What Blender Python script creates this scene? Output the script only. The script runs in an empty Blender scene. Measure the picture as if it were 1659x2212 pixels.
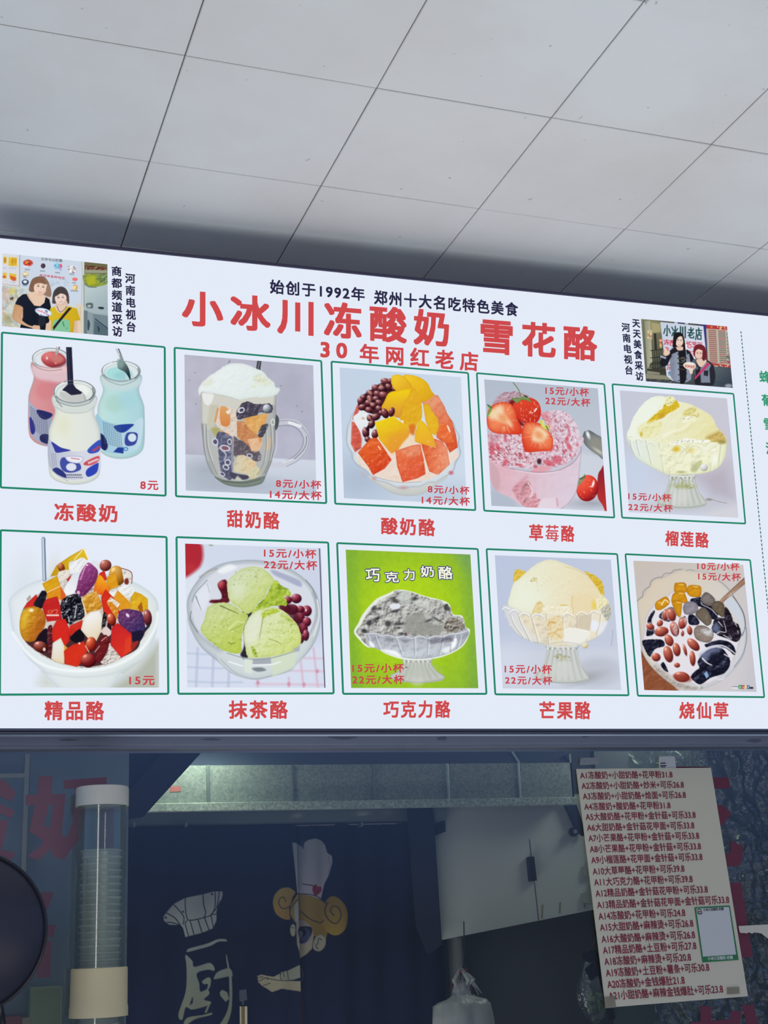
import bpy, bmesh, math, random
import numpy as np
from mathutils import Vector, Matrix

scene = bpy.context.scene
COL = scene.collection

# ---------------------------------------------------------------- camera, world, lights, exposure
F_PX, YAW, PITCH, ROLL = 2949.665, 0.309979, 0.298652, -0.044918
SC = 1.0634                                     # the ceiling tiles are 30 cm
CAM = np.array([-0.0537578 * SC, -2.0707318 * SC, 1.55])
Z0 = 1.55 + 0.93585896 * SC                     # top edge of the upper row of frames on the sign
SIGN_TOP, SIGN_BOT = Z0 + 0.17198 * SC, Z0 - 0.63079 * SC
CEIL = Z0 + 0.2398944 * SC
_fw = np.array([math.sin(YAW) * math.cos(PITCH), math.cos(YAW) * math.cos(PITCH), math.sin(PITCH)])
_r0 = np.array([math.cos(YAW), -math.sin(YAW), 0.0]); _u0 = np.cross(_r0, _fw)
_rt = _r0 * math.cos(ROLL) + _u0 * math.sin(ROLL); _up = -_r0 * math.sin(ROLL) + _u0 * math.cos(ROLL)

cam = bpy.data.cameras.new('camera'); cam.sensor_fit = 'VERTICAL'; cam.sensor_height = 36.0
cam.lens = F_PX / 2212 * 36.0; cam.clip_start = 0.05; cam.clip_end = 200
camo = bpy.data.objects.new('camera', cam); COL.objects.link(camo)
camo.matrix_world = Matrix(((_rt[0], _up[0], -_fw[0], CAM[0]), (_rt[1], _up[1], -_fw[1], CAM[1]), (_rt[2], _up[2], -_fw[2], CAM[2]), (0, 0, 0, 1)))
scene.camera = camo

w = bpy.data.worlds.new('dusk'); scene.world = w; w.use_nodes = True
nt = w.node_tree; bg = nt.nodes['Background']
tc = nt.nodes.new('ShaderNodeTexCoord'); sx = nt.nodes.new('ShaderNodeSeparateXYZ'); cr = nt.nodes.new('ShaderNodeValToRGB')
nt.links.new(tc.outputs['Generated'], sx.inputs[0]); nt.links.new(sx.outputs['Z'], cr.inputs[0]); nt.links.new(cr.outputs[0], bg.inputs[0])
cr.color_ramp.elements[0].position = 0.0; cr.color_ramp.elements[0].color = (0.11, 0.15, 0.24, 1)
cr.color_ramp.elements[1].position = 0.6; cr.color_ramp.elements[1].color = (0.42, 0.60, 0.92, 1)
_e = cr.color_ramp.elements.new(0.14); _e.color = (0.22, 0.40, 0.92, 1)
bg.inputs[1].default_value = 1.0

def area_light(name, loc, target, sx_, sy_, power, color=(1, 1, 1)):
    l = bpy.data.lights.new(name, 'AREA'); l.shape = 'RECTANGLE'; l.size = sx_; l.size_y = sy_; l.energy = power; l.color = color
    o = bpy.data.objects.new(name, l); COL.objects.link(o); o.location = loc
    o.rotation_euler = (Vector(target) - Vector(loc)).to_track_quat('-Z', 'Y').to_euler()
    return o
area_light('added_ceiling_fill', (0.7, -1.1, 0.12), (0.7, -1.1, 2.8), 4.6, 1.5, 15.5, (0.91, 0.98, 1.03)).data.spread = math.radians(85)  # unseen upward fill, added near the floor to brighten the ceiling
area_light('added_highlight_light', (-1.25, -3.5, 1.85), (-0.1, 0.0, 1.7), 0.26, 1.5, 12.0, (1.0, 0.95, 0.86))  # tall light added for the highlight down the cup tube
area_light('added_front_fill', (1.2, -4.4, 0.55), (0.6, 0.0, 1.5), 3.0, 0.8, 13.0, (1.0, 0.96, 0.90))  # added fill, low in front, brightens the shop front and price sheet
area_light('assumed_kitchen_tube', (0.40, 0.51, 1.95), (0.40, 0.60, 1.82), 0.16, 0.03, 0.75, (0.90, 1.0, 0.78))  # assumed tube lamp out of view, for the bright left end of the hood
area_light('added_kitchen_fill', (0.75, 0.36, 2.5), (0.75, 0.72, 1.4), 1.2, 0.15, 0.9, (0.97, 1.0, 0.93))  # unseen light added high up to brighten the kitchen inside
area_light('added_curtain_fill', (0.42, 0.30, 1.06), (0.42, 0.72, 1.70), 0.7, 0.12, 3.1, (1.0, 0.95, 0.90))  # unseen fill added low down to light the curtain and cabinet
area_light('added_cabinet_fill', (1.52, 0.47, 2.02), (0.85, 0.66, 1.68), 0.35, 0.12, 1.1, (0.96, 1.0, 0.86))  # unseen fill added at the right to brighten the white cabinet

scene.view_settings.view_transform = 'Standard'; scene.view_settings.look = 'None'
scene.view_settings.exposure = 0.0; scene.view_settings.gamma = 1.0; scene.view_settings.use_curve_mapping = False
scene.cycles.transparent_max_bounces = 48; scene.cycles.max_bounces = 8


# ---------------------------------------------------------------- print painter
# The lit sign carries printed photographs. Each print is a fine flat mesh; its ink
# colours are worked out here, shape by shape, for every vertex of that mesh.
def hx(c):
    if isinstance(c, str):
        c = c.lstrip('#')
        return np.array([int(c[i:i + 2], 16) for i in (0, 2, 4)], float) / 255
    return np.asarray(c, float)

def _h(ix, iy, s):
    n = (ix.astype(np.int64) * 374761393 + iy.astype(np.int64) * 668265263 + s * 974711) & 0x7fffffff
    n = ((n ^ (n >> 13)) * 1274126177) & 0x7fffffff
    return ((n ^ (n >> 16)) & 0xffff) / 65535.0

def noise(x, y, s=0):
    ix, iy = np.floor(x), np.floor(y)
    fx, fy = x - ix, y - iy
    fx, fy = fx * fx * (3 - 2 * fx), fy * fy * (3 - 2 * fy)
    a, b, c, d = _h(ix, iy, s), _h(ix + 1, iy, s), _h(ix, iy + 1, s), _h(ix + 1, iy + 1, s)
    return (a + (b - a) * fx) * (1 - fy) + (c + (d - c) * fx) * fy

def fbm(x, y, s=0, o=3):
    v, a, t = 0, 1.0, 0
    for k in range(o):
        v = v + a * noise(x * 2 ** k, y * 2 ** k, s + k * 7); t += a; a *= .55
    return v / t

def spline(pts, n=7, closed=True):
    p = np.asarray(pts, float); N = len(p); out = []
    for i in range(N if closed else N - 1):
        g = (lambda k: p[k % N]) if closed else (lambda k: p[min(max(k, 0), N - 1)])
        p0, p1, p2, p3 = g(i - 1), g(i), g(i + 1), g(i + 2)
        for t in np.arange(n) / n:
            out.append(.5 * (2 * p1 + (p2 - p0) * t + (2 * p0 - 5 * p1 + 4 * p2 - p3) * t * t + (3 * p1 - p0 - 3 * p2 + p3) * t ** 3))
    if not closed: out.append(p[-1])
    return np.array(out)

class Print:
    """ink on one print; coordinates are those of the print's own drawing, s drawing units to a dot"""
    def __init__(self, X, Y, s, base):
        self.X, self.Y, self.s = X, Y, s
        self.C = np.empty(X.shape + (3,)); self.C[:] = hx(base); self.M = None
    def box(self, x0, y0, x1, y1):
        m = (self.X >= x0) & (self.X <= x1) & (self.Y >= y0) & (self.Y <= y1)
        r, c = np.where(m.any(1))[0], np.where(m.any(0))[0]
        if not len(r): return None
        return slice(r[0], r[-1] + 1), slice(c[0], c[-1] + 1)
    def put(self, sl, m, col):
        if self.M is not None: m = m * self.M[sl]
        m = m[..., None]
        self.C[sl] = self.C[sl] * (1 - m) + col * m
    def clip(self, pts=None):
        self.M = None
        if pts is not None:
            p = spline(pts); x, y = self.X, self.Y; ins = np.zeros(x.shape, bool)
            for i in range(len(p)):
                ax, ay = p[i - 1]; bx, by = p[i]
                if by != ay: ins ^= ((ay > y) != (by > y)) & (x < (bx - ax) * (y - ay) / (by - ay) + ax)
            self.M = ins.astype(float)
    def grad(self, x0, y0, c0, x1, y1, c1, a=1):
        dx, dy = x1 - x0, y1 - y0
        t = np.clip(((self.X - x0) * dx + (self.Y - y0) * dy) / (dx * dx + dy * dy), 0, 1)[..., None]
        self.C = self.C * (1 - a) + a * (hx(c0) * (1 - t) + hx(c1) * t)
    def E(self, cx, cy, rx, ry, col, ang=0, lo=None, hi=None, soft=1.3, a=1.0, spec=0, emb=0, sc=8, seed=0, r0=0, tex=0, L=(-.45, -.62, .64)):
        R = max(rx, ry) * 1.05 + soft * self.s * 2
        sl = self.box(cx - R, cy - R, cx + R, cy + R)
        if sl is None: return
        x, y = self.X[sl] - cx, self.Y[sl] - cy
        k = math.radians(ang); u = (x * math.cos(k) + y * math.sin(k)) / rx; v = (-x * math.sin(k) + y * math.cos(k)) / ry
        r = np.sqrt(u * u + v * v)
        w = soft * self.s / min(rx, ry)
        m = np.clip((1 - r) / w + .5, 0, 1) * a
        if r0: m = m * np.clip((r - r0) / w + .5, 0, 1)
        C = np.empty(x.shape + (3,)); C[:] = hx(col)
        if lo is not None:
            z = np.sqrt(np.clip(1 - u * u - v * v, 0, 1))
            nx, ny = u * math.cos(k) - v * math.sin(k), u * math.sin(k) + v * math.cos(k)
            t = np.clip(nx * L[0] + ny * L[1] + z * L[2], -1, 1)
            t = self._emb(sl, t, emb, sc, seed)
            C = self._ramp(t, lo, col, hi if hi is not None else col)
            if spec: C = C + (spec * np.clip((t - .9) / .1, 0, 1) ** 2)[..., None]
        if tex: C = C * (1 + tex * (fbm(self.X[sl] / sc, self.Y[sl] / sc, seed) - .5))[..., None]
        self.put(sl, m, C)
    def _emb(self, sl, t, emb, sc, seed):
        if not emb: return t
        X, Y = self.X[sl], self.Y[sl]; d = sc * .28
        return t + emb * (fbm(X / sc, Y / sc, seed) - fbm((X + d * .7) / sc, (Y + d) / sc, seed))
    def _ramp(self, t, lo, mid, hi):
        t = np.clip(t, -.3, 1)[..., None]
        a = np.clip((t + .3) / .75, 0, 1); b = np.clip((t - .45) / .55, 0, 1)
        return (hx(lo) * (1 - a) + hx(mid) * a) * (1 - b) + hx(hi) * b
    def P(self, pts, col, sm=False, soft=1.2, a=1.0, g=None, emb=0, sc=8, seed=0, tex=0, lo=None, hi=None, rag=0, edge=None, ew=6, ea=.6):
        p = spline(pts) if sm else np.asarray(pts, float)
        pad = soft * self.s * 2 + rag
        sl = self.box(p[:, 0].min() - pad, p[:, 1].min() - pad, p[:, 0].max() + pad, p[:, 1].max() + pad)
        if sl is None: return
        x, y = self.X[sl], self.Y[sl]; x0, y0 = x, y
        if rag:
            x = x + rag * 2 * (fbm(x0 / (rag * 3), y0 / (rag * 3), seed + 91) - .5)
            y = y + rag * 2 * (fbm(x0 / (rag * 3), y0 / (rag * 3), seed + 57) - .5)
        ins = np.zeros(x.shape, bool); d = np.full(x.shape, 1e9)
        for i in range(len(p)):
            ax, ay = p[i - 1]; bx, by = p[i]
            ex, ey = bx - ax, by - ay
            if ey: ins ^= ((ay > y) != (by > y)) & (x < ex * (y - ay) / ey + ax)
            t = np.clip(((x - ax) * ex + (y - ay) * ey) / (ex * ex + ey * ey + 1e-9), 0, 1)
            d = np.minimum(d, (x - ax - t * ex) ** 2 + (y - ay - t * ey) ** 2)
        d = np.sqrt(d); sd = np.where(ins, d, -d)
        m = np.clip(sd / (soft * self.s) + .5, 0, 1) * a
        C = np.empty(x.shape + (3,)); C[:] = hx(col)
        if g:
            dx, dy = g[3] - g[0], g[4] - g[1]
            t = np.clip(((x0 - g[0]) * dx + (y0 - g[1]) * dy) / (dx * dx + dy * dy), 0, 1)[..., None]
            C = hx(g[2]) * (1 - t) + hx(g[5]) * t
        if emb:
            t = self._emb(sl, np.zeros(x.shape), emb, sc, seed)[..., None]
            C = np.where(t < 0, C + (hx(lo or '#000000') - C) * np.clip(-t, 0, 1), C + (hx(hi or '#ffffff') - C) * np.clip(t, 0, 1))
        if edge is not None:
            k = np.exp(-np.clip(sd, 0, None) / ew)[..., None] * ea
            C = C * (1 - k) + hx(edge) * k
        if tex: C = C * (1 + tex * (fbm(x0 / sc, y0 / sc, seed) - .5))[..., None]
        self.put(sl, m, C)
    def Ln(self, pts, w, col, a=1.0, sm=True, soft=1.2, w1=None):
        p = spline(pts, 6, False) if sm and len(pts) > 2 else np.asarray(pts, float)
        W = max(w, w1 or 0); pad = W + soft * self.s * 2
        sl = self.box(p[:, 0].min() - pad, p[:, 1].min() - pad, p[:, 0].max() + pad, p[:, 1].max() + pad)
        if sl is None: return
        x, y = self.X[sl], self.Y[sl]; m = np.zeros(x.shape); n = len(p) - 1
        for i in range(n):
            ax, ay = p[i]; ex, ey = p[i + 1] - p[i]
            t = np.clip(((x - ax) * ex + (y - ay) * ey) / (ex * ex + ey * ey + 1e-9), 0, 1)
            d = np.sqrt((x - ax - t * ex) ** 2 + (y - ay - t * ey) ** 2)
            ww = w if w1 is None else w + (w1 - w) * (i + t) / n
            m = np.maximum(m, np.clip((ww / 2 - d) / (soft * self.s) + .5, 0, 1))
        self.put(sl, m * a, hx(col))
    def dots(self, n, seed, x0, y0, x1, y1, r, cols, inside=None, a=1.0, asp=2.0, ang=None):
        rg = random.Random(seed)
        for _ in range(n):
            x, y = rg.uniform(x0, x1), rg.uniform(y0, y1)
            if inside is not None:
                ok = False; j = len(inside) - 1
                for i in range(len(inside)):
                    (ax, ay), (bx, by) = inside[i], inside[j]
                    if (ay > y) != (by > y) and x < (bx - ax) * (y - ay) / (by - ay) + ax: ok = not ok
                    j = i
                if not ok: continue
            q = rg.uniform(*r)
            self.E(x, y, q * rg.uniform(1, asp), q, rg.choice(cols), rg.uniform(0, 180) if ang is None else ang + rg.uniform(-25, 25), a=a, soft=1.0)

# ---------------------------------------------------------------- helpers
def pt(px, py, Y=0.0):
    """the place in the shop front, on the upright plane at depth Y, that the photograph shows at a pixel"""
    d = _rt * ((px - 829.5) / F_PX) - _up * ((py - 1106.0) / F_PX) + _fw
    return CAM + d * ((Y - CAM[1]) / d[1])

def project(P):
    d = np.asarray(P) - CAM; z = d @ _fw
    return 829.5 + F_PX * (d @ _rt) / z, 1106.0 - F_PX * (d @ _up) / z

def lin(c):
    c = np.asarray(c, float)
    return np.where(c <= 0.04045, c / 12.92, ((c + 0.055) / 1.055) ** 2.4)

def rgb(h):
    return tuple(lin(hx(h))) + (1.0,)

_mats = {}
def mat(name, color, rough=0.6, metal=0.0, spec=0.4, noise_amt=0.0, noise_scale=20.0, bump=0.0, bump_scale=60.0):
    if name in _mats: return _mats[name]
    m = bpy.data.materials.new(name); m.use_nodes = True; n = m.node_tree; b = n.nodes['Principled BSDF']
    b.inputs['Base Color'].default_value = rgb(color); b.inputs['Roughness'].default_value = rough
    b.inputs['Metallic'].default_value = metal; b.inputs['Specular IOR Level'].default_value = spec
    if noise_amt or bump:
        t = n.nodes.new('ShaderNodeTexCoord')
    if noise_amt:
        x = n.nodes.new('ShaderNodeTexNoise'); x.inputs['Scale'].default_value = noise_scale; x.inputs['Detail'].default_value = 5
        mx = n.nodes.new('ShaderNodeMix'); mx.data_type = 'RGBA'; c = np.array(rgb(color))
        mx.inputs[6].default_value = tuple(np.clip(c[:3] * (1 - noise_amt), 0, 1)) + (1,); mx.inputs[7].default_value = tuple(np.clip(c[:3] * (1 + noise_amt), 0, 1)) + (1,)
        n.links.new(t.outputs['Object'], x.inputs['Vector']); n.links.new(x.outputs[0], mx.inputs[0]); n.links.new(mx.outputs[2], b.inputs['Base Color'])
    if bump:
        x2 = n.nodes.new('ShaderNodeTexNoise'); x2.inputs['Scale'].default_value = bump_scale; x2.inputs['Detail'].default_value = 4
        bp = n.nodes.new('ShaderNodeBump'); bp.inputs['Strength'].default_value = bump; bp.inputs['Distance'].default_value = 0.01
        n.links.new(t.outputs['Object'], x2.inputs['Vector']); n.links.new(x2.outputs[0], bp.inputs['Height']); n.links.new(bp.outputs[0], b.inputs['Normal'])
    _mats[name] = m; return m

def backlit(name, color, k=1.0):
    """translucent film of the lit sign: it gives off its own colour"""
    if name in _mats: return _mats[name]
    m = bpy.data.materials.new(name); m.use_nodes = True; n = m.node_tree; n.nodes.clear()
    o = n.nodes.new('ShaderNodeOutputMaterial'); e = n.nodes.new('ShaderNodeEmission'); e.inputs[1].default_value = k
    if color is None:
        a = n.nodes.new('ShaderNodeAttribute'); a.attribute_name = 'ink'; n.links.new(a.outputs['Color'], e.inputs[0])
    else:
        e.inputs[0].default_value = rgb(color)
    n.links.new(e.outputs[0], o.inputs[0]); m.cycles.emission_sampling = 'NONE'
    _mats[name] = m; return m

def clear(name, tint, gloss=0.12, rough=0.05, body=0.0, body_col='#c8d0d0', bump=0.0, bump_scale=30.0, fres=False):
    """thin clear glass or plastic: mostly see-through, part mirror, part cloudy body"""
    if name in _mats: return _mats[name]
    m = bpy.data.materials.new(name); m.use_nodes = True; n = m.node_tree; n.nodes.clear()
    o = n.nodes.new('ShaderNodeOutputMaterial'); tr = n.nodes.new('ShaderNodeBsdfTransparent'); tr.inputs[0].default_value = rgb(tint)
    gl = n.nodes.new('ShaderNodeBsdfGlossy'); gl.inputs['Roughness'].default_value = rough; gl.inputs['Color'].default_value = (1, 1, 1, 1)
    m1 = n.nodes.new('ShaderNodeMixShader'); last = tr
    if body:
        df = n.nodes.new('ShaderNodeBsdfDiffuse'); df.inputs[0].default_value = rgb(body_col)
        tl = n.nodes.new('ShaderNodeBsdfTranslucent'); tl.inputs[0].default_value = rgb(body_col)
        ad = n.nodes.new('ShaderNodeMixShader'); ad.inputs[0].default_value = 0.5
        n.links.new(df.outputs[0], ad.inputs[1]); n.links.new(tl.outputs[0], ad.inputs[2])
        m0 = n.nodes.new('ShaderNodeMixShader'); m0.inputs[0].default_value = body
        n.links.new(tr.outputs[0], m0.inputs[1]); n.links.new(ad.outputs[0], m0.inputs[2]); last = m0
    m1.inputs[0].default_value = gloss
    if fres:
        lw = n.nodes.new('ShaderNodeLayerWeight'); lw.inputs[0].default_value = 0.25
        mr = n.nodes.new('ShaderNodeMapRange'); mr.inputs['To Min'].default_value = gloss; mr.inputs['To Max'].default_value = min(1, gloss * 6)
        n.links.new(lw.outputs['Facing'], mr.inputs['Value']); n.links.new(mr.outputs[0], m1.inputs[0])
    if bump:
        t = n.nodes.new('ShaderNodeTexCoord'); x2 = n.nodes.new('ShaderNodeTexNoise'); x2.inputs['Scale'].default_value = bump_scale; x2.inputs['Detail'].default_value = 4
        bp = n.nodes.new('ShaderNodeBump'); bp.inputs['Strength'].default_value = bump; bp.inputs['Distance'].default_value = 0.01
        n.links.new(t.outputs['Object'], x2.inputs['Vector']); n.links.new(x2.outputs[0], bp.inputs['Height']); n.links.new(bp.outputs[0], gl.inputs['Normal'])
    n.links.new(last.outputs[0], m1.inputs[1]); n.links.new(gl.outputs[0], m1.inputs[2]); n.links.new(m1.outputs[0], o.inputs[0])
    _mats[name] = m; return m

class MB:
    """collects vertices and faces for one mesh"""
    def __init__(self): self.v, self.f, self.mi = [], [], []
    def add(self, vs, fs, mi=0):
        k = len(self.v); self.v += [tuple(map(float, x)) for x in vs]; self.f += [tuple(i + k for i in f) for f in fs]; self.mi += [mi] * len(fs); return self
    def box(self, x0, y0, z0, x1, y1, z1, mi=0, bev=0.0):
        if bev:
            bm = bmesh.new(); bmesh.ops.create_cube(bm, size=1.0)
            for v in bm.verts: v.co = ((x0 + x1) / 2 + v.co.x * (x1 - x0), (y0 + y1) / 2 + v.co.y * (y1 - y0), (z0 + z1) / 2 + v.co.z * (z1 - z0))
            bmesh.ops.bevel(bm, geom=bm.edges[:], offset=bev, segments=2, affect='EDGES', profile=0.5)
            bm.verts.index_update(); vs = [v.co[:] for v in bm.verts]; fs = [[v.index for v in f.verts] for f in bm.faces]; bm.free()
            return self.add(vs, fs, mi)
        vs = [(x, y, z) for x in (x0, x1) for y in (y0, y1) for z in (z0, z1)]
        return self.add(vs, [(0, 1, 3, 2), (4, 6, 7, 5), (0, 4, 5, 1), (2, 3, 7, 6), (0, 2, 6, 4), (1, 5, 7, 3)], mi)
    def slab(self, front, depth, mi=0, back=None):
        """front: points of the front outline (any plane facing -Y); depth: thickness towards +Y"""
        n = len(front); b = back or [(p[0], p[1] + depth, p[2]) for p in front]
        fs = [tuple(range(n)), tuple(range(2 * n - 1, n - 1, -1))] + [(i, i + n, (i + 1) % n + n, (i + 1) % n) for i in range(n)]
        return self.add(list(front) + list(b), fs, mi)
    def lathe(self, prof, c=(0, 0, 0), n=40, axis='Z', mi=0):
        vs, fs = [], []
        for r, h in prof:
            for k in range(n):
                a = 2 * math.pi * k / n
                vs.append((c[0] + r * math.cos(a), c[1] + r * math.sin(a), c[2] + h) if axis == 'Z' else (c[0] + r * math.cos(a), c[1] + h, c[2] + r * math.sin(a)))
        for i in range(len(prof) - 1):
            for k in range(n): fs.append((i * n + k, i * n + (k + 1) % n, (i + 1) * n + (k + 1) % n, (i + 1) * n + k))
        return self.add(vs, fs, mi)
    def tube(self, path, r, n=10, mi=0):
        path = [Vector(map(float, p)) for p in path]; vs, fs = [], []
        R = r if isinstance(r, (list, tuple)) else [r] * len(path)
        for i, p in enumerate(path):
            t = (path[min(i + 1, len(path) - 1)] - path[max(i - 1, 0)]).normalized()
            a = t.cross(Vector((0.31, 0.92, 0.23))).normalized(); b = t.cross(a)
            for k in range(n):
                q = 2 * math.pi * k / n; vs.append(p + (a * math.cos(q) + b * math.sin(q)) * R[i])
        for i in range(len(path) - 1):
            for k in range(n): fs.append((i * n + k, i * n + (k + 1) % n, (i + 1) * n + (k + 1) % n, (i + 1) * n + k))
        fs.append(tuple(range(n))); fs.append(tuple(range((len(path) - 1) * n + n - 1, (len(path) - 1) * n - 1, -1)))
        return self.add(vs, fs, mi)
    def grid(self, P, mi=0, wrap=False):
        """P: array (rows, cols, 3)"""
        R, C = P.shape[:2]; fs = []
        for i in range(R - 1):
            for j in range(C if wrap else C - 1): fs.append((i * C + j, i * C + (j + 1) % C, (i + 1) * C + (j + 1) % C, (i + 1) * C + j))
        return self.add(P.reshape(-1, 3), fs, mi)
    def build(self, name, mats, parent=None, smooth=False, angle=None):
        me = bpy.data.meshes.new(name); me.from_pydata(self.v, [], self.f)
        for m in (mats if isinstance(mats, (list, tuple)) else [mats]): me.materials.append(m)
        me.polygons.foreach_set('material_index', self.mi)
        if smooth: me.polygons.foreach_set('use_smooth', [True] * len(self.f))
        if smooth and angle: me.set_sharp_from_angle(angle=math.radians(angle))
        me.update(); return link(name, me, parent)

def link(name, me, parent=None):
    o = bpy.data.objects.new(name, me); COL.objects.link(o)
    if parent is not None:
        o.parent = parent
        L = parent.matrix_basis.translation.copy(); q = parent.parent
        while q is not None: L += q.matrix_basis.translation; q = q.parent
        if isinstance(me, bpy.types.Mesh): me.transform(Matrix.Translation(-L))
    return o

def tag(o, label=None, cat=None, group=None, kind=None):
    for k, v in (('label', label), ('category', cat), ('group', group), ('kind', kind)):
        if v: o[k] = v
    return o

def thing(name, loc, label, cat, group=None):
    o = bpy.data.objects.new(name, None); COL.objects.link(o); o.empty_display_size = 0.05
    o.matrix_basis = Matrix.Translation(Vector(map(float, loc))); return tag(o, label, cat, group)

def fast_mesh(name, V, quads, m, colors=None, smooth=True):
    me = bpy.data.meshes.new(name); n = len(quads)
    me.vertices.add(len(V)); me.vertices.foreach_set('co', np.asarray(V, np.float32).ravel())
    me.loops.add(n * 4); me.loops.foreach_set('vertex_index', np.asarray(quads, np.int32).ravel())
    me.polygons.add(n); me.polygons.foreach_set('loop_start', np.arange(0, n * 4, 4, dtype=np.int32))
    me.update(calc_edges=True)
    if smooth: me.polygons.foreach_set('use_smooth', np.ones(n, bool))
    if colors is not None:
        a = me.color_attributes.new('ink', 'FLOAT_COLOR', 'POINT')
        a.data.foreach_set('color', np.concatenate([colors, np.ones((len(colors), 1))], 1).astype(np.float32).ravel())
    me.materials.append(m); return me

def grid_quads(R, C):
    i = np.arange(R * C).reshape(R, C)
    return np.stack([i[:-1, :-1], i[1:, :-1], i[1:, 1:], i[:-1, 1:]], -1).reshape(-1, 4)

_glyph = {}
def glyphs(s, bold, spacing, leading, nb):
    """the outlines of a line of writing as (verts, faces), its ink box scaled to 0..1"""
    key = (s, bold, spacing, leading, nb)
    if key in _glyph: return _glyph[key]
    c = bpy.data.curves.new('writing', 'FONT'); c.body = s; c.size = 1.0 if s == '莓' else 20.0; c.space_character = spacing; c.space_line = leading; 
    o = bpy.data.objects.new('writing', c); COL.objects.link(o); best = None
    for ru in ((2,) if s == '莓' else (3,)):       # that glyph fills badly at some resolutions
        c.resolution_u = ru; bpy.context.view_layer.update()
        m = bpy.data.meshes.new_from_object(o.evaluated_get(bpy.context.evaluated_depsgraph_get())); ar = sum(p.area for p in m.polygons) + (1e-3 * c.size ** 2) * (ru == 3)
        if best is None or ar > best[0]: best = (ar, m)
    me = best[1]
    V = np.empty(len(me.vertices) * 3); me.vertices.foreach_get('co', V); V = V.reshape(-1, 3)[:, :2] / (1.0 if s == '莓' else 20.0)
    Fs = [tuple(p.vertices) for p in me.polygons]
    bpy.data.objects.remove(o); bpy.data.curves.remove(c); bpy.data.meshes.remove(me)
    # heavier strokes: the same outlines laid over themselves, shifted by the extra stroke width
    if nb == 25: sh = [(0, 0)] + [(i * bold * .36, j * bold * .36) for i in range(-2, 3) for j in range(-2, 3)]
    elif nb == 4: sh = [(i * bold * .72, j * bold * .72) for i in (0, -1, 1) for j in (0, -1, 1)]       # square stroke ends
    else: sh = [(0, 0)] + [(bold * math.cos(t), bold * math.sin(t)) for t in np.arange(nb) * 2 * math.pi / nb]
    n = len(V); D = np.concatenate([np.full(n, k / max(1, len(sh) - 1)) for k in range(len(sh))])
    Fs = [tuple(i + k * n for i in f) for k in range(len(sh)) for f in Fs]; V = np.concatenate([V + np.array(q) for q in sh])
    lo, hi = V.min(0), V.max(0); V = (V - lo) / np.maximum(hi - lo, 1e-6)
    _glyph[key] = (V, D, Fs); return _glyph[key]

def writing(name, s, quad, m, parent=None, Y=0.0, bold=0.022, spacing=1.0, leading=1.0, nb=4):
    """writing whose ink fills quad (TL, TR, BR, BL)"""
    V, D, Fs = glyphs(s, bold, spacing, leading, nb)
    TL, TR, BR, BL = [pt(a, b, Y) for a, b in quad]
    u, v = V[:, :1], V[:, 1:]
    P = (BL * (1 - u) + BR * u) * (1 - v) + (TL * (1 - u) + TR * u) * v
    P = P - np.stack([D * 0, D * .0002, D * 0], 1)
    mb = MB(); mb.add(P, Fs); return mb.build(name, m, parent)

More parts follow.
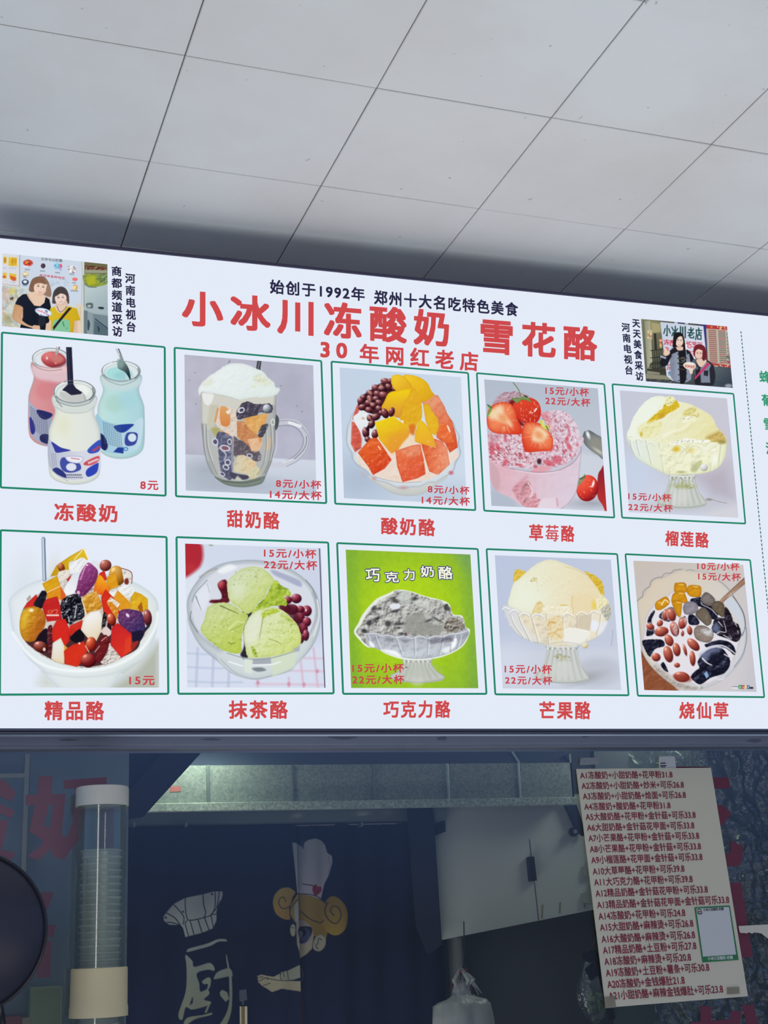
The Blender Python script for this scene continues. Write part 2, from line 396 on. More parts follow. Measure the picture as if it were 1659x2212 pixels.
# ---------------------------------------------------------------- the setting
def ceiling():
    m = bpy.data.materials.new('white_ceiling_metal'); m.use_nodes = True; n = m.node_tree; b = n.nodes['Principled BSDF']
    b.inputs['Roughness'].default_value = 0.42; b.inputs['Specular IOR Level'].default_value = 0.35
    t = n.nodes.new('ShaderNodeTexCoord'); x = n.nodes.new('ShaderNodeTexNoise'); x.inputs['Scale'].default_value = 2.2; x.inputs['Detail'].default_value = 6; x.inputs['Roughness'].default_value = 0.6
    r = n.nodes.new('ShaderNodeValToRGB'); r.color_ramp.elements[0].position = 0.3; r.color_ramp.elements[0].color = rgb('#e2dedb'); r.color_ramp.elements[1].position = 0.62; r.color_ramp.elements[1].color = rgb('#ecedec')
    x2 = n.nodes.new('ShaderNodeTexNoise'); x2.inputs['Scale'].default_value = 55; r2 = n.nodes.new('ShaderNodeValToRGB'); r2.color_ramp.elements[0].position = 0.235; r2.color_ramp.elements[0].color = (0.35, 0.33, 0.3, 1); r2.color_ramp.elements[1].position = 0.27; r2.color_ramp.elements[1].color = (1, 1, 1, 1)
    mx = n.nodes.new('ShaderNodeMix'); mx.data_type = 'RGBA'; mx.blend_type = 'MULTIPLY'; mx.inputs[0].default_value = 0.5
    n.links.new(t.outputs['Object'], x.inputs['Vector']); n.links.new(t.outputs['Object'], x2.inputs['Vector']); n.links.new(x.outputs[0], r.inputs[0]); n.links.new(x2.outputs[0], r2.inputs[0])
    n.links.new(r.outputs[0], mx.inputs[6]); n.links.new(r2.outputs[0], mx.inputs[7]); n.links.new(mx.outputs[2], b.inputs['Base Color'])
    mb = MB(); rg = random.Random(4); ya = 0.03882271; c, s = math.cos(ya), math.sin(ya); ox, oy = 0.194785 * SC, -0.165723 * SC; T = 0.30
    W = lambda a, b_, z: (ox + a * c - b_ * s, oy + a * s + b_ * c, z)
    for i in range(-7, 12):
        for j in range(-16, 2):
            g = 0.0007 + rg.random() * 0.0005; x0, x1, y0, y1 = i * T + g, (i + 1) * T - g, j * T + g, (j + 1) * T - g
            dz = [CEIL + rg.uniform(-.0005, .0005) for _ in range(4)]
            if i >= 2 and j == -3: dz = [d - 0.006 for d in dz]           # the strip that sits a little lower, top right
            q = 0.0012
            vs = [W(x0, y0, dz[0] + q), W(x1, y0, dz[1] + q), W(x1, y1, dz[2] + q), W(x0, y1, dz[3] + q), W(x0 + q, y0 + q, dz[0]), W(x1 - q, y0 + q, dz[1]), W(x1 - q, y1 - q, dz[2]), W(x0 + q, y1 - q, dz[3]),
                  W(x0, y0, CEIL + .012), W(x1, y0, CEIL + .012), W(x1, y1, CEIL + .012), W(x0, y1, CEIL + .012)]
            mb.add(vs, [(7, 6, 5, 4), (4, 5, 1, 0), (5, 6, 2, 1), (6, 7, 3, 2), (7, 4, 0, 3), (0, 1, 9, 8), (1, 2, 10, 9), (2, 3, 11, 10), (3, 0, 8, 11)], 0)
    A, B = W(-7 * T, -16 * T, 0), W(12 * T, 2 * T, 0)
    mb.add([W(-7 * T, -16 * T, CEIL + .014), W(12 * T, -16 * T, CEIL + .014), W(12 * T, 2 * T, CEIL + .014), W(-7 * T, 2 * T, CEIL + .014)], [(3, 2, 1, 0)], 1)
    tag(mb.build('ceiling', [m, mat('ceiling_void', '#2c2c2c', 0.9)]), kind='structure')
ceiling()

YS = 0.062                                     # how far the sign stands proud of the window head
XL, XR = pt(-45, 1000)[0], pt(2450, 1000)[0]
tag(MB().box(-8, -14, -0.02, 9, 3, 0.0).build('floor', mat('pavement', '#6c6a66', 0.85, noise_amt=.15, noise_scale=3)), kind='structure')
wall_m = mat('facade_paint', '#c2d2ec', 0.7, noise_amt=.05, noise_scale=5)
tag(MB().box(-3.2, 0.16, 1.93, 4.4, 0.26, CEIL + 0.03).build('wall_front', wall_m), kind='structure')
tag(MB().box(-3.2, 0.07, 0.0, 4.4, 0.26, 0.95).build('wall_counter', wall_m), kind='structure')
tag(MB().box(-2.6, 1.15, 0.0, 4.2, 1.22, 2.6).build('wall_back', mat('kitchen_wall', '#8e9698', 0.7, noise_amt=.1, noise_scale=4)), kind='structure')
tag(MB().box(-2.6, 0.26, 0.0, -2.54, 1.15, 2.6).build('wall_left', wall_m), kind='structure')
tag(MB().box(4.14, 0.26, 0.0, 4.2, 1.15, 2.6).build('wall_right', wall_m), kind='structure')
tag(MB().box(-2.6, 0.26, 2.56, 4.2, 1.22, 2.62).build('ceiling_kitchen', wall_m), kind='structure')

# window head rail and glass
YG = 0.080
z_rail = pt(830, 1609, YS)[2]; z_head = pt(830, 1597, YS)[2] + 0.06
win = bpy.data.objects.new('window_1', None); COL.objects.link(win); tag(win, kind='structure')
al = mat('window_aluminium', '#868b9c', 0.42, 0.2, noise_amt=.06, noise_scale=30)
f = MB(); f.box(-3.2, YS, z_rail, 4.4, 0.16, z_head, bev=.002); f.box(-3.2, YS + .004, z_rail - .004, 4.4, 0.11, z_rail)
f.build('window_head', al, win)
f = MB()
for x, y, a, b in ((455, 1597, 22, 2), (742, 1593, 34, 4), (955, 1595, 12, 5), (1265, 1590, 12, 3), (1630, 1600, 24, 4), (150, 1598, 20, 2)):
    c = pt(x, y, YS - .0006); r = random.Random(x)
    f.add([(c[0] + a * .00075 * math.cos(k) * r.uniform(.7, 1.2), YS - .0006, c[2] + b * .00075 * math.sin(k) * r.uniform(.7, 1.3)) for k in np.arange(12) * math.pi / 6], [tuple(range(12))])
f.build('grime_spot', mat('grime', '#666b7c', 0.8), win)
MB().box(-3.2, YG, 0.95, 4.4, YG + .005, z_rail + .02).build('window_glass', clear('window_glass', '#e6e8ea', gloss=0.044, rough=0.01), win)
MB().box(-3.2, YS + .004, 0.95, 4.4, 0.11, 0.99, bev=.002).build('window_sill', al, win)


# ---------------------------------------------------------------- the printed photographs
WHITE = '#e4ebf8'

def bottle(p, cx, top, ry, rx, neck_y, sh_y, bot, bx, liquid, liq_lo, glass='#d9e2e6', lab='#c9cede'):
    """glass yoghurt bottle: cx rim centre, top rim centre y, rx/ry rim radii, bx body half width"""
    body = [(cx - rx + 6, top + 30), (cx - rx + 14, neck_y), (cx - bx + 14, sh_y - 90), (cx - bx, sh_y), (cx - bx + 2, bot - 150), (cx - bx + 45, bot - 50), (cx - bx * .3, bot),
            (cx + bx * .3, bot), (cx + bx - 45, bot - 50), (cx + bx - 2, bot - 150), (cx + bx, sh_y), (cx + bx - 14, sh_y - 90), (cx + rx - 14, neck_y), (cx + rx - 6, top + 30)]
    p.P(body, liquid, sm=True, g=(cx - bx * .9, 0, liquid, cx + bx, 0, liq_lo), edge='#8b9499', ew=16, ea=.5)
    p.E(cx, top + 14, rx, ry, '#aab4b8', a=.9); p.E(cx, top, rx, ry, '#e3eaee'); p.E(cx, top, rx, ry, '#828d92', r0=.93)
    p.E(cx, top + 3, rx * .86, ry * .8, '#98a3a8', r0=.95, a=.8)
    return body

def pic_bottles(p):
    # strawberry bottle
    b = bottle(p, 490, 330, 98, 178, 520, 740, 1180, 216, '#dd9a9d', '#c67f88')
    p.P([(318, 400), (330, 500), (480, 560), (660, 545), (665, 420), (480, 450)], '#dfc9d0', sm=True, a=.85, soft=8)
    p.E(455, 640, 110, 90, '#d27a80', a=.5, soft=14); p.E(490, 340, 168, 88, '#dfe3e8'); p.E(520, 430, 150, 45, '#e9c3c6', soft=6)
    p.E(520, 345, 122, 78, '#b34a52', lo='#8d2d38', hi='#dd7c7c', ang=10); p.E(560, 340, 60, 40, '#cf8178', a=.8, soft=6); p.E(455, 330, 10, 14, '#f3d0cc'); p.E(540, 380, 8, 6, '#f0c0bc')
    p.Ln([(575, 178), (560, 240), (545, 290)], 40, '#a9a2a4', w1=26); p.Ln([(570, 178), (552, 260)], 8, '#e8e6e8'); p.Ln([(585, 180), (572, 240)], 8, '#5e5a60')
    p.E(490, 330, 178, 98, '#8f979c', r0=.95); p.Ln([(330, 370), (335, 300), (400, 255)], 10, '#f2f5f7', a=.9); p.E(490, 342, 160, 84, '#98a0a4', r0=.965, a=.7); p.Ln([(322, 390), (380, 430), (480, 452), (600, 440)], 7, '#7f878c', a=.8)
    lab = [(276, 740), (330, 800), (400, 840), (500, 865), (500, 1185), (420, 1165), (330, 1110), (292, 1040)]
    p.P(lab, '#b9bcd0', g=(276, 0, '#a9b0c8', 500, 0, '#9aa2b8'))
    p.P([(360, 830), (500, 865), (490, 905), (430, 925), (380, 895)], '#2b2d66', sm=True); p.P([(288, 900), (330, 960), (340, 1040), (315, 1070), (294, 1030)], '#31358a', sm=True)
    p.P([(385, 1090), (420, 1065), (480, 1080), (480, 1160), (400, 1140)], '#2a2f5e', sm=True)
    for k in range(9):
        for j in range(9): p.Ln([(298 + k * 19 + j * 1.5, 800 + k * 15 + j * 24), (300 + k * 19 + j * 1.5, 812 + k * 15 + j * 24)], 8, '#4a4e68', a=.6)
    # mint bottle
    b = bottle(p, 1172, 455, 98, 188, 640, 850, 1300, 228, '#bfe2de', '#a9d3dc')
    p.E(1110, 770, 90, 80, '#a8cfc2', a=.6, soft=14); p.E(1230, 740, 80, 90, '#a3d2dc', a=.6, soft=14)
    p.P([(990, 520), (1005, 600), (1170, 650), (1345, 600), (1355, 520), (1170, 570)], '#c9d9dc', sm=True, a=.8, soft=7)
    p.E(1172, 450, 176, 90, '#dde7ea'); p.E(1150, 478, 128, 66, '#a9dcdc', soft=4); p.E(1190, 500, 90, 40, '#9ccfd2', soft=6)
    p.P([(1140, 380), (1170, 335), (1210, 370), (1250, 440), (1265, 545), (1215, 470), (1145, 430)], '#3f4f56', sm=True, g=(1140, 380, '#8da39f', 1250, 480, '#27343e'))
    p.E(1165, 380, 30, 45, '#7fa09c', a=.8, ang=-20, soft=4); p.E(1230, 520, 12, 30, '#c6dcdc', ang=-25, a=.8, soft=3); p.Ln([(1132, 222), (1160, 290), (1185, 345)], 34, '#8d969c', w1=24); p.Ln([(1126, 222), (1158, 300)], 9, '#dfe6ea'); p.Ln([(1143, 225), (1172, 300)], 7, '#5b646a')
    p.E(1172, 455, 188, 98, '#7f8c90', r0=.955); p.Ln([(1000, 480), (1010, 420), (1080, 375)], 10, '#f2f6f8', a=.9); p.E(1172, 468, 168, 82, '#8d9a9c', r0=.965, a=.7); p.Ln([(1335, 430), (1345, 480), (1310, 530)], 10, '#5f6c70', a=.7); p.Ln([(990, 490), (1040, 545), (1170, 590), (1300, 550), (1355, 490)], 7, '#8b979b', a=.8)
    p.P([(930, 880), (1000, 930), (1120, 965), (1260, 968), (1380, 910), (1370, 1110), (1325, 1210), (1160, 1260), (1010, 1230), (945, 1130)], '#a5cfdf', sm=True, g=(940, 0, '#9cc6da', 1370, 0, '#c2dbe8'))
    p.P([(1110, 985), (1290, 968), (1260, 1010), (1200, 1050), (1140, 1040)], '#28409a', sm=True); p.P([(955, 1060), (1010, 1085), (1045, 1180), (1015, 1225), (960, 1170)], '#222a5c', sm=True)
    p.P([(1210, 1100), (1240, 1050), (1330, 1060), (1320, 1150), (1270, 1180), (1215, 1170)], '#3a4a9c', sm=True); p.E(1280, 1100, 40, 40, '#d3e2ec'); p.P([(1095, 1240), (1140, 1195), (1200, 1195), (1195, 1255)], '#26409a')
    p.E(1218, 1210, 24, 20, '#4d8fc4', r0=.5)
    for k in range(10):
        for j in range(9): p.Ln([(1000 + k * 18 + j * 2, 950 + k * 5 + j * 24), (1003 + k * 18 + j * 2, 963 + k * 5 + j * 24)], 8, '#466484', a=.6)
    # plain yoghurt bottle in front
    b = bottle(p, 722, 655, 112, 203, 850, 1080, 1550, 252, '#e6eadd', '#dde3de')
    p.E(610, 980, 70, 100, '#e0dfc0', a=.5, soft=16)
    p.P([(525, 720), (545, 815), (720, 870), (910, 815), (920, 730), (722, 790)], '#d0d8d6', sm=True, a=.8, soft=7)
    p.E(722, 650, 190, 102, '#dce3e2'); p.E(705, 700, 128, 52, '#c9cdc9', soft=3); p.E(790, 640, 70, 60, '#eef2ee', a=.9, soft=8)
    p.P([(638, 182), (694, 184), (712, 585), (735, 620), (800, 665), (780, 682), (690, 690), (640, 655), (600, 640), (655, 585)], '#26263c'); p.Ln([(655, 200), (675, 560)], 8, '#3f4058', a=.8)
    p.P([(585, 655), (640, 668), (690, 692), (790, 680), (825, 700), (828, 745), (690, 755), (590, 700)], '#c3c6c4', sm=True, soft=3); p.Ln([(785, 650), (815, 690), (828, 745)], 7, '#9ba2a2')
    p.E(722, 655, 203, 112, '#7d878a', r0=.955); p.Ln([(540, 690), (545, 620), (610, 565)], 11, '#f4f7f6', a=.9); p.E(722, 668, 182, 94, '#8f9896', r0=.965, a=.7); p.Ln([(895, 620), (905, 680), (870, 735)], 12, '#5d676a', a=.75); p.Ln([(545, 740), (600, 800)], 9, '#5f696c', a=.6); p.Ln([(530, 700), (580, 760), (720, 795), (860, 765), (918, 700)], 9, '#7f898c', a=.85); p.Ln([(535, 800), (620, 850), (722, 862), (840, 850), (912, 800)], 6, '#aab2b2', a=.8)
    p.P([(470, 1120), (540, 1185), (640, 1225), (760, 1232), (870, 1210), (970, 1140), (970, 1360), (930, 1450), (800, 1505), (660, 1505), (530, 1440), (468, 1330)], '#cfd2e0', sm=True, g=(470, 0, '#b9bfd2', 800, 0, '#d5d8e4'))
    p.P([(500, 1140), (590, 1195), (685, 1222), (610, 1240), (545, 1245), (520, 1200)], '#3740a0', sm=True)
    p.P([(515, 1400), (560, 1392), (625, 1440), (640, 1490), (570, 1465), (510, 1425)], '#2f387e', sm=True); p.P([(830, 1450), (850, 1400), (945, 1345), (955, 1370), (935, 1440), (860, 1480)], '#3146b4', sm=True)
    p.P([(850, 1215), (968, 1120), (965, 1225), (880, 1255)], '#3a54b8', sm=True); p.P([(580, 1345), (610, 1290), (690, 1320), (770, 1350), (780, 1410), (690, 1440), (610, 1420)], '#4450a0', sm=True)
    p.P([(635, 1285), (720, 1278), (805, 1290), (790, 1335), (740, 1350), (660, 1330)], '#eceef4', sm=True, edge='#4450a0', ew=5); p.E(690, 1385, 50, 38, '#dfe2ee')
    p.P([(805, 1360), (845, 1320), (955, 1275), (955, 1330), (870, 1372)], '#c84450', sm=True, edge='#e8eaf2', ew=5); p.Ln([(860, 1345), (945, 1310)], 22, '#e6d9e0', a=.8)
    p.Ln([(905, 1225), (960, 1190)], 22, '#c84450', a=.8)
    for k, w in enumerate((560, 585, 612)): p.Ln([(500 + k * 18, 1250), (512 + k * 18, 1380)], 6, '#777c90', a=.6)
    for k in range(9): p.E(640 + k * 18, 1462, 6, 8, '#3c4056'); p.E(650 + k * 18, 1486, 6, 6, '#4c5066')
    p.Ln([(690, 1300), (770, 1310)], 9, '#c05060', a=.8); p.Ln([(480, 1160), (475, 1330), (540, 1450), (660, 1520)], 10, '#aab0c0', a=.6)

def pic_mug(p):
    p.grad(95, 0, '#b9b8c8', 1550, 0, '#b2b4c6'); p.C *= (1 + .12 * (fbm(p.X / 260, p.Y / 260, 3) - .5))[..., None]
    p.P([(60, 1200), (700, 1225), (1600, 1268), (1600, 1700), (60, 1700)], '#ced6e4', g=(0, 1220, '#d3d9e6', 0, 1640, '#bcc6d6'), soft=3)
    p.E(330, 1380, 210, 120, '#9aa3b0', a=.8, soft=60); p.E(700, 1540, 340, 70, '#a5adba', a=.8, soft=30)
    for x, y in ((150, 370), (225, 635), (215, 285), (1175, 432), (1355, 660), (1410, 720)): p.E(x, y, 7, 6, '#6e6e80', a=.8)
    p.Ln([(590, 175), (605, 150)], 12, '#84808e'); p.P([(912, 150), (958, 152), (944, 260), (898, 240)], '#3c4046'); p.Ln([(935, 165), (920, 240)], 7, '#c0c4c8', a=.8)
    # handle
    p.Ln([(1130, 850), (1230, 835), (1340, 850), (1430, 930), (1470, 1040), (1440, 1150), (1350, 1250), (1230, 1310), (1080, 1320)], 66, '#c9cbd6', a=.75)
    p.Ln([(1130, 885), (1240, 875), (1330, 895), (1400, 960), (1428, 1050), (1400, 1140), (1320, 1225), (1220, 1280)], 9, '#7c8090', a=.7)
    p.Ln([(1140, 830), (1250, 822), (1360, 850), (1450, 940), (1492, 1040), (1460, 1160), (1370, 1265), (1240, 1335)], 8, '#7f8494', a=.65); p.Ln([(1270, 845), (1390, 885)], 34, '#eceef2', a=.9)
    p.Ln([(1460, 1000), (1462, 1070), (1420, 1160), (1330, 1250)], 8, '#555a66', a=.75); p.Ln([(1200, 1290), (1300, 1255)], 14, '#efeaf0', a=.8)
    # glass body
    body = [(275, 500), (1125, 500), (1120, 700), (1130, 880), (1100, 1090), (1080, 1270), (1010, 1440), (960, 1530), (760, 1560), (560, 1530), (430, 1450), (350, 1280), (310, 1110), (280, 860)]
    p.P(body, '#b3b5b0', g=(275, 0, '#b4b8b6', 1125, 0, '#aeb1b0'), edge='#6b7272', ew=20, ea=.6)
    p.P([(285, 500), (1110, 510), (1100, 640), (690, 700), (400, 660), (380, 900), (290, 840)], '#d2d2c8', soft=8)
    p.P([(300, 510), (420, 520), (390, 640), (350, 650), (310, 610)], '#eef0ee', sm=True)
    p.P([(380, 640), (470, 650), (440, 860), (400, 930), (340, 900)], '#c6c5ae', soft=6)
    # fruit
    p.P([(470, 655), (690, 690), (680, 1000), (600, 990), (470, 900), (430, 820)], '#e5d4c4', emb=.5, sc=40)
    p.P([(495, 680), (560, 668), (605, 740), (605, 860), (555, 890), (500, 850)], '#e0853f', sm=True, g=(0, 690, '#e09a55', 0, 880, '#d87a34')); p.Ln([(470, 690), (440, 830)], 24, '#dd935a')
    p.P([(560, 720), (620, 700), (590, 750)], '#f2ead8', sm=True); p.P([(500, 930), (610, 980), (560, 1010)], '#d5873f'); p.P([(400, 910), (490, 910), (480, 990), (430, 980)], '#aaa55e', sm=True, soft=5)
    dk = [(700, 680), (790, 610), (900, 640), (1010, 630), (1080, 660), (1060, 740), (940, 730), (880, 790), (690, 800)]
    p.P(dk, '#2f2a3e', sm=True, rag=14, emb=2.2, sc=38, seed=4, hi='#a8a8bc', lo='#14121e')
    p.E(730, 705, 42, 32, '#d8dae4', ang=-20); p.E(735, 705, 24, 18, '#2b2c44', ang=-20); p.E(1020, 690, 48, 52, '#7f8898', lo='#3a3f4e', hi='#dfe4ec')
    p.P([(750, 800), (870, 770), (1030, 740), (1000, 860), (900, 970), (820, 920)], '#e2a24e', emb=1.2, sc=60, seed=8, hi='#f4dca8', lo='#b86e28')
    p.P([(680, 830), (760, 830), (830, 920), (900, 970), (960, 1030), (930, 1160), (860, 1170), (760, 1060), (690, 1010)], '#c87a44', emb=1.4, sc=55, seed=9, hi='#f0c89c', lo='#8a4a2c')
    p.P([(800, 1030), (930, 1010), (970, 1080), (930, 1160), (850, 1160)], '#e8b88c', emb=1.1, sc=45, seed=2, hi='#f6e6d4', lo='#c88a58'); p.P([(920, 990), (960, 1010), (940, 1090)], '#dd8a40')
    p.P([(960, 880), (1030, 860), (1000, 960), (960, 1010), (920, 990)], '#2d2c3c', sm=True, rag=8, emb=1.6, sc=30, hi='#c8ccd8'); p.P([(1040, 1010), (1080, 1020), (1060, 1130), (1000, 1150)], '#c8b49a', sm=True, soft=5)
    dk2 = [(450, 990), (500, 950), (600, 990), (640, 1060), (640, 1400), (600, 1490), (510, 1400), (480, 1230), (470, 1090)]
    p.P(dk2, '#454868', sm=True, rag=10, emb=1.8, sc=70, seed=14, hi='#b8bcd4', lo='#25243c')
    p.P([(640, 1010), (700, 1030), (790, 1080), (860, 1170), (940, 1170), (950, 1250), (900, 1280), (800, 1220), (650, 1220)], '#4f4652', sm=True, rag=12, emb=1.6, sc=40, seed=5, hi='#b8a8a8', lo='#2a2230')
    for x, y, a_, b_, t in ((440, 1060, 34, 44, -20), (600, 1060, 26, 36, 0), (550, 1130, 60, 36, 10), (580, 1290, 36, 36, 30), (560, 1345, 40, 28, 30), (825, 1215, 36, 24, 15), (935, 1235, 14, 24, 10), (520, 1420, 36, 22, 30)):
        p.E(x, y, a_, b_, '#d4d6e4', ang=t); p.E(x, y, a_ * .66, b_ * .62, '#41415e', ang=t)
    p.E(550, 1130, 40, 20, '#7c4858', ang=10); p.Ln([(490, 1130), (560, 1200), (540, 1260)], 18, '#c2c4d8', a=.8); p.Ln([(640, 1000), (630, 1250), (640, 1400)], 26, '#c8c4c8', a=.55)
    p.P([(680, 1215), (760, 1205), (900, 1290), (890, 1380), (800, 1420), (640, 1390)], '#e3d5b4', g=(660, 0, '#d8d0b0', 900, 0, '#e6c48e'), emb=.5, sc=50); p.P([(830, 1380), (900, 1330), (950, 1400), (870, 1480), (800, 1450)], '#d6cda6', sm=True, emb=.5, sc=40)
    p.P([(600, 1400), (700, 1420), (810, 1440), (790, 1480), (650, 1480)], '#343048', sm=True); p.P([(690, 1440), (760, 1500), (650, 1490)], '#c9cbbc', soft=4)
    p.P(body, '#c4c3bf', sm=False, a=.16)
    # glass facets and base
    for x0, x1, a_ in ((300, 345, .5), (340, 400, .45), (1000, 985, .4), (1060, 1040, .5), (1100, 1060, .5)):
        p.Ln([(x0, 860), (x0 + 10, 1100), (x1, 1280), (x1 + 60 * (1 if x0 < 700 else -1), 1420)], 9, '#5f6668', a=a_); p.Ln([(x0 + 16, 880), (x0 + 26, 1100), (x1 + 16, 1270)], 9, '#e4e8ea', a=a_)
    p.Ln([(1085, 820), (1090, 860)], 40, '#a0a8a8'); p.E(1085, 840, 26, 40, '#d9dedc', r0=.6); p.P([(1120, 760), (1155, 810), (1140, 900), (1110, 920)], '#4c5456', sm=True)
    p.P([(430, 1450), (560, 1490), (760, 1500), (960, 1450), (1000, 1450), (950, 1530), (760, 1568), (560, 1540)], '#7f8a82', sm=True, edge='#4d5a52', ew=12); p.Ln([(520, 1500), (760, 1520), (950, 1480)], 8, '#4c564e', a=.8)
    # foam
    foam = [(252, 470), (300, 390), (380, 320), (470, 260), (560, 200), (660, 178), (780, 190), (880, 230), (970, 270), (1040, 350), (1100, 395), (1120, 450), (1158, 455), (1150, 505), (1110, 540), (1000, 560), (880, 560), (780, 575), (690, 590), (600, 555), (440, 520), (300, 500), (265, 540)]
    p.P(foam, '#e4eceb', sm=True, rag=8, g=(500, 220, '#e8eff0', 900, 600, '#dfe9e6'), emb=.5, sc=45, lo='#c2cec6', edge='#cdd8d2', ew=14)
    p.P([(860, 350), (920, 300), (985, 330), (1060, 400), (1000, 430), (900, 400)], '#dfe5cf', sm=True, soft=8, emb=.6, sc=40); p.P([(300, 400), (410, 350), (400, 420), (320, 440)], '#dfe4d6', sm=True, soft=8)
    p.P([(850, 430), (900, 440), (860, 455)], '#dde0bc', sm=True, soft=5); p.Ln([(280, 505), (440, 528), (600, 562), (700, 590)], 7, '#b4beba', a=.7)

def cube(p, pts, col, g=None, seed=1, hi='#f6b494', lo='#b03a1c', k=.9):
    p.P(pts, col, g=g, emb=k, sc=55, seed=seed, hi=hi, lo=lo, edge=lo, ew=9, ea=.35)

def pic_fruit_bowl(p):
    p.grad(150, 100, '#c3d2e4', 1450, 400, '#cbd9e9'); p.E(320, 1300, 340, 240, '#aebdd0', a=.9, soft=70); p.E(1250, 1480, 300, 90, '#b4c2d4', a=.8, soft=60)
    p.P([(420, 1250), (560, 1380), (700, 1460), (860, 1485), (1030, 1460), (1180, 1360), (1290, 1250), (800, 1200)], '#dfe2de', sm=True, g=(0, 1280, '#d6d8d2', 0, 1490, '#c4c8c4'), edge='#a6aeb2', ew=14)
    rim = [(190, 690), (170, 800), (170, 880), (200, 960), (235, 1010), (245, 1080), (300, 1150), (380, 1190), (440, 1260), (500, 1310), (620, 1340), (720, 1385), (800, 1400), (900, 1385), (1000, 1380), (1090, 1340), (1180, 1330), (1260, 1280), (1330, 1240), (1380, 1190), (1400, 1100), (1450, 1010), (1430, 900), (1440, 820), (1400, 740), (1300, 600), (700, 300), (300, 500)]
    p.P(rim, '#d5dde4', sm=True, edge='#8f9aa6', ew=9, ea=.8)
    p.P([(300, 1010), (450, 1230), (760, 1330), (1000, 1320), (1180, 1260), (1340, 1120), (1400, 980), (800, 700)], '#ead9cc', sm=True, emb=.5, sc=70, lo='#c8a898')
    p.Ln([(500, 1275), (640, 1310), (800, 1335), (1010, 1325)], 6, '#8f8f94', a=.7); p.E(1345, 1225, 26, 22, '#c8606c', a=.8, soft=4); p.E(810, 1390, 44, 20, '#c07c80', a=.5, soft=6); p.E(485, 1285, 24, 26, '#cc8484', a=.5, soft=5)
    p.Ln([(190, 690), (180, 800), (176, 900), (225, 1000), (250, 1090), (390, 1200)], 7, '#aab6c2'); p.Ln([(1440, 820), (1432, 910), (1450, 1010), (1400, 1110), (1375, 1190)], 7, '#9aa6b2', a=.8)
    p.P([(240, 620), (300, 450), (330, 480), (280, 600)], '#d06058', sm=True); p.P([(230, 650), (300, 660), (350, 850), (340, 950), (270, 1000), (220, 900)], '#cf5a4c', emb=1.4, sc=50, hi='#f0a08c', lo='#9c2c2c', edge='#e8c8c0', ew=8)
    p.P([(300, 560), (360, 530), (410, 560), (440, 700), (480, 850), (400, 860), (300, 720), (250, 610)], '#e6ebee', sm=True, emb=.6, sc=50, lo='#bcc4c8'); p.E(360, 615, 18, 15, '#d6b8a8')
    # red beans
    beans = [(610, 200, 55, 34, 10), (660, 195, 30, 26, 30), (500, 275, 45, 38, 20), (575, 290, 55, 38, 10), (650, 265, 48, 34, 40), (705, 280, 26, 40, 0), (440, 335, 48, 34, 30), (520, 340, 45, 36, 10), (590, 355, 55, 40, 15), (365, 385, 42, 38, 20), (440, 395, 45, 38, 40), (510, 400, 50, 36, 0), (330, 420, 36, 40, 0), (420, 445, 42, 38, 30), (540, 440, 46, 34, 20), (355, 490, 52, 36, -15), (480, 475, 44, 38, 15), (425, 520, 42, 34, 10), (540, 510, 46, 38, 30), (560, 555, 30, 30, 0), (605, 560, 40, 54, -25), (680, 545, 34, 52, 15), (500, 600, 56, 40, -20), (455, 680, 38, 52, 20), (430, 610, 30, 38, 0), (390, 775, 40, 62, -10), (495, 790, 40, 52, 15), (410, 850, 34, 32, 20)]
    p.P([(330, 380), (440, 300), (560, 220), (690, 230), (720, 320), (600, 560), (440, 560), (310, 480)], '#44222a', sm=True)
    rg = random.Random(5)
    for x, y, a_, b_, t in beans:
        c = rg.choice(['#5e2a34', '#4d1f2b', '#6d3038', '#3a1720'])
        p.E(x, y, a_, b_, c, ang=t, lo='#220b12', hi='#a46a6c', spec=.35); p.Ln([(x - a_ * .3, y - b_ * .3), (x, y - b_ * .45)], 6, '#d6b4b0', a=.7)
    for x, y in ((440, 330), (430, 400), (560, 250), (450, 450), (430, 610)): p.E(x, y, 24, 15, '#c8907c', ang=40, a=.75, soft=3)
    p.P([(390, 740), (430, 760), (420, 690)], '#2a1218', sm=True)
    # mango
    mg = dict(hi='#f3d84a', lo='#d08a20')
    cube(p, [(1010, 430), (1080, 390), (1160, 350), (1200, 360), (1270, 480), (1300, 560), (1360, 650), (1400, 800), (1420, 940), (1330, 1000), (1280, 900), (1180, 830), (1200, 620)], '#e58058', g=(1100, 380, '#e8a07c', 1400, 950, '#d9512c'), seed=3)
    p.P([(1200, 690), (1290, 660), (1330, 760), (1380, 880), (1300, 880), (1180, 800)], '#e8703c', emb=1, sc=40, hi='#fbc0a0', lo='#c44a20'); p.Ln([(1305, 700), (1330, 760)], 16, '#fbe4d0')
    p.P([(810, 140), (900, 130), (1000, 160), (1080, 220), (1120, 300), (1150, 360), (1020, 430), (900, 280)], '#ecc023', sm=True, g=(850, 140, '#f1cb2c', 1080, 400, '#dda61f'), emb=.4, sc=70, **mg, edge='#d49a1a', ew=10)
    p.P([(680, 150), (730, 125), (800, 140), (870, 200), (910, 280), (830, 320), (720, 300), (675, 220)], '#efc224', sm=True, g=(700, 140, '#f2cf33', 850, 320, '#e0a628'), edge='#d09418', ew=9)
    p.P([(890, 280), (960, 300), (1010, 430), (1020, 600), (980, 650), (930, 760), (860, 720), (760, 600), (800, 480)], '#e2ac26', sm=True, emb=.9, sc=60, seed=6, **mg)
    p.P([(650, 330), (760, 300), (890, 285), (870, 380), (820, 450), (790, 570), (760, 610), (700, 590), (570, 510), (600, 420)], '#efc018', sm=True, g=(680, 330, '#f0cc1c', 700, 600, '#d9963a'), edge='#cf9020', ew=8)
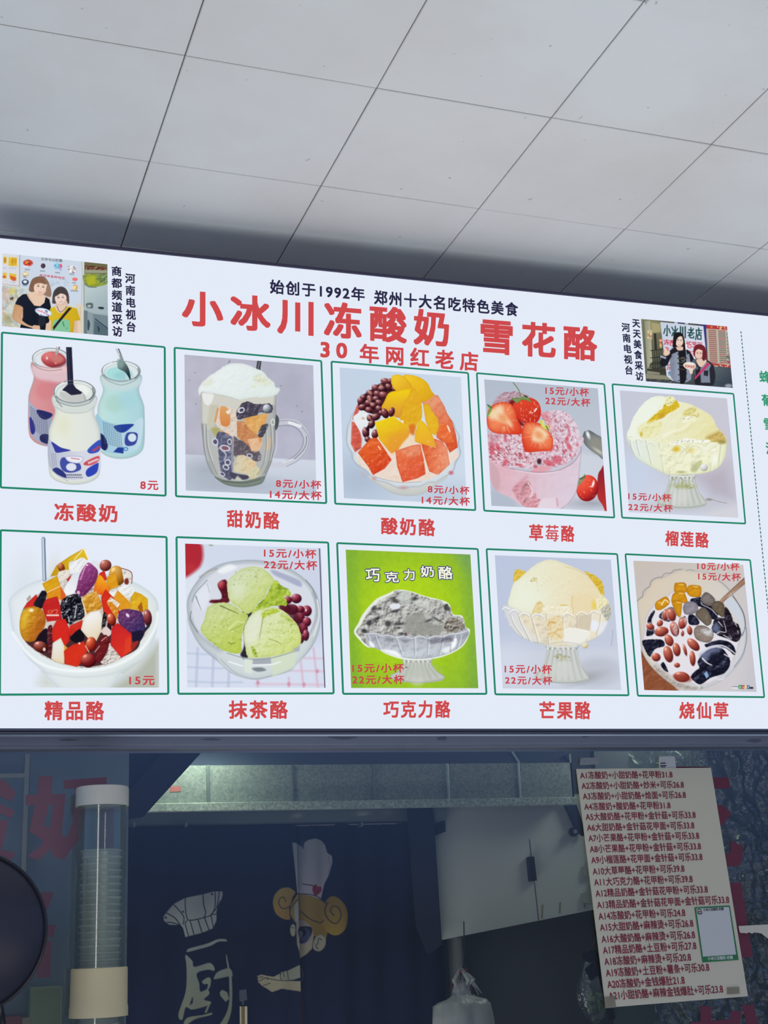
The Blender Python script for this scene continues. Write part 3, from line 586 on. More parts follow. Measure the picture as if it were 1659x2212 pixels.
    p.P([(1030, 460), (1090, 450), (1140, 540), (1200, 620), (1210, 720), (1170, 810), (1110, 770), (1060, 650)], '#e6b52a', emb=.6, sc=60, seed=4, **mg, edge='#cf9420', ew=9)
    for x, y, a_, b_, t in ((605, 560, 40, 58, -25), (680, 545, 34, 54, 15)): p.E(x, y, a_, b_, '#54202a', ang=t, lo='#2a0c12', hi='#9c5c5c', spec=.4)
    p.P([(490, 660), (700, 590), (760, 640), (840, 690), (885, 770), (840, 900), (760, 960), (680, 1010), (640, 970), (540, 850)], '#eac91c', g=(600, 640, '#ecd01e', 760, 980, '#e2922e'), emb=.45, sc=70, seed=7, **mg)
    p.P([(640, 830), (700, 790), (860, 740), (885, 775), (840, 900), (680, 1010), (640, 975)], '#e59a3a', a=.45, soft=10); p.P([(780, 640), (815, 640), (805, 675)], '#f6ecd8')
    p.P([(990, 615), (1060, 680), (1130, 780), (1180, 950), (1120, 930), (1000, 900), (930, 870), (950, 760)], '#ecc824', g=(1000, 650, '#ecc526', 1060, 940, '#e9a832'), edge='#d79a24', ew=10)
    p.P([(860, 830), (920, 800), (930, 890), (800, 950), (770, 940)], '#ecd9c0', sm=True, soft=4); p.P([(880, 690), (940, 690), (930, 800), (880, 770)], '#d9782c', sm=True, soft=6)
    # papaya cubes
    cube(p, [(1010, 900), (1180, 950), (1150, 840), (1240, 870), (1300, 950), (1330, 1130), (1200, 1250), (1100, 1210), (1060, 1080)], '#e4764e', g=(1010, 1000, '#e05c30', 1300, 1000, '#ec9a78'), seed=11)
    cube(p, [(440, 840), (510, 830), (560, 900), (680, 1080), (600, 1180), (470, 1250), (420, 1160), (300, 1000)], '#e2562a', g=(420, 860, '#e66a30', 560, 1240, '#d43f22'), seed=12, lo='#a82a14')
    cube(p, [(720, 980), (900, 920), (1000, 905), (1040, 1080), (1060, 1240), (960, 1290), (800, 1330), (740, 1150)], '#e2653c', g=(760, 1000, '#e8764a', 980, 1250, '#e0593a'), seed=13)
    p.P([(760, 990), (900, 930), (1000, 905), (1015, 1000), (900, 1060), (850, 1020)], '#eda07c', a=.6, soft=8, emb=.8, sc=40)
    p.dots(60, 3, 320, 860, 1300, 1300, (4, 8), ['#f8c8a8', '#f0a078'], a=.55)
    p.Ln([(530, 930), (555, 965)], 12, '#ffd9b8')

def strawberry_half(p, pts, core, c, tip, seeds):
    p.P(pts, '#de4a2e', sm=True, g=(c[0], c[1], '#f08a5c', tip[0], tip[1], '#dc3f26'), edge='#cf3420', ew=26, ea=.85)
    p.P(core, '#f2dcb8', sm=True, soft=9, a=.9); p.E(c[0], c[1], 60, 40, '#ea9a66', ang=40, soft=8, a=.9)
    rg = random.Random(seeds)
    for k in range(22):
        an = rg.uniform(0, 6.28); r0, r1 = rg.uniform(90, 120), rg.uniform(150, 210)
        p.Ln([(c[0] + r0 * math.cos(an), c[1] + r0 * math.sin(an)), (c[0] + r1 * math.cos(an), c[1] + r1 * math.sin(an))], 10, '#f6c8a0', a=.45, w1=4)

def pic_strawberry(p):
    p.grad(100, 80, '#b3bccb', 400, 1500, '#c3cad6'); p.P([(1180, 940), (1520, 1010), (1600, 1700), (1000, 1700), (1150, 1400)], '#ccd3de', soft=14); p.P([(60, 1380), (300, 1400), (460, 1500), (520, 1700), (60, 1700)], '#b2bccb', soft=20)
    p.E(1380, 1560, 240, 50, '#9da0ae', a=.8, soft=16); p.Ln([(1210, 1040), (1180, 1400), (1100, 1560)], 40, '#b3b6c6', a=.6, soft=8)
    # spoon
    p.P([(1265, 760), (1290, 700), (1345, 690), (1430, 740), (1500, 800), (1520, 1030), (1440, 980), (1330, 900), (1275, 830)], '#8a9092', sm=True, g=(1280, 720, '#6c747a', 1480, 960, '#a3a49c'), edge='#474e55', ew=22)
    p.E(1430, 860, 80, 100, '#8f9088', ang=-35, soft=14); p.E(1328, 740, 18, 46, '#f0f3f6', ang=-20, soft=4); p.E(1455, 940, 60, 14, '#c8c6b8', ang=35, soft=5)
    # loose strawberries
    p.P([(1445, 1240), (1480, 1160), (1530, 1145), (1570, 1700), (1500, 1580), (1440, 1470)], '#a8242c', sm=True, g=(0, 1160, '#8e2530', 0, 1600, '#c03434'))
    p.E(1320, 1380, 132, 158, '#da3a2c', lo='#8c1820', hi='#f0604a', ang=8); p.P([(1200, 1340), (1215, 1290), (1260, 1260), (1285, 1215), (1300, 1230), (1270, 1290), (1225, 1340)], '#7b8f64', sm=True); p.Ln([(1230, 1270), (1290, 1245)], 18, '#50683e')
    p.dots(26, 8, 1220, 1280, 1420, 1500, (4, 6), ['#f0a890', '#b02a24'], a=.6); p.E(1390, 1330, 14, 40, '#fbe6e0', ang=15, soft=2); p.E(1365, 1360, 20, 8, '#f2c0b4')
    # glass with pink ice
    gl = [(140, 1040), (400, 1130), (700, 1190), (980, 1160), (1180, 1060), (1250, 890), (1225, 1180), (1190, 1400), (1120, 1530), (1020, 1620), (800, 1640), (560, 1600), (400, 1490), (250, 1420), (165, 1280)]
    p.P(gl, '#dfc3cf', sm=True, g=(300, 1100, '#deb3bf', 1150, 1500, '#dccfdd'), emb=.5, sc=120, seed=7, lo='#c294a6', hi='#f0e2ea')
    p.P([(160, 1080), (230, 1120), (280, 1260), (250, 1400), (180, 1330)], '#cfa9b4', sm=True, soft=4); p.P([(430, 1390), (560, 1290), (620, 1300), (660, 1400), (620, 1500), (600, 1600), (520, 1560)], '#d69aa6', sm=True, soft=3, emb=.8, sc=60)
    p.P([(620, 1300), (660, 1370), (650, 1480), (700, 1420), (720, 1500), (770, 1520), (760, 1600), (600, 1610), (590, 1540), (640, 1480)], '#d69aa4', sm=True, emb=2.2, sc=26, hi='#f2dce4', lo='#a84c5c', rag=10)
    p.P([(770, 1520), (900, 1490), (960, 1500), (970, 1640), (740, 1640)], '#e3d5e0', sm=True, soft=4); p.Ln([(610, 1315), (660, 1400), (640, 1490)], 10, '#f1dde6'); p.Ln([(955, 1500), (965, 1590)], 22, '#c88a9c', a=.7)
    p.P([(640, 1180), (740, 1120), (820, 1110), (900, 1150), (760, 1195)], '#e0a2ae', sm=True, soft=3); p.Ln([(600, 1240), (500, 1330), (430, 1400)], 24, '#d48a98', a=.6, soft=6); p.E(1000, 1330, 150, 200, '#dcc9d8', a=.6, soft=30)
    p.Ln([(280, 1100), (480, 1160), (720, 1190), (960, 1170), (1140, 1080), (1230, 960), (1250, 890)], 12, '#a8889c', a=.75); p.Ln([(460, 1165), (740, 1205), (980, 1180)], 9, '#f2e8f0', a=.8); p.Ln([(1250, 900), (1225, 1160), (1190, 1400), (1100, 1550), (1010, 1625)], 8, '#a99cae', a=.7)
    # ice cream balls
    kw = dict(emb=2.3, seed=3, hi='#f4e8f0', lo='#a4687a')
    p.P([(200, 350), (250, 280), (330, 235), (430, 225), (560, 250), (660, 310), (500, 420), (220, 420)], '#b898a6', sm=True, rag=10, sc=26, emb=2.4, seed=9, hi='#e6dce4', lo='#6c4254')
    right = [(760, 500), (820, 465), (950, 450), (1060, 470), (1150, 550), (1210, 650), (1235, 740), (1280, 800), (1240, 890), (1200, 970), (1120, 1060), (990, 1120), (860, 1120), (740, 1090), (700, 900), (860, 700)]
    p.P(right, '#d9c2d0', sm=True, rag=9, sc=34, **kw); p.clip(right); p.P([(1050, 490), (1150, 570), (1240, 760), (1230, 880), (1150, 930), (1080, 760)], '#e0d2e0', sm=True, soft=14, a=.85, emb=.7, sc=40)
    p.P([(760, 500), (850, 470), (880, 620), (860, 700), (720, 620)], '#d68088', sm=True, soft=10, a=.75)
    p.clip()
    left = [(130, 740), (240, 725), (520, 740), (560, 900), (700, 960), (740, 1010), (700, 1090), (640, 1150), (520, 1130), (360, 1130), (230, 1080), (150, 1020)]
    p.P(left, '#dcc6d2', sm=True, rag=9, sc=32, **kw)
    ra, la = right, left
    p.dots(240, 5, 760, 470, 1200, 1110, (5, 10), ['#c4505e', '#a8606e', '#f4ecf4', '#d890a0'], inside=ra, a=.6, ang=65, asp=3); p.dots(260, 6, 140, 740, 720, 1110, (5, 10), ['#c04a5a', '#a05a68', '#f4ecf4', '#dc98a6', '#9a3a48'], inside=la, a=.6, ang=40, asp=3)
    for x, y, a_, b_, t in ((1100, 690, 12, 42, -10), (1075, 790, 20, 40, 20), (1100, 880, 24, 60, -30), (960, 1040, 60, 50, 0), (860, 1080, 70, 34, 20), (1200, 860, 16, 20, 0), (340, 1070, 30, 50, 20), (520, 1110, 40, 18, 20), (340, 790, 18, 36, 0), (250, 890, 26, 50, -20), (180, 900, 30, 90, 0), (900, 900, 24, 40, 20)): p.E(x, y, a_, b_, '#cc4456', ang=t, a=.65, soft=4)
    p.E(745, 1060, 26, 34, '#4a2834', soft=3); p.E(700, 1120, 24, 20, '#c03a48', a=.7, soft=3); p.P([(140, 740), (280, 740), (250, 800), (150, 850)], '#c08c98', a=.6, soft=14)
    # berries
    p.P([(380, 370), (460, 340), (520, 560), (600, 640), (470, 600)], '#7c2024', sm=True, soft=5)
    p.P([(430, 380), (520, 320), (640, 300), (730, 350), (765, 440), (760, 520), (720, 590), (640, 620), (560, 600), (500, 560), (460, 480)], '#dc3d28', sm=True, g=(520, 340, '#e24a30', 640, 620, '#c02c20'), edge='#c22c20', ew=20)
    rg = random.Random(2)
    for k in range(46):
        x, y = rg.uniform(520, 750), rg.uniform(350, 590)
        if ((x - 620) / 135) ** 2 + ((y - 460) / 150) ** 2 < 1: p.E(x, y, 4, 9, '#f8b090', ang=rg.uniform(-20, 20), a=.75)
    p.Ln([(690, 460), (712, 430)], 16, '#fff2ee'); p.Ln([(630, 470), (670, 480)], 9, '#f8d0c8')
    p.Ln([(435, 120), (490, 190), (515, 250), (535, 310)], 12, '#6f8a58'); p.P([(415, 300), (470, 305), (540, 295), (600, 285), (650, 350), (590, 330), (540, 325), (480, 365), (450, 345)], '#7b9a5c', sm=True, edge='#4a6a34', ew=8); p.Ln([(570, 275), (600, 290)], 14, '#2c2c28')
    strawberry_half(p, [(120, 540), (140, 440), (200, 380), (300, 350), (400, 370), (460, 450), (490, 560), (545, 680), (520, 735), (380, 735), (230, 725), (150, 680), (122, 610)], [(150, 540), (220, 420), (300, 400), (330, 500), (400, 580), (420, 640), (330, 600), (220, 560)], (310, 545), (500, 740), 1)
    p.P([(125, 390), (170, 400), (180, 450), (150, 520), (120, 510), (150, 440)], '#7e9850', sm=True); p.Ln([(130, 385), (180, 420)], 14, '#4c6c3a'); p.P([(140, 520), (200, 430), (190, 490)], '#e8e2a0', sm=True, soft=4)
    strawberry_half(p, [(545, 660), (590, 600), (680, 590), (780, 620), (850, 690), (905, 770), (910, 860), (880, 930), (760, 940), (600, 950), (560, 900), (535, 780)], [(680, 690), (730, 650), (800, 680), (850, 740), (790, 820), (720, 830), (660, 800)], (740, 745), (600, 950), 4)
    p.P([(750, 570), (790, 580), (800, 620), (850, 630), (860, 700), (830, 680), (780, 650)], '#d3d468', sm=True); p.Ln([(800, 570), (795, 630)], 12, '#e6e294'); p.Ln([(830, 640), (855, 690)], 16, '#5f8440')

def goblet(p, bowl, stem, rimcol='#c6cbc8', glass='#dfe2d6', body=None):
    p.P(bowl, glass, sm=True, edge='#9fa6a2', ew=12, ea=.5)

def stem(p, cx, y0, y1, w0, w1, base, seed, tint='#c9ccc6'):
    """pressed-glass goblet foot, ribbed"""
    p.P([(cx - w0, y0), (cx + w0, y0), (cx + w0 * 1.05, y0 + 60), (cx + w1 * .72, y0 + (y1 - y0) * .55), (cx + w1, y1 - 70), (cx + w1 * .93, y1 - 20), (cx + w1 * .5, y1 + 5), (cx, y1 + 12), (cx - w1 * .5, y1), (cx - w1 * .93, y1 - 30), (cx - w1, y1 - 80), (cx - w1 * .72, y0 + (y1 - y0) * .55), (cx - w0 * 1.05, y0 + 60)], tint, sm=True, edge='#8d9490', ew=10, ea=.6)
    rg = random.Random(seed)
    for k in range(15):
        t = (k - 7) / 7.5
        x0, x1 = cx + t * w0, cx + t * w1 * .95
        p.Ln([(x0, y0 + 20), (cx + t * w0 * 1.1, y0 + 90), (x1 * .5 + (cx + t * w0) * .5, y0 + (y1 - y0) * .55), (x1, y1 - 60 + 40 * (1 - t * t))], 7, '#8f9690' if k % 2 else '#eef0ec', a=.5)
    p.E(cx, (y0 + y1) / 2 + 60, w0 * .55, 110, '#d6d8d2', a=.7, soft=12)
    for k in range(12): p.E(cx - w0 + k * w0 / 5.6, y0 + 36, 8, 15, '#7e867e' if k % 2 else '#f4f5f2', a=.6)
    p.Ln([(cx - w0, y0 + 8), (cx, y0 + 18), (cx + w0, y0 + 8)], 12, '#e9ebe8'); p.Ln([(cx - w1 * .9, y1 - 40), (cx - w1 * .4, y1 - 4), (cx + w1 * .4, y1), (cx + w1 * .92, y1 - 36)], 9, '#a5aca0', a=.8)

def pic_durian(p):
    p.grad(100, 100, '#c6cad8', 1500, 700, '#c9c7d4'); p.P([(100, 1300), (520, 1180), (1000, 1180), (1600, 1380), (1600, 1720), (100, 1720)], '#cdd3e2', soft=40)
    p.E(300, 1080, 260, 260, '#c8d6ec', a=.7, soft=50); p.P([(1000, 1120), (1400, 1000), (1500, 1300), (1540, 1480), (1200, 1400)], '#b3abb8', soft=40, a=.75); p.P([(1150, 1560), (1560, 1480), (1560, 1680), (1150, 1680)], '#d4d2da', soft=30)
    p.Ln([(1160, 1420), (1230, 1430), (1320, 1455), (1400, 1470)], 6, '#7c746c', a=.8); p.E(1180, 1425, 30, 12, '#6c6a58', a=.7, soft=4)
    p.E(880, 1500, 330, 60, '#b4b8bc', a=.7, soft=20)
    stem(p, 850, 1120, 1520, 150, 300, 0, 3, '#c3c8c2'); p.E(860, 1260, 110, 26, '#9aa04e', a=.6, soft=8); p.dots(30, 2, 730, 1120, 980, 1290, (5, 9), ['#7c8440', '#a8ae60', '#e4e8d0'], a=.6); p.Ln([(740, 1280), (760, 1480)], 40, '#e4e8ea', a=.5, soft=8)
    bowl = [(170, 620), (210, 780), (270, 900), (420, 1000), (600, 1090), (700, 1120), (980, 1115), (1120, 1100), (1250, 1060), (1340, 980), (1390, 860), (1395, 700), (1300, 620), (500, 600)]
    p.P(bowl, '#e6e8c8', sm=True, g=(250, 0, '#dfe9e8', 700, 0, '#e9ebc6'), edge='#b9bf9c', ew=14)
    p.clip(bowl)
    for x0, x1, y1 in ((200, 260, 870), (280, 330, 890), (390, 470, 990), (545, 620, 1080), (680, 700, 1110), (1290, 1250, 1040), (1340, 1300, 1000), (1220, 1200, 1080)): p.Ln([(x0, 660), (x0 + (x1 - x0) * .35, 780), (x1, y1)], 12, '#b4bc98', a=.6); p.Ln([(x0 + 14, 660), (x0 + 14 + (x1 - x0) * .35, 780), (x1 + 12, y1)], 10, '#f6f8ec', a=.7)
    p.clip()
    p.P([(600, 780), (1200, 780), (1230, 960), (1050, 1080), (680, 1080), (610, 940)], '#eef0d0', sm=True, soft=12, emb=.4, sc=80); p.E(775, 800, 46, 34, '#dcb428', a=.85, soft=7); p.E(950, 815, 40, 30, '#dcc060', a=.7, soft=8); p.P([(950, 1060), (1000, 980), (1090, 940), (1080, 1010), (1000, 1085)], '#c6c894', sm=True, soft=4); p.E(1120, 1030, 48, 44, '#cfd2d2', lo='#a8a898', hi='#eef0f0'); p.E(1255, 930, 24, 80, '#f4f6f0', ang=8, soft=5); p.E(1010, 1040, 34, 40, '#b8bc9a', a=.7, soft=5)
    p.E(840, 1085, 50, 14, '#9a9c60', a=.7, soft=4)
    dome = [(170, 620), (200, 540), (240, 430), (310, 310), (400, 210), (500, 155), (600, 145), (650, 160), (700, 145), (750, 165), (770, 200), (860, 225), (960, 250), (1080, 310), (1180, 370), (1230, 420), (1280, 530), (1340, 590), (1395, 680), (1385, 730), (1250, 740), (1100, 740), (900, 720), (700, 740), (540, 720), (400, 690), (300, 680), (220, 700)]
    p.P(dome, '#edefc6', sm=True, rag=7, g=(250, 300, '#eef3e4', 1350, 650, '#e6dfa4'), emb=.55, sc=70, seed=5, lo='#cfc888', hi='#fbfbea')
    p.clip(dome)
    p.P([(170, 620), (240, 430), (400, 215), (560, 150), (640, 170), (560, 320), (420, 470), (330, 520), (300, 640), (200, 640)], '#ecf3e6', sm=True, soft=14, a=.85)
    p.clip()
    p.P([(400, 480), (480, 400), (590, 310), (640, 240), (700, 180), (780, 210), (815, 260), (780, 310), (700, 350), (610, 410), (520, 450), (440, 485)], '#d9b82a', sm=True, rag=10, emb=2, sc=26, seed=8, hi='#f1e27e', lo='#a8861a'); p.P([(640, 190), (700, 150), (760, 190), (720, 250), (660, 270)], '#eeecb0', sm=True, emb=1.6, sc=30, soft=3); p.E(600, 390, 60, 26, '#c99a2e', ang=-35, a=.8, soft=4)
    p.P([(870, 340), (960, 290), (1020, 290), (1000, 350), (920, 390), (870, 395)], '#dfd488', sm=True, soft=5, emb=.8, sc=40); p.Ln([(920, 400), (1000, 385), (1040, 400), (1050, 360)], 14, '#cfb45a', a=.8); p.P([(870, 400), (990, 400), (900, 480), (860, 470)], '#f3f2d6', sm=True, soft=3, emb=1, sc=30)
    p.P([(300, 540), (420, 470), (600, 470), (560, 600), (450, 670), (340, 640)], '#e8e6b0', sm=True, soft=8, emb=1.4, sc=44, seed=2, lo='#c8be74'); p.E(345, 620, 18, 28, '#c8b030', a=.8, soft=3)
    p.Ln([(1000, 440), (930, 500), (850, 560), (720, 590), (620, 640)], 26, '#f9f8e4', a=.7, soft=8); p.Ln([(980, 480), (900, 560), (760, 620)], 20, '#d8d08c', a=.5, soft=8)
    p.clip(dome)
    p.P([(1140, 660), (1240, 600), (1330, 580), (1395, 680), (1370, 740), (1230, 720)], '#c8ab58', sm=True, soft=8, a=.85, emb=.6, sc=40)
    p.clip()
    p.P([(680, 730), (840, 680), (900, 670), (1080, 690), (1190, 690), (1180, 720), (1090, 730), (900, 720), (740, 745)], '#f6f7ea', sm=True, rag=8, emb=1, sc=30); p.P([(1060, 760), (1180, 730), (1280, 720), (1300, 780), (1230, 850), (1160, 850), (1090, 830)], '#eef0d8', sm=True, rag=12, emb=2, sc=26, lo='#bcbc88'); p.E(1340, 715, 40, 24, '#7c7848', a=.5, soft=6)
    for x, y, r in ((310, 690, 50), (460, 735, 60), (800, 770, 80), (1010, 780, 90), (200, 640, 30)): p.Ln([(x - r, y + r * .4), (x - r * .5, y - r * .25), (x + r * .3, y - r * .3), (x + r, y + r * .3)], 9, '#f7f8f0', a=.8); p.Ln([(x - r, y + r * .4 + 14), (x - r * .5, y - r * .25 + 14), (x + r * .3, y - r * .3 + 14), (x + r, y + r * .3 + 14)], 5, '#b8bc98', a=.7)

def pic_jelly_bowl(p):
    p.P([(1560, 1100), (1600, 1100), (1600, 1600), (1000, 1600), (1350, 1350)], '#b3b9ac', soft=30); p.P([(440, 1380), (560, 1500), (620, 1560), (420, 1560), (380, 1500)], '#cfd6d0', soft=30)
    p.E(250, 620, 140, 300, '#d3dde2', a=.6, soft=40); p.E(520, 430, 60, 160, '#d8dcd8', a=.8, soft=20, ang=10)
    bowl = [(110, 640), (100, 820), (140, 1020), (260, 1230), (420, 1380), (480, 1460), (560, 1530), (650, 1600), (1010, 1600), (1140, 1500), (1210, 1400), (1420, 1260), (1540, 1050), (1580, 830), (1540, 640), (1300, 480), (900, 400), (400, 470)]
    p.P(bowl, '#e6eef2', sm=True, g=(300, 900, '#e4ebf0', 1200, 1560, '#dfe6e4'), edge='#c3d0d8', ew=30, ea=.8)
    p.Ln([(130, 1000), (260, 1190), (460, 1330), (760, 1380), (1100, 1340), (1380, 1190), (1540, 960), (1570, 800)], 22, '#f6fafc', soft=6); p.Ln([(420, 1390), (760, 1440), (1100, 1410), (1330, 1310)], 14, '#c9d5da', a=.8, soft=6); p.P([(1200, 1400), (1400, 1270), (1380, 1300), (1230, 1410)], '#c8cfc6', soft=4)
    p.P([(230, 1040), (360, 1190), (600, 1310), (850, 1350), (1100, 1310), (1340, 1150), (1500, 900), (1300, 600), (900, 400), (400, 600), (220, 780)], '#d2c9c2', sm=True, emb=1, sc=40)
    p.P([(240, 1060), (420, 1000), (900, 1000), (1330, 1000), (1380, 1140), (1200, 1250), (950, 1330), (640, 1310), (400, 1200)], '#4c2c30', sm=True); p.P([(1000, 1280), (1100, 1100), (1200, 1240), (1080, 1310)], '#d8cfc8', sm=True, emb=2, sc=30)
    p.Ln([(432, 62), (437, 300), (443, 470)], 38, '#8f9fb6'); p.Ln([(428, 62), (434, 300), (440, 470)], 12, '#d3dfee'); p.Ln([(446, 62), (452, 300), (456, 470)], 8, '#5f6c82')
    def jel(pts, c, hi, lo, seed=1, g=None, k=.5): p.P(pts, c, g=g, emb=k, sc=60, seed=seed, hi=hi, lo=lo, edge=lo, ew=8, ea=.35)
    R = dict(hi='#f0563c', lo='#9c1414'); A = dict(hi='#fde08a', lo='#b06c10')
    # back row
    jel([(500, 440), (560, 330), (690, 240), (840, 155), (880, 270), (760, 330), (640, 400), (560, 430)], '#d8b224', '#f3dc64', '#9c7414', g=(560, 400, '#c89c1c', 840, 160, '#e3c02a')); p.Ln([(740, 270), (835, 160)], 9, '#f8eaa8'); p.Ln([(835, 160), (880, 270)], 10, '#fbf3d0'); p.E(610, 350, 34, 46, '#8c3c1c', lo='#4c1808', hi='#d88c5c', ang=-20)
    p.P([(690, 300), (760, 275), (820, 250), (870, 290), (850, 350), (790, 400), (700, 390)], '#eceef0', sm=True, emb=.6, sc=40); p.P([(580, 400), (700, 380), (660, 500), (610, 520)], '#e6dfd4', sm=True, soft=3, emb=.8, sc=40); p.P([(660, 470), (720, 410), (680, 500)], '#b83434')
    p.P([(900, 300), (960, 280), (1000, 350), (980, 420), (930, 400)], '#dfe4ea', sm=True); p.E(1050, 330, 60, 56, '#8a4038', lo='#3c1414', hi='#c07868', ang=-30, spec=.3); jel([(985, 410), (1040, 375), (1065, 470), (1010, 500)], '#d03428', **R)
    p.E(1165, 430, 80, 100, '#b87c28', lo='#74440e', hi='#dcb060', ang=-15, spec=.2); p.P([(1210, 360), (1310, 400), (1310, 500), (1240, 520)], '#e4ded8', emb=1, sc=30); p.Ln([(1215, 358), (1308, 400), (1310, 510)], 8, '#7c3c2c'); p.E(1260, 490, 22, 34, '#7c3028')
    jel([(1070, 440), (1150, 390), (1180, 540), (1100, 570), (1060, 500)], '#dd9c1e', **A); jel([(960, 420), (1010, 430), (1100, 560), (1060, 640), (930, 600)], '#f0a01c', '#fbd060', '#d8501c', g=(1000, 440, '#f2b41c', 960, 640, '#e2501e'))
    p.P([(720, 440), (790, 390), (800, 470), (770, 560), (700, 640), (640, 590), (660, 520)], '#eaedf1', sm=True, g=(650, 600, '#f2f3f5', 780, 420, '#dce2ea'))
    p.P([(760, 560), (790, 430), (830, 350), (880, 300), (940, 340), (975, 390), (960, 480), (900, 570), (820, 640), (750, 600)], '#8a3c78', sm=True, g=(790, 380, '#a04c8c', 950, 560, '#5e1c4c'), emb=1.1, sc=30, seed=4, hi='#e0a8d0', lo='#5c1850'); p.Ln([(850, 340), (800, 470)], 9, '#e8c0dc', a=.8); p.E(780, 600, 16, 20, '#ecd0e4', a=.8); p.E(865, 325, 12, 8, '#f4e4ee')
    p.P([(1090, 590), (1210, 540), (1260, 520), (1330, 560), (1300, 640), (1200, 640), (1130, 640)], '#eceef0', sm=True, emb=.5, sc=40)
    jel([(1300, 650), (1340, 590), (1400, 610), (1470, 660), (1475, 770), (1400, 780), (1290, 760)], '#dcaa20', '#f6e070', '#a4760c', k=1.1); p.P([(1370, 740), (1410, 690), (1425, 790), (1400, 810)], '#a85c1c')
    jel([(1130, 650), (1170, 575), (1290, 690), (1300, 760), (1200, 780)], '#e09a26', **A); p.P([(1200, 590), (1290, 690), (1250, 650)], '#f6dca0', soft=3)
    jel([(420, 510), (570, 430), (600, 530), (460, 600)], '#dba31e', **A); jel([(455, 605), (600, 530), (640, 600), (600, 670), (470, 660)], '#dd8f1e', '#f2bc50', '#c0661a'); p.P([(600, 530), (660, 640), (610, 700)], '#d8602c'); p.Ln([(455, 605), (600, 535)], 8, '#f6dca0')
    jel([(230, 760), (270, 700), (360, 615), (375, 650), (340, 740)], '#cc2c28', **R); p.P([(265, 660), (300, 620), (310, 650), (270, 690)], '#a8a49c'); p.P([(335, 720), (380, 640), (420, 580), (465, 600), (450, 680), (410, 760)], '#1c1a26', sm=True, emb=1, sc=30, hi='#6c6c80')
    jel([(420, 750), (450, 670), (570, 635), (610, 760), (620, 870), (470, 890)], '#c32626', **R, seed=3); p.E(500, 790, 26, 16, '#e0704c', r0=.6); p.Ln([(470, 825), (580, 825)], 16, '#f6e4dc', a=.9); p.Ln([(520, 780), (570, 770), (560, 810)], 8, '#e88a60', a=.8)
    p.P([(610, 690), (720, 615), (800, 640), (840, 800), (820, 860), (760, 880), (690, 920), (620, 850)], '#15151f', sm=True, emb=3.2, sc=26, seed=7, hi='#c8d0dc', rag=6); p.Ln([(760, 730), (745, 850)], 9, '#e6eaf0', a=.8); p.Ln([(680, 840), (690, 890)], 9, '#f0f2f6', a=.8)
    jel([(810, 660), (870, 610), (960, 585), (1020, 730), (1010, 760), (860, 820)], '#d79a34', '#fff0cc', '#94600e', k=2.2, seed=9); p.Ln([(815, 670), (860, 815)], 10, '#fbeed0', a=.9); p.Ln([(820, 660), (960, 590)], 8, '#f6d48c', a=.8)
    jel([(1005, 650), (1050, 565), (1130, 650), (1200, 800), (1080, 840), (1030, 800)], '#d3301f', '#f2603c', '#9c1a12'); jel([(1060, 700), (1100, 645), (1195, 710), (1160, 870), (1120, 800)], '#d88a24', '#fff4dc', '#b0640e', k=2); p.P([(1065, 690), (1105, 645), (1195, 712), (1170, 750), (1110, 690)], '#efe6da', emb=1.4, sc=22, soft=2)
    # front row
    p.P([(195, 900), (220, 790), (290, 745), (380, 745), (440, 800), (455, 900), (400, 1030), (330, 1085), (250, 1080), (205, 1010)], '#d39a20', sm=True, g=(230, 800, '#dfae22', 440, 900, '#b05a1c'), emb=.5, sc=40, edge='#a06a18', ew=16); p.E(310, 775, 24, 16, '#f6ecd0', soft=3); p.E(250, 860, 30, 80, '#e3bd44', ang=12, soft=10, a=.7)
    p.P([(400, 1000), (470, 960), (480, 1130), (400, 1090), (350, 1090)], '#1c1420', sm=True); p.E(405, 1140, 75, 56, '#6c2a22', lo='#2c0c0c', hi='#b8685c', ang=20, spec=.4); p.E(440, 1165, 14, 18, '#e8c8c0'); p.P([(475, 950), (520, 940), (520, 1200), (490, 1210), (470, 1080)], '#5c1c26', sm=True, emb=1, sc=30)
    jel([(520, 960), (560, 880), (650, 860), (690, 960), (690, 1080), (650, 1130), (520, 1080)], '#d52a22', '#ea4630', '#a41814', k=.3); jel([(690, 930), (760, 900), (825, 870), (810, 960), (740, 1020), (690, 1030)], '#cf3026', **R, k=1); p.P([(700, 1050), (800, 960), (840, 1060), (760, 1100)], '#15121c', sm=True)
    p.P([(805, 970), (840, 840), (900, 790), (990, 775), (1030, 860), (1010, 980), (960, 1080), (880, 1060)], '#ebeae6', g=(860, 860, '#f0f0f0', 980, 1070, '#e3d2ae'), edge='#d0c0a0', ew=12); p.P([(1030, 800), (1065, 830), (1050, 930), (1010, 970)], '#1c1820', sm=True, emb=2, sc=24)
    p.E(1110, 870, 44, 66, '#9c3020', lo='#4c0c0c', hi='#e08060', ang=-15, spec=.4); p.P([(1070, 900), (1110, 940), (1090, 1010), (1070, 960)], '#2c1820', sm=True)
    p.P([(1175, 870), (1190, 790), (1240, 765), (1330, 770), (1410, 800), (1440, 900), (1440, 980), (1370, 1030), (1290, 1000), (1220, 960)], '#5a2c68', sm=True, g=(1220, 800, '#74386c', 1400, 1000, '#30285c'), emb=1.5, sc=24, seed=6, hi='#b4a0d0', lo='#30143c', edge='#3c1c48', ew=14); p.E(1270, 825, 14, 22, '#ead4ea', ang=-40); p.P([(1310, 1000), (1440, 980), (1390, 1090), (1320, 1080)], '#1e1a34', sm=True)
    p.E(1470, 850, 42, 82, '#6c2830', lo='#2c0c14', hi='#a86058', ang=-5, spec=.4); p.Ln([(1430, 990), (1480, 930)], 26, '#26263a')
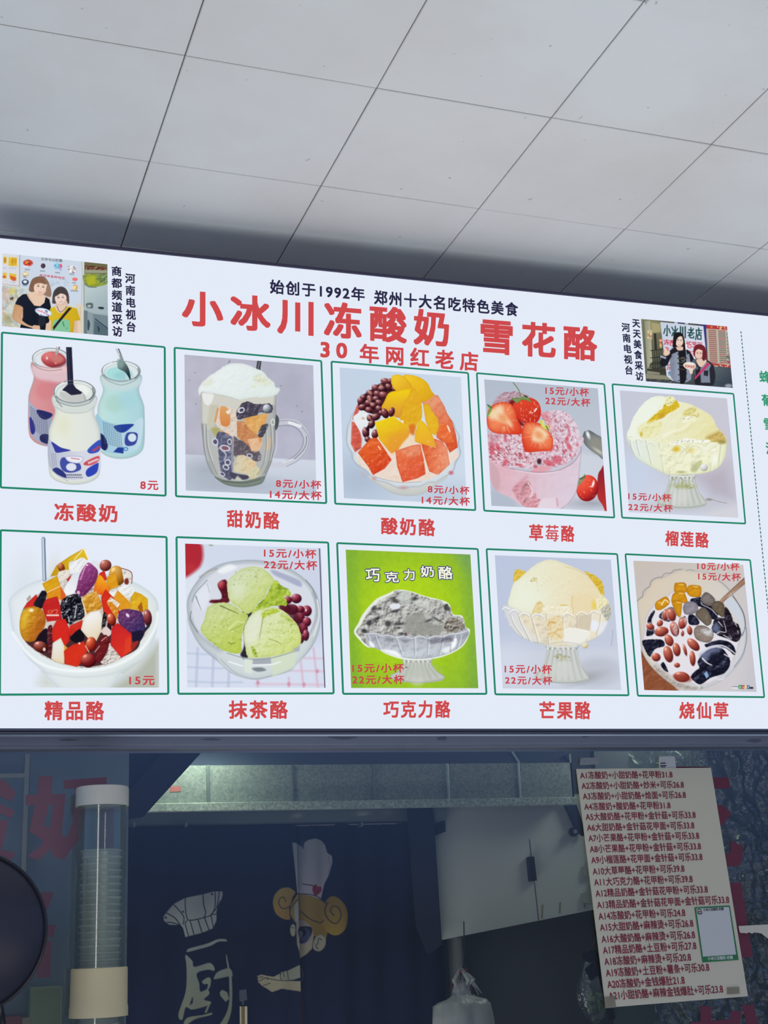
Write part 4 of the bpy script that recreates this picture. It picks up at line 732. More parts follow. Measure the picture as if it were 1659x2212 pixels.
    p.P([(1010, 980), (1060, 940), (1110, 1000), (1060, 1040)], '#e0cfc8', sm=True); jel([(1110, 950), (1170, 900), (1310, 1010), (1310, 1180), (1210, 1250), (1100, 1120)], '#d22c24', '#ec4c34', '#a01412', k=.25, g=(1120, 930, '#c8262a', 1300, 1230, '#dc3426')); p.P([(1250, 1060), (1310, 1030), (1310, 1180), (1230, 1220)], '#e04a2a', a=.6, soft=5); p.P([(1310, 1110), (1380, 1080), (1340, 1150), (1310, 1180)], '#9c2c28', sm=True)
    p.P([(525, 1100), (605, 1050), (650, 1150), (640, 1310), (560, 1290), (510, 1260)], '#eceae4', g=(540, 1100, '#e8ecec', 640, 1280, '#e6d6b8'), edge='#c8b88c', ew=10); p.P([(640, 1120), (675, 1150), (640, 1180)], '#d89c30')
    jel([(635, 1180), (720, 1120), (835, 1085), (870, 1180), (810, 1290), (770, 1340), (645, 1310)], '#d5321f', '#ee5a30', '#a41c10', k=.35); p.E(790, 1105, 10, 10, '#fbe0d0')
    p.E(905, 1115, 54, 74, '#a83020', lo='#5c0c0c', hi='#e07850', ang=10, spec=.3); p.Ln([(850, 1130), (885, 1190)], 10, '#f0d8cc', a=.8); p.E(880, 1275, 78, 72, '#7c1c20', lo='#3c0810', hi='#c06050', spec=.3); p.P([(940, 1200), (970, 1100), (1040, 1020), (1085, 1060), (1070, 1180), (1000, 1290), (950, 1280)], '#6a1a20', sm=True, emb=1, sc=40, hi='#b86860', lo='#3c0810', edge='#4c1018', ew=12); p.Ln([(1060, 1040), (1010, 1080)], 10, '#e0a89c', a=.8); p.Ln([(945, 1190), (990, 1130)], 8, '#f0dcd4', a=.7)

def pic_matcha(p):
    p.grad(100, 60, '#d3dcec', 1500, 900, '#cbd3e6'); p.P([(60, 1150), (1600, 1080), (1600, 1610), (60, 1610)], '#d5ddee', soft=30)
    p.E(180, 640, 140, 330, '#e4eaf2', a=.7, soft=40)
    for x in (230, 400, 570): p.Ln([(x, 1150), (x - 20, 1600)], 26, '#aebcd6', a=.6, soft=4)
    for y in (1200, 1345, 1495): p.Ln([(100, y), (420, y + 14), (700, y + 10)], 20, '#b4c0da', a=.6, soft=4)
    for x in (860, 1190, 1350, 1500): p.Ln([(x - 50 if x > 1300 else x, 1150 if x > 1300 else 1460), (x, 1600)], 20, '#d8a0b4', a=.55, soft=4)
    for y in (1250, 1385, 1525): p.Ln([(1180 if y < 1500 else 840, y), (1560, y + 6)], 22, '#dcb4c6', a=.6, soft=4)
    for x, y in ((865, 1510), (1190, 1525), (1350, 1530), (1490, 1390)): p.E(x, y, 18, 22, '#cc7c98', a=.6, soft=3)
    p.P([(60, 0), (250, 40), (285, 130), (275, 240), (220, 320), (60, 390)], '#b02a38', sm=True, soft=9); p.E(150, 300, 60, 50, '#c23c40', a=.5, soft=10); p.E(370, 60, 20, 10, '#7d9070', soft=3, a=.8)
    # glass bowl
    bowl = [(115, 720), (130, 600), (200, 470), (320, 340), (500, 250), (760, 215), (1000, 240), (1240, 330), (1420, 480), (1505, 640), (1525, 840), (1500, 1000), (1420, 1160), (1280, 1310), (1200, 1390), (1000, 1450), (820, 1480), (600, 1420), (440, 1290), (260, 1130), (150, 930)]
    p.P(bowl, '#ccd4e2', sm=True, g=(200, 300, '#cfd5e0', 1300, 1300, '#d5dfe0'), edge='#96a0aa', ew=40, ea=.75)
    inner = [(170, 740), (210, 570), (320, 420), (520, 300), (780, 262), (1050, 300), (1300, 420), (1430, 580), (1470, 760), (1440, 940), (1340, 1080), (1120, 1200), (800, 1250), (500, 1170), (300, 1040), (200, 900)]
    p.P(inner, '#d6dbe6', sm=True, soft=5); p.P([(210, 600), (330, 480), (360, 560), (300, 740), (240, 720)], '#e0e4ef', sm=True, soft=6); p.Ln([(210, 600), (240, 680), (270, 750)], 14, '#6b7076', a=.7, w1=4); p.Ln([(330, 470), (355, 560)], 8, '#8b9098', a=.5)
    p.P([(440, 330), (560, 265), (640, 300), (500, 360)], '#ecf0f4', sm=True, soft=6); p.P([(1010, 320), (1160, 370), (1310, 440), (1310, 500), (1150, 430), (1030, 370)], '#a9b0c8', sm=True, soft=5); p.Ln([(250, 400), (340, 340), (430, 310)], 16, '#8d8f94', a=.6, soft=4); p.Ln([(300, 370), (400, 320)], 8, '#c8c0a0', a=.8)
    p.Ln([(150, 850), (200, 960), (330, 1080), (480, 1180)], 50, '#aeb6bc', a=.7, soft=8); p.Ln([(160, 760), (155, 850), (230, 980)], 10, '#6f777c', a=.8); p.Ln([(170, 660), (210, 560), (330, 430)], 10, '#7c8488', a=.7); p.Ln([(1440, 560), (1480, 700), (1470, 850), (1400, 1010), (1280, 1120)], 24, '#a4acb6', a=.8, soft=4); p.Ln([(1490, 640), (1510, 820), (1450, 1020)], 10, '#eef2f6', a=.9); p.Ln([(1370, 430), (1440, 520), (1480, 620)], 14, '#7e868c', a=.6)
    # red beans
    p.P([(440, 480), (490, 430), (540, 450), (560, 660), (370, 670), (370, 640), (470, 630), (480, 580)], '#5c1a28', sm=True, soft=3, emb=1, sc=50, hi='#a85458'); p.E(485, 490, 40, 55, '#8c2432', lo='#4c1020', hi='#c06068')
    for x, y, a_, b_ in ((1270, 625, 55, 50), (1180, 640, 44, 40), (1380, 755, 52, 58), (1310, 740, 46, 40), (1230, 740, 60, 55), (1150, 730, 60, 50), (1300, 830, 60, 60), (1380, 870, 46, 50), (1330, 940, 60, 60), (1370, 1010, 34, 60), (1310, 1050, 40, 50)):
        p.E(x, y, a_, b_, '#6c1c30', lo='#2c0c1c', hi='#b05c6c', spec=.25, soft=2)
    p.P([(1080, 700), (1240, 700), (1320, 900), (1300, 1080), (1260, 900)], '#4a1626', sm=True, a=.8, soft=6); p.E(1370, 745, 8, 14, '#f4dcdc'); p.P([(700, 770), (800, 760), (760, 1240), (680, 1220), (720, 1100)], '#2c2634', sm=True, soft=4)
    M = dict(lo='#8fa032', hi='#eef4d2')
    # top scoop
    p.P([(800, 780), (860, 690), (960, 580), (1010, 460), (1060, 430), (1110, 480), (1190, 530), (1215, 600), (1150, 600), (1170, 690), (1080, 700), (960, 720), (900, 770)], '#a3bd3e', sm=True, rag=12, emb=2.4, sc=60, seed=21, lo='#5f7a1c', hi='#d8e27c')
    p.P([(540, 470), (580, 400), (680, 320), (800, 285), (920, 310), (1010, 390), (1030, 450), (970, 530), (940, 600), (860, 680), (800, 760), (740, 785), (660, 720), (570, 650), (545, 560)], '#cfdca6', sm=True, rag=5, g=(600, 380, '#d5dfc0', 900, 740, '#c3d475'), emb=.55, sc=60, seed=3, **M, edge='#aabf5c', ew=20, ea=.4)
    p.E(660, 540, 80, 90, '#dfe6d6', a=.5, soft=18); p.dots(30, 3, 600, 320, 880, 500, (4, 7), ['#a3b072', '#8c9a5c'], a=.5)
    # left scoop
    p.P([(260, 950), (300, 850), (330, 730), (400, 680), (500, 665), (600, 690), (690, 760), (760, 810), (720, 920), (690, 1060), (690, 1180), (640, 1205), (520, 1180), (420, 1120), (330, 1050)], '#c3d482', sm=True, rag=5, g=(350, 720, '#cdd9a4', 640, 1180, '#b9cc50'), emb=.8, sc=50, seed=8, **M, edge='#a3b850', ew=22, ea=.4)
    p.Ln([(470, 700), (560, 740), (660, 785)], 14, '#5f7032', a=.85, w1=6); p.Ln([(560, 950), (640, 870), (720, 880)], 16, '#e4edb8', a=.6, soft=4); p.Ln([(570, 960), (660, 920), (715, 890)], 8, '#8fa348', a=.7); p.dots(24, 8, 360, 780, 700, 1150, (4, 8), ['#8fa04c', '#7c8f3c', '#e6eec0'], a=.6)
    p.Ln([(550, 1080), (580, 1100), (620, 1090)], 8, '#5c6c2c', a=.8)
    # right scoop
    p.P([(715, 980), (740, 880), (800, 790), (900, 735), (1020, 715), (1130, 750), (1220, 830), (1290, 920), (1320, 1050), (1280, 1150), (1150, 1210), (1000, 1240), (860, 1250), (760, 1240), (730, 1130)], '#d3dfa0', sm=True, rag=6, g=(780, 800, '#dbe4c8', 1200, 1180, '#cfdd84'), emb=.9, sc=50, seed=12, **M, edge='#b0c060', ew=20, ea=.4)
    p.P([(740, 900), (880, 760), (900, 900), (860, 1060), (740, 1100)], '#e2e8d6', sm=True, soft=14, a=.75); p.Ln([(920, 790), (905, 900), (880, 1040)], 9, '#6d7c34', a=.85, w1=4); p.P([(900, 790), (960, 740), (1080, 740), (1080, 770), (980, 800), (930, 830)], '#b5c840', sm=True, rag=6, emb=1.5, sc=30, lo='#6d8424'); p.P([(1100, 800), (1180, 810), (1260, 900), (1180, 860)], '#b9cb58', sm=True, a=.8, soft=5, emb=1.4, sc=24)
    p.Ln([(980, 1050), (1060, 1075), (1110, 1105)], 7, '#8a9a44', a=.8); p.P([(790, 1130), (830, 1150), (860, 1230), (820, 1225)], '#a4bc3c', sm=True, emb=2, sc=22); p.dots(40, 9, 980, 860, 1270, 1100, (4, 9), ['#9fb04c', '#b4c46c', '#eaf0cc'], a=.55)
    # front glass
    p.P([(480, 1180), (760, 1255), (1000, 1240), (1200, 1190), (1420, 1080), (1290, 1300), (1190, 1380), (820, 1470), (600, 1410), (450, 1290)], '#cfd9da', sm=True, a=.62, soft=5); p.P([(810, 1260), (1000, 1245), (1005, 1310), (810, 1320)], '#a7adb6', soft=3); p.P([(800, 1360), (900, 1350), (950, 1380), (860, 1395)], '#7f868e', sm=True, soft=3); p.P([(720, 1250), (800, 1260), (800, 1420), (720, 1400)], '#dde5da', soft=4, a=.9); p.P([(1010, 1240), (1280, 1170), (1250, 1340), (1020, 1450)], '#d4dfc4', soft=6, a=.8)
    p.Ln([(810, 1325), (1000, 1320), (1100, 1290)], 12, '#f2f5f7'); p.Ln([(560, 1290), (700, 1335)], 16, '#f0f3f6', a=.9); p.Ln([(540, 1200), (780, 1262), (1010, 1250), (1250, 1180)], 12, '#8f9aa0', a=.7); p.Ln([(470, 1260), (620, 1400), (820, 1470), (1000, 1440)], 12, '#a6b0ba', a=.6); p.P([(1240, 1150), (1310, 1120), (1300, 1180), (1240, 1190)], '#a9b4b8', soft=3)
    p.Ln([(1513, 97), (1528, 500), (1545, 1000), (1570, 1567)], 9, '#1c2030', sm=False)

def pic_chocolate(p):
    p.C[:] = hx('#a4cc22'); r = np.clip(np.hypot((p.X - 800) / 760, (p.Y - 840) / 900), 0, 1.4)[..., None]
    p.C = p.C * (1 - .55 * np.clip(r - .55, 0, 1)) + hx('#5d8f58') * .55 * np.clip(r - .55, 0, 1); p.E(760, 620, 360, 300, '#b4d822', a=.6, soft=60)
    p.P([(90, 35), (180, 35), (230, 1600), (140, 1600)], '#74a83c', soft=30, a=.6); p.P([(1400, 80), (1500, 90), (1590, 1600), (1480, 1600)], '#78a848', soft=30, a=.7); p.P([(1300, 60), (1500, 90), (1520, 300)], '#6c9c70', soft=40, a=.7)
    p.C *= (1 + .08 * (fbm(p.X / 40, p.Y / 40, 3) - .5))[..., None]
    stem(p, 890, 1255, 1520, 150, 300, 0, 6, '#bfc4bc'); p.E(768, 1357, 14, 8, '#4c4c48'); p.E(900, 1400, 200, 90, '#b4bab0', a=.6, soft=16)
    halo = [(180, 960), (230, 860), (280, 760), (420, 600), (560, 530), (660, 488), (800, 500), (980, 560), (1110, 590), (1240, 640), (1290, 760), (1390, 780), (1430, 900), (1478, 940), (1440, 1060), (1360, 1150), (1220, 1220), (1060, 1260), (760, 1270), (560, 1215), (420, 1140), (330, 1130), (250, 1060)]
    p.P(halo, '#e4eae0', sm=True, edge='#f0f4ee', ew=8)
    bowl = [(280, 980), (330, 1110), (440, 1150), (580, 1205), (760, 1250), (900, 1262), (1060, 1248), (1220, 1205), (1350, 1140), (1430, 1050), (1460, 950), (1300, 900), (400, 920)]
    p.P(bowl, '#bcc2cc', sm=True, g=(0, 1000, '#a9adb8', 0, 1250, '#cfd6de'), edge='#868e96', ew=14, emb=.5, sc=60, seed=3)
    p.clip(bowl)
    for x0, x1 in ((330, 420), (410, 500), (640, 720), (850, 860), (1010, 1000), (1180, 1130), (1300, 1250), (1370, 1310)): p.Ln([(x0, 1000), (x0 * .6 + x1 * .4, 1100), (x1, 1220)], 10, '#8a9098', a=.55); p.Ln([(x0 + 16, 1000), (x0 * .6 + x1 * .4 + 16, 1100), (x1 + 12, 1220)], 12, '#eef2f6', a=.5)
    p.P([(480, 1160), (640, 1170), (720, 1250), (600, 1215)], '#f2f5f8', sm=True, soft=5); p.P([(350, 1060), (400, 1090), (410, 1130), (360, 1120)], '#f0f3f6', sm=True, soft=4); p.P([(1280, 1060), (1330, 1030), (1320, 1110), (1270, 1150)], '#f6f8fa', sm=True, soft=4); p.P([(1170, 1150), (1250, 1120), (1240, 1190), (1180, 1190)], '#e8ecf0', sm=True, soft=5); p.P([(1010, 1050), (1280, 1010), (1290, 1060), (1040, 1090)], '#5c5a68', soft=7, a=.7, emb=1, sc=30); p.P([(540, 1020), (640, 1030), (620, 1070), (520, 1060)], '#7c8088', soft=5, a=.7); p.P([(690, 1040), (800, 1050), (760, 1090)], '#70747c', soft=5, a=.6)
    p.clip()
    heap = [(200, 960), (250, 890), (300, 800), (370, 700), (450, 620), (560, 560), (660, 500), (780, 510), (900, 545), (1000, 580), (1110, 600), (1180, 630), (1230, 650), (1270, 720), (1290, 780), (1380, 790), (1420, 860), (1410, 930), (1300, 970), (1150, 1000), (1000, 1010), (820, 1000), (700, 1000), (560, 990), (450, 980), (330, 970), (320, 1090), (270, 1050), (230, 1000)]
    p.P(heap, '#b2b2ae', sm=True, rag=12, emb=3.2, sc=52, seed=31, lo='#3c3a3a', hi='#e2e4e2'); 
    p.P([(700, 520), (800, 510), (820, 600), (760, 650), (690, 600)], '#c4c8c2', sm=True, soft=6, emb=.6, sc=50); p.P([(850, 600), (980, 590), (1060, 640), (1000, 690), (880, 660)], '#c8ccc6', sm=True, soft=8, emb=.8, sc=60)
    p.P([(740, 940), (780, 800), (900, 740), (1000, 760), (1100, 830), (1180, 870), (1170, 960), (1060, 1000), (860, 990)], '#9a9a94', sm=True, soft=8, emb=.8, sc=34, seed=7, lo='#5c5a58', hi='#c4c6c0'); p.P([(960, 740), (1060, 770), (1170, 860), (1100, 880), (1000, 830)], '#c0c2bc', sm=True, soft=5, emb=1.6, sc=26, a=.8)
    p.P([(580, 660), (650, 640), (700, 660), (670, 705), (600, 700)], '#dfe4ec', sm=True); p.P([(600, 720), (700, 700), (660, 740), (590, 740)], '#3c3c42', sm=True, soft=3, a=.8)
    for x, y, a_, b_, t in ((640, 610, 34, 22, 10), (430, 810, 60, 14, -25), (560, 870, 34, 30, 20), (680, 870, 60, 16, -5), (350, 860, 30, 34, 0), (1220, 690, 46, 26, 35), (1020, 830, 40, 12, -20), (1110, 820, 50, 10, 30), (860, 590, 40, 18, -10), (710, 980, 30, 16, 0), (400, 700, 20, 34, 30), (300, 950, 40, 20, 20)): p.E(x, y, a_, b_, '#2e2c30', ang=t, a=.75, soft=4)
    p.P([(1190, 850), (1290, 800), (1400, 860), (1400, 930), (1280, 970), (1200, 940)], '#8a847a', sm=True, rag=10, emb=3.6, sc=30, seed=5, lo='#2c2826', hi='#cfcac2')
    p.Ln([(290, 985), (420, 975), (490, 1005), (560, 995), (650, 1020), (740, 1005), (830, 1030), (920, 1005), (1000, 1030), (1090, 1005), (1180, 1010), (1250, 985), (1360, 975), (1460, 940)], 10, '#e6e9ec', a=.8); p.E(760, 985, 14, 20, '#4c3030', a=.8, soft=3)

def pic_mango(p):
    p.grad(100, 60, '#bcc6de', 1450, 900, '#c3cbdd'); p.P([(60, 1150), (1700, 1150), (1700, 1720), (60, 1720)], '#ccd2e0', soft=30); p.E(250, 1300, 200, 200, '#d2d9e8', a=.8, soft=50)
    p.E(1290, 1450, 250, 150, '#b0b4c2', a=.75, soft=26, ang=-5); p.E(1290, 1450, 190, 110, '#c2c5d0', a=.8, soft=24, ang=-5); p.E(1150, 1520, 180, 50, '#8f9498', a=.6, soft=16, ang=-15); p.Ln([(1485, 940), (1480, 1040), (1468, 1135)], 5, '#8a8a90', a=.7)
    stem(p, 880, 1130, 1570, 175, 320, 0, 4, '#c7cbc8'); p.dots(16, 2, 790, 1240, 980, 1310, (8, 14), ['#9c9a72', '#b4b088'], a=.6); p.P([(760, 1350), (1000, 1350), (1040, 1520), (740, 1520)], '#ccd0ca', soft=20, a=.6)
    bowl = [(165, 655), (200, 780), (250, 890), (330, 990), (430, 1050), (560, 1100), (700, 1135), (880, 1145), (1060, 1130), (1180, 1090), (1290, 1040), (1380, 950), (1430, 830), (1465, 740), (1430, 650), (900, 640), (300, 640)]
    p.P(bowl, '#e0dcd2', sm=True, g=(200, 0, '#d6dae0', 800, 0, '#e8e0cc'), edge='#a6aeb8', ew=12)
    p.P([(360, 760), (700, 780), (1000, 770), (1220, 770), (1200, 960), (1080, 1090), (880, 1130), (700, 1110), (540, 1000)], '#e6dcc4', sm=True, soft=8, emb=.4, sc=80)
    p.clip(bowl)
    for x0, x1, y1 in ((180, 250, 880), (260, 420, 1040), (355, 500, 1080), (510, 600, 1100), (690, 720, 1120), (890, 890, 1080), (1060, 1060, 1100), (1225, 1180, 1060), (1340, 1290, 1000)): p.Ln([(x0, 760), (x0 + (x1 - x0) * .3, 880), (x1, y1)], 11, '#b8b2a4', a=.7); p.Ln([(x0 + 16, 770), (x0 + 16 + (x1 - x0) * .3, 880), (x1 + 14, y1)], 14, '#f4f3ee', a=.65)
    p.clip()
    p.P([(1070, 780), (1220, 770), (1200, 960), (1070, 930)], '#cfc3ac', sm=True, soft=8, a=.8); p.P([(890, 960), (1000, 930), (1200, 960), (1180, 1050), (1060, 1120), (900, 1080)], '#ecebe4', sm=True, soft=5); p.Ln([(900, 950), (1000, 925), (1200, 965)], 9, '#f8f8f4')
    p.P([(1240, 830), (1320, 860), (1290, 950), (1230, 950)], '#e8ecf6', sm=True, soft=5); p.P([(1360, 870), (1420, 850), (1370, 960), (1310, 1000)], '#e4e8f2', sm=True, soft=6)
    p.P([(700, 830), (860, 780), (900, 930), (880, 1060), (740, 1040), (700, 960)], '#e6d6ae', sm=True, rag=10, emb=1.6, sc=40, seed=5, lo='#c49a54', hi='#f6efdc'); p.Ln([(710, 900), (740, 850), (800, 860)], 14, '#cf9c4c', a=.8); p.Ln([(710, 1000), (790, 980), (870, 1040)], 14, '#d6b46c', a=.7); p.Ln([(820, 940), (900, 940)], 14, '#d8b060', a=.6)
    p.E(1155, 1130, 38, 34, '#dfd4ae', lo='#bca870', hi='#efe6c8'); p.Ln([(560, 1090), (720, 1110), (880, 1090), (1080, 1110)], 8, '#a8aca8', a=.6)
    # fruit edges
    p.P([(300, 370), (310, 260), (350, 220), (440, 250), (420, 300), (370, 360)], '#dfc04c', sm=True, rag=8, emb=2, sc=28, hi='#f4e49c', lo='#b08824'); p.P([(1150, 240), (1260, 290), (1360, 370), (1385, 530), (1330, 500), (1230, 350)], '#dab83a', sm=True, rag=10, emb=2, sc=28, hi='#f4e6a4', lo='#a88420')
    dome = [(235, 640), (260, 520), (300, 390), (370, 330), (470, 240), (540, 180), (650, 120), (760, 105), (880, 140), (1010, 190), (1130, 250), (1220, 340), (1290, 430), (1340, 520), (1330, 640), (1250, 730), (1060, 770), (860, 760), (640, 750), (460, 740), (320, 690)]
    p.P(dome, '#ebe6c8', sm=True, rag=5, g=(400, 500, '#e9ecd6', 1200, 560, '#e9dcb8'), emb=.35, sc=50, seed=9, lo='#d4c89c', hi='#f8f6e6', edge='#dcd6b4', ew=20, ea=.4)
    p.clip(dome)
    p.E(480, 560, 180, 130, '#eaf0e2', a=.6, soft=40); p.P([(1000, 560), (1090, 500), (1240, 520), (1290, 680), (1060, 760), (1000, 680)], '#ead8b0', sm=True, soft=16, a=.8); p.Ln([(1005, 540), (1000, 640), (1020, 740)], 8, '#c8b068', a=.7); p.E(1265, 650, 26, 50, '#e8c840', a=.8, soft=8)
    p.clip()
    p.dots(60, 4, 480, 300, 1200, 560, (4, 7), ['#d8cfa0', '#f6f4e4'], a=.5); p.dots(16, 5, 500, 320, 580, 370, (5, 8), ['#c0ae68'], a=.6); p.Ln([(920, 190), (1050, 225), (1170, 290)], 12, '#d6cc96', a=.7)
    p.P([(520, 730), (560, 650), (610, 595), (660, 640), (640, 720), (560, 760)], '#e2d29c', sm=True, rag=9, emb=1.6, sc=28, lo='#c0a050', hi='#f6efd0'); p.P([(640, 690), (720, 650), (800, 670), (920, 660), (1000, 710), (900, 760), (740, 755)], '#efe9d2', sm=True, rag=10, emb=1.6, sc=30, lo='#cab878'); p.Ln([(860, 650), (940, 650)], 14, '#d8b84c', a=.7)
    p.P([(1280, 590), (1330, 520), (1400, 560), (1440, 620), (1400, 690), (1310, 690)], '#ece4bc', sm=True, rag=8, emb=1.5, sc=30, lo='#bca85c'); p.P([(1350, 690), (1440, 640), (1465, 740), (1430, 830), (1370, 770)], '#b8b8a8', sm=True, rag=8, emb=2.2, sc=24, lo='#6c6c60')
    for x, y, r in ((210, 690, 44), (310, 720, 50), (430, 760, 60), (590, 770, 70), (950, 760, 60), (1120, 745, 60), (1265, 730, 50)): p.Ln([(x - r, y + r * .35), (x - r * .5, y - r * .2), (x + r * .2, y - r * .25), (x + r, y + r * .25)], 12, '#f4f6f8', a=.9); p.Ln([(x - r, y + r * .35 + 15), (x - r * .5, y - r * .2 + 15), (x + r * .2, y - r * .25 + 15), (x + r, y + r * .25 + 15)], 6, '#a4a8ae', a=.7)

def pic_grass_jelly(p):
    p.grad(100, 100, '#c8bfb6', 1400, 1500, '#cfcbd0'); p.P([(90, 1040), (330, 1330), (560, 1560), (700, 1700), (60, 1700), (60, 1100)], '#8c5136', soft=5, emb=.3, sc=60); p.P([(1450, 300), (1600, 200), (1700, 1700), (1300, 1700), (1430, 1300)], '#c6c4cc', soft=30)
    bowl = [(115, 560), (180, 480), (250, 370), (330, 270), (410, 260), (520, 210), (640, 165), (800, 180), (960, 200), (1090, 290), (1210, 400), (1300, 520), (1390, 680), (1420, 860), (1420, 1060), (1380, 1220), (1280, 1360), (1150, 1480), (1000, 1560), (860, 1600), (700, 1590), (540, 1540), (380, 1420), (250, 1280), (170, 1120), (150, 900)]
    p.P(bowl, '#d6ccbf', sm=True, g=(300, 300, '#d8cbb6', 1400, 1300, '#cfd2da'), edge='#9aa0aa', ew=14, ea=.6)
    p.Ln([(120, 540), (180, 490), (190, 430), (240, 385), (270, 370), (290, 300), (380, 258), (405, 265), (450, 215), (520, 210), (560, 175), (650, 165)], 7, '#6c6c72', a=.8); p.Ln([(710, 185), (750, 168), (800, 180)], 6, '#77777c', a=.7); p.Ln([(1090, 300), (1150, 340), (1220, 410)], 7, '#77777c', a=.7); p.Ln([(1260, 480), (1340, 600), (1390, 700), (1410, 840), (1370, 960)], 12, '#55596a', a=.85); p.Ln([(1420, 860), (1425, 1000), (1380, 1180), (1280, 1330)], 10, '#767c90', a=.8)
    p.P([(1150, 500), (1300, 560), (1380, 760), (1390, 900), (1340, 780), (1200, 600)], '#c9d2de', sm=True, soft=6)
    mass = [(200, 900), (215, 760), (270, 650), (350, 560), (470, 490), (560, 420), (800, 420), (950, 440), (1090, 540), (1190, 620), (1260, 760), (1350, 880), (1350, 1000), (1310, 1150), (1240, 1300), (1130, 1440), (960, 1540), (760, 1530), (560, 1470), (400, 1340), (270, 1200), (180, 1050)]
    p.P(mass, '#e3dfe6', sm=True, edge='#a49c9c', ew=14)
    p.P([(330, 1310), (450, 1400), (560, 1490), (760, 1560), (900, 1570), (850, 1600), (640, 1590), (480, 1500), (340, 1370)], '#a89c90', sm=True, a=.7, soft=6, emb=1, sc=40)
    J = dict(emb=1.6, sc=60, hi='#8a8fa8', lo='#05060e')
    for k, pts in enumerate([[(240, 840), (250, 750), (310, 660), (330, 680), (290, 780), (330, 920), (230, 960)], [(180, 1020), (300, 1000), (420, 1010), (440, 1080), (330, 1120), (270, 1210), (210, 1120)],
        [(390, 700), (460, 640), (540, 620), (600, 700), (500, 790), (390, 750)], [(730, 720), (800, 710), (860, 790), (840, 830), (740, 820)], [(750, 530), (870, 495), (900, 540), (1060, 620), (1080, 740), (1010, 760), (950, 650), (840, 600)],
        [(1170, 610), (1240, 700), (1270, 790), (1330, 830), (1360, 950), (1310, 1030), (1200, 1000), (1080, 950), (1010, 880), (1050, 750), (1150, 730)], [(930, 1060), (1100, 1010), (1230, 1040), (1290, 1120), (1280, 1190), (1180, 1110), (1060, 1080), (960, 1100)],
        [(840, 1270), (900, 1180), (1010, 1110), (1130, 1110), (1200, 1190), (1230, 1280), (1170, 1400), (1000, 1460), (870, 1540), (760, 1460), (800, 1390), (860, 1340)], [(400, 1300), (440, 1280), (490, 1390), (430, 1360)], [(620, 760), (700, 730), (680, 850), (620, 870)]]):
        p.P(pts, '#191a2c' if k != 5 else '#221a26', sm=True, rag=5, seed=k + 3, **J)
    p.P([(870, 1200), (930, 1140), (1010, 1100), (1130, 1100), (1060, 1160), (1000, 1180), (940, 1260)], '#7c86a8', sm=True, soft=10, a=.75); p.P([(1010, 880), (1060, 800), (1100, 860), (1090, 930)], '#6c7c9c', sm=True, soft=7, a=.8)
    for pts, w in (([(880, 1150), (1000, 1090), (1150, 1080), (1300, 1180)], 26), ([(1040, 960), (1150, 985), (1250, 1030), (1300, 1130)], 20), ([(1060, 940), (1110, 910), (1180, 910), (1150, 780)], 12), ([(1090, 790), (1140, 850)], 12), ([(1150, 950), (1240, 1000), (1230, 960)], 10), ([(900, 1230), (950, 1280), (1010, 1310)], 22), ([(1160, 1180), (1250, 1240), (1240, 1310)], 14), ([(780, 1500), (860, 1570), (850, 1600)], 20), ([(1060, 1470), (1130, 1480), (1160, 1450)], 24), ([(940, 650), (990, 740), (1000, 850)], 22), ([(1290, 810), (1310, 850)], 10), ([(1320, 900), (1325, 930)], 10)): p.Ln(pts, w, '#dcdce6', a=.9, w1=w * .5)
    p.P([(915, 1410), (950, 1380), (975, 1440), (945, 1470)], '#86a8d4')
    # kidney beans
    for x, y, a_, b_, t in ((460, 710, 40, 70, 5), (530, 710, 48, 80, -15), (660, 810, 50, 70, 20), (565, 880, 52, 88, -15), (390, 810, 36, 42, 30), (410, 910, 84, 58, -10), (275, 850, 50, 38, 25), (500, 1015, 50, 72, -25), (490, 1180, 56, 100, -15), (590, 1125, 46, 80, -10), (790, 1065, 52, 92, -45), (690, 1130, 20, 70, -15), (780, 1230, 36, 90, -5), (745, 895, 32, 55, -10), (660, 930, 20, 36, 0), (345, 1215, 54, 50, 20), (595, 1310, 36, 30, 10), (650, 1450, 96, 62, 10)):
        p.E(x, y, a_ + 9, b_ + 9, '#f2eef2', ang=t, a=.7, soft=3); p.E(x, y, a_, b_, '#9a4034', ang=t, lo='#54191c', hi='#c87c68', spec=.3, soft=1.6)
    p.P([(560, 800), (600, 850), (590, 960), (545, 900)], '#e0c8cc', sm=True, a=.7, soft=5, emb=2, sc=24); p.P([(670, 740), (720, 760), (700, 830)], '#e8ccd0', sm=True, a=.7, soft=5, emb=2, sc=20)
    p.P([(560, 1420), (740, 1440), (760, 1500), (640, 1510), (560, 1470)], '#8a3428', sm=True, a=.6, soft=6)
    # taro and sweet potato balls
    def cyl(pts, c, hi, lo): p.P(pts, c, sm=True, emb=.7, sc=55, hi=hi, lo=lo, edge=lo, ew=16, ea=.6)
    Y = ('#d3941c', '#f6d468', '#965608')
    cyl([(565, 340), (600, 325), (690, 328), (715, 400), (700, 440), (570, 440)], *Y); cyl([(720, 380), (760, 352), (870, 365), (885, 430), (870, 490), (760, 490), (712, 440)], *Y); cyl([(540, 470), (600, 425), (670, 425), (720, 540), (700, 570), (600, 560), (530, 560)], *Y)
    cyl([(535, 560), (600, 528), (650, 560), (650, 640), (635, 735), (600, 720), (560, 640)], *Y); cyl([(335, 570), (380, 530), (460, 490), (505, 540), (490, 590), (400, 650), (340, 640)], *Y); p.Ln([(410, 590), (450, 530), (490, 560)], 14, '#fbeab8', a=.9)
    for x, y in ((620, 345), (790, 370), (620, 450), (590, 560), (370, 560)): p.Ln([(x, y), (x + 50, y + 4)], 12, '#f8dc84', a=.7)
    T = ('#7c7470', '#c4bcb8', '#3c3430')
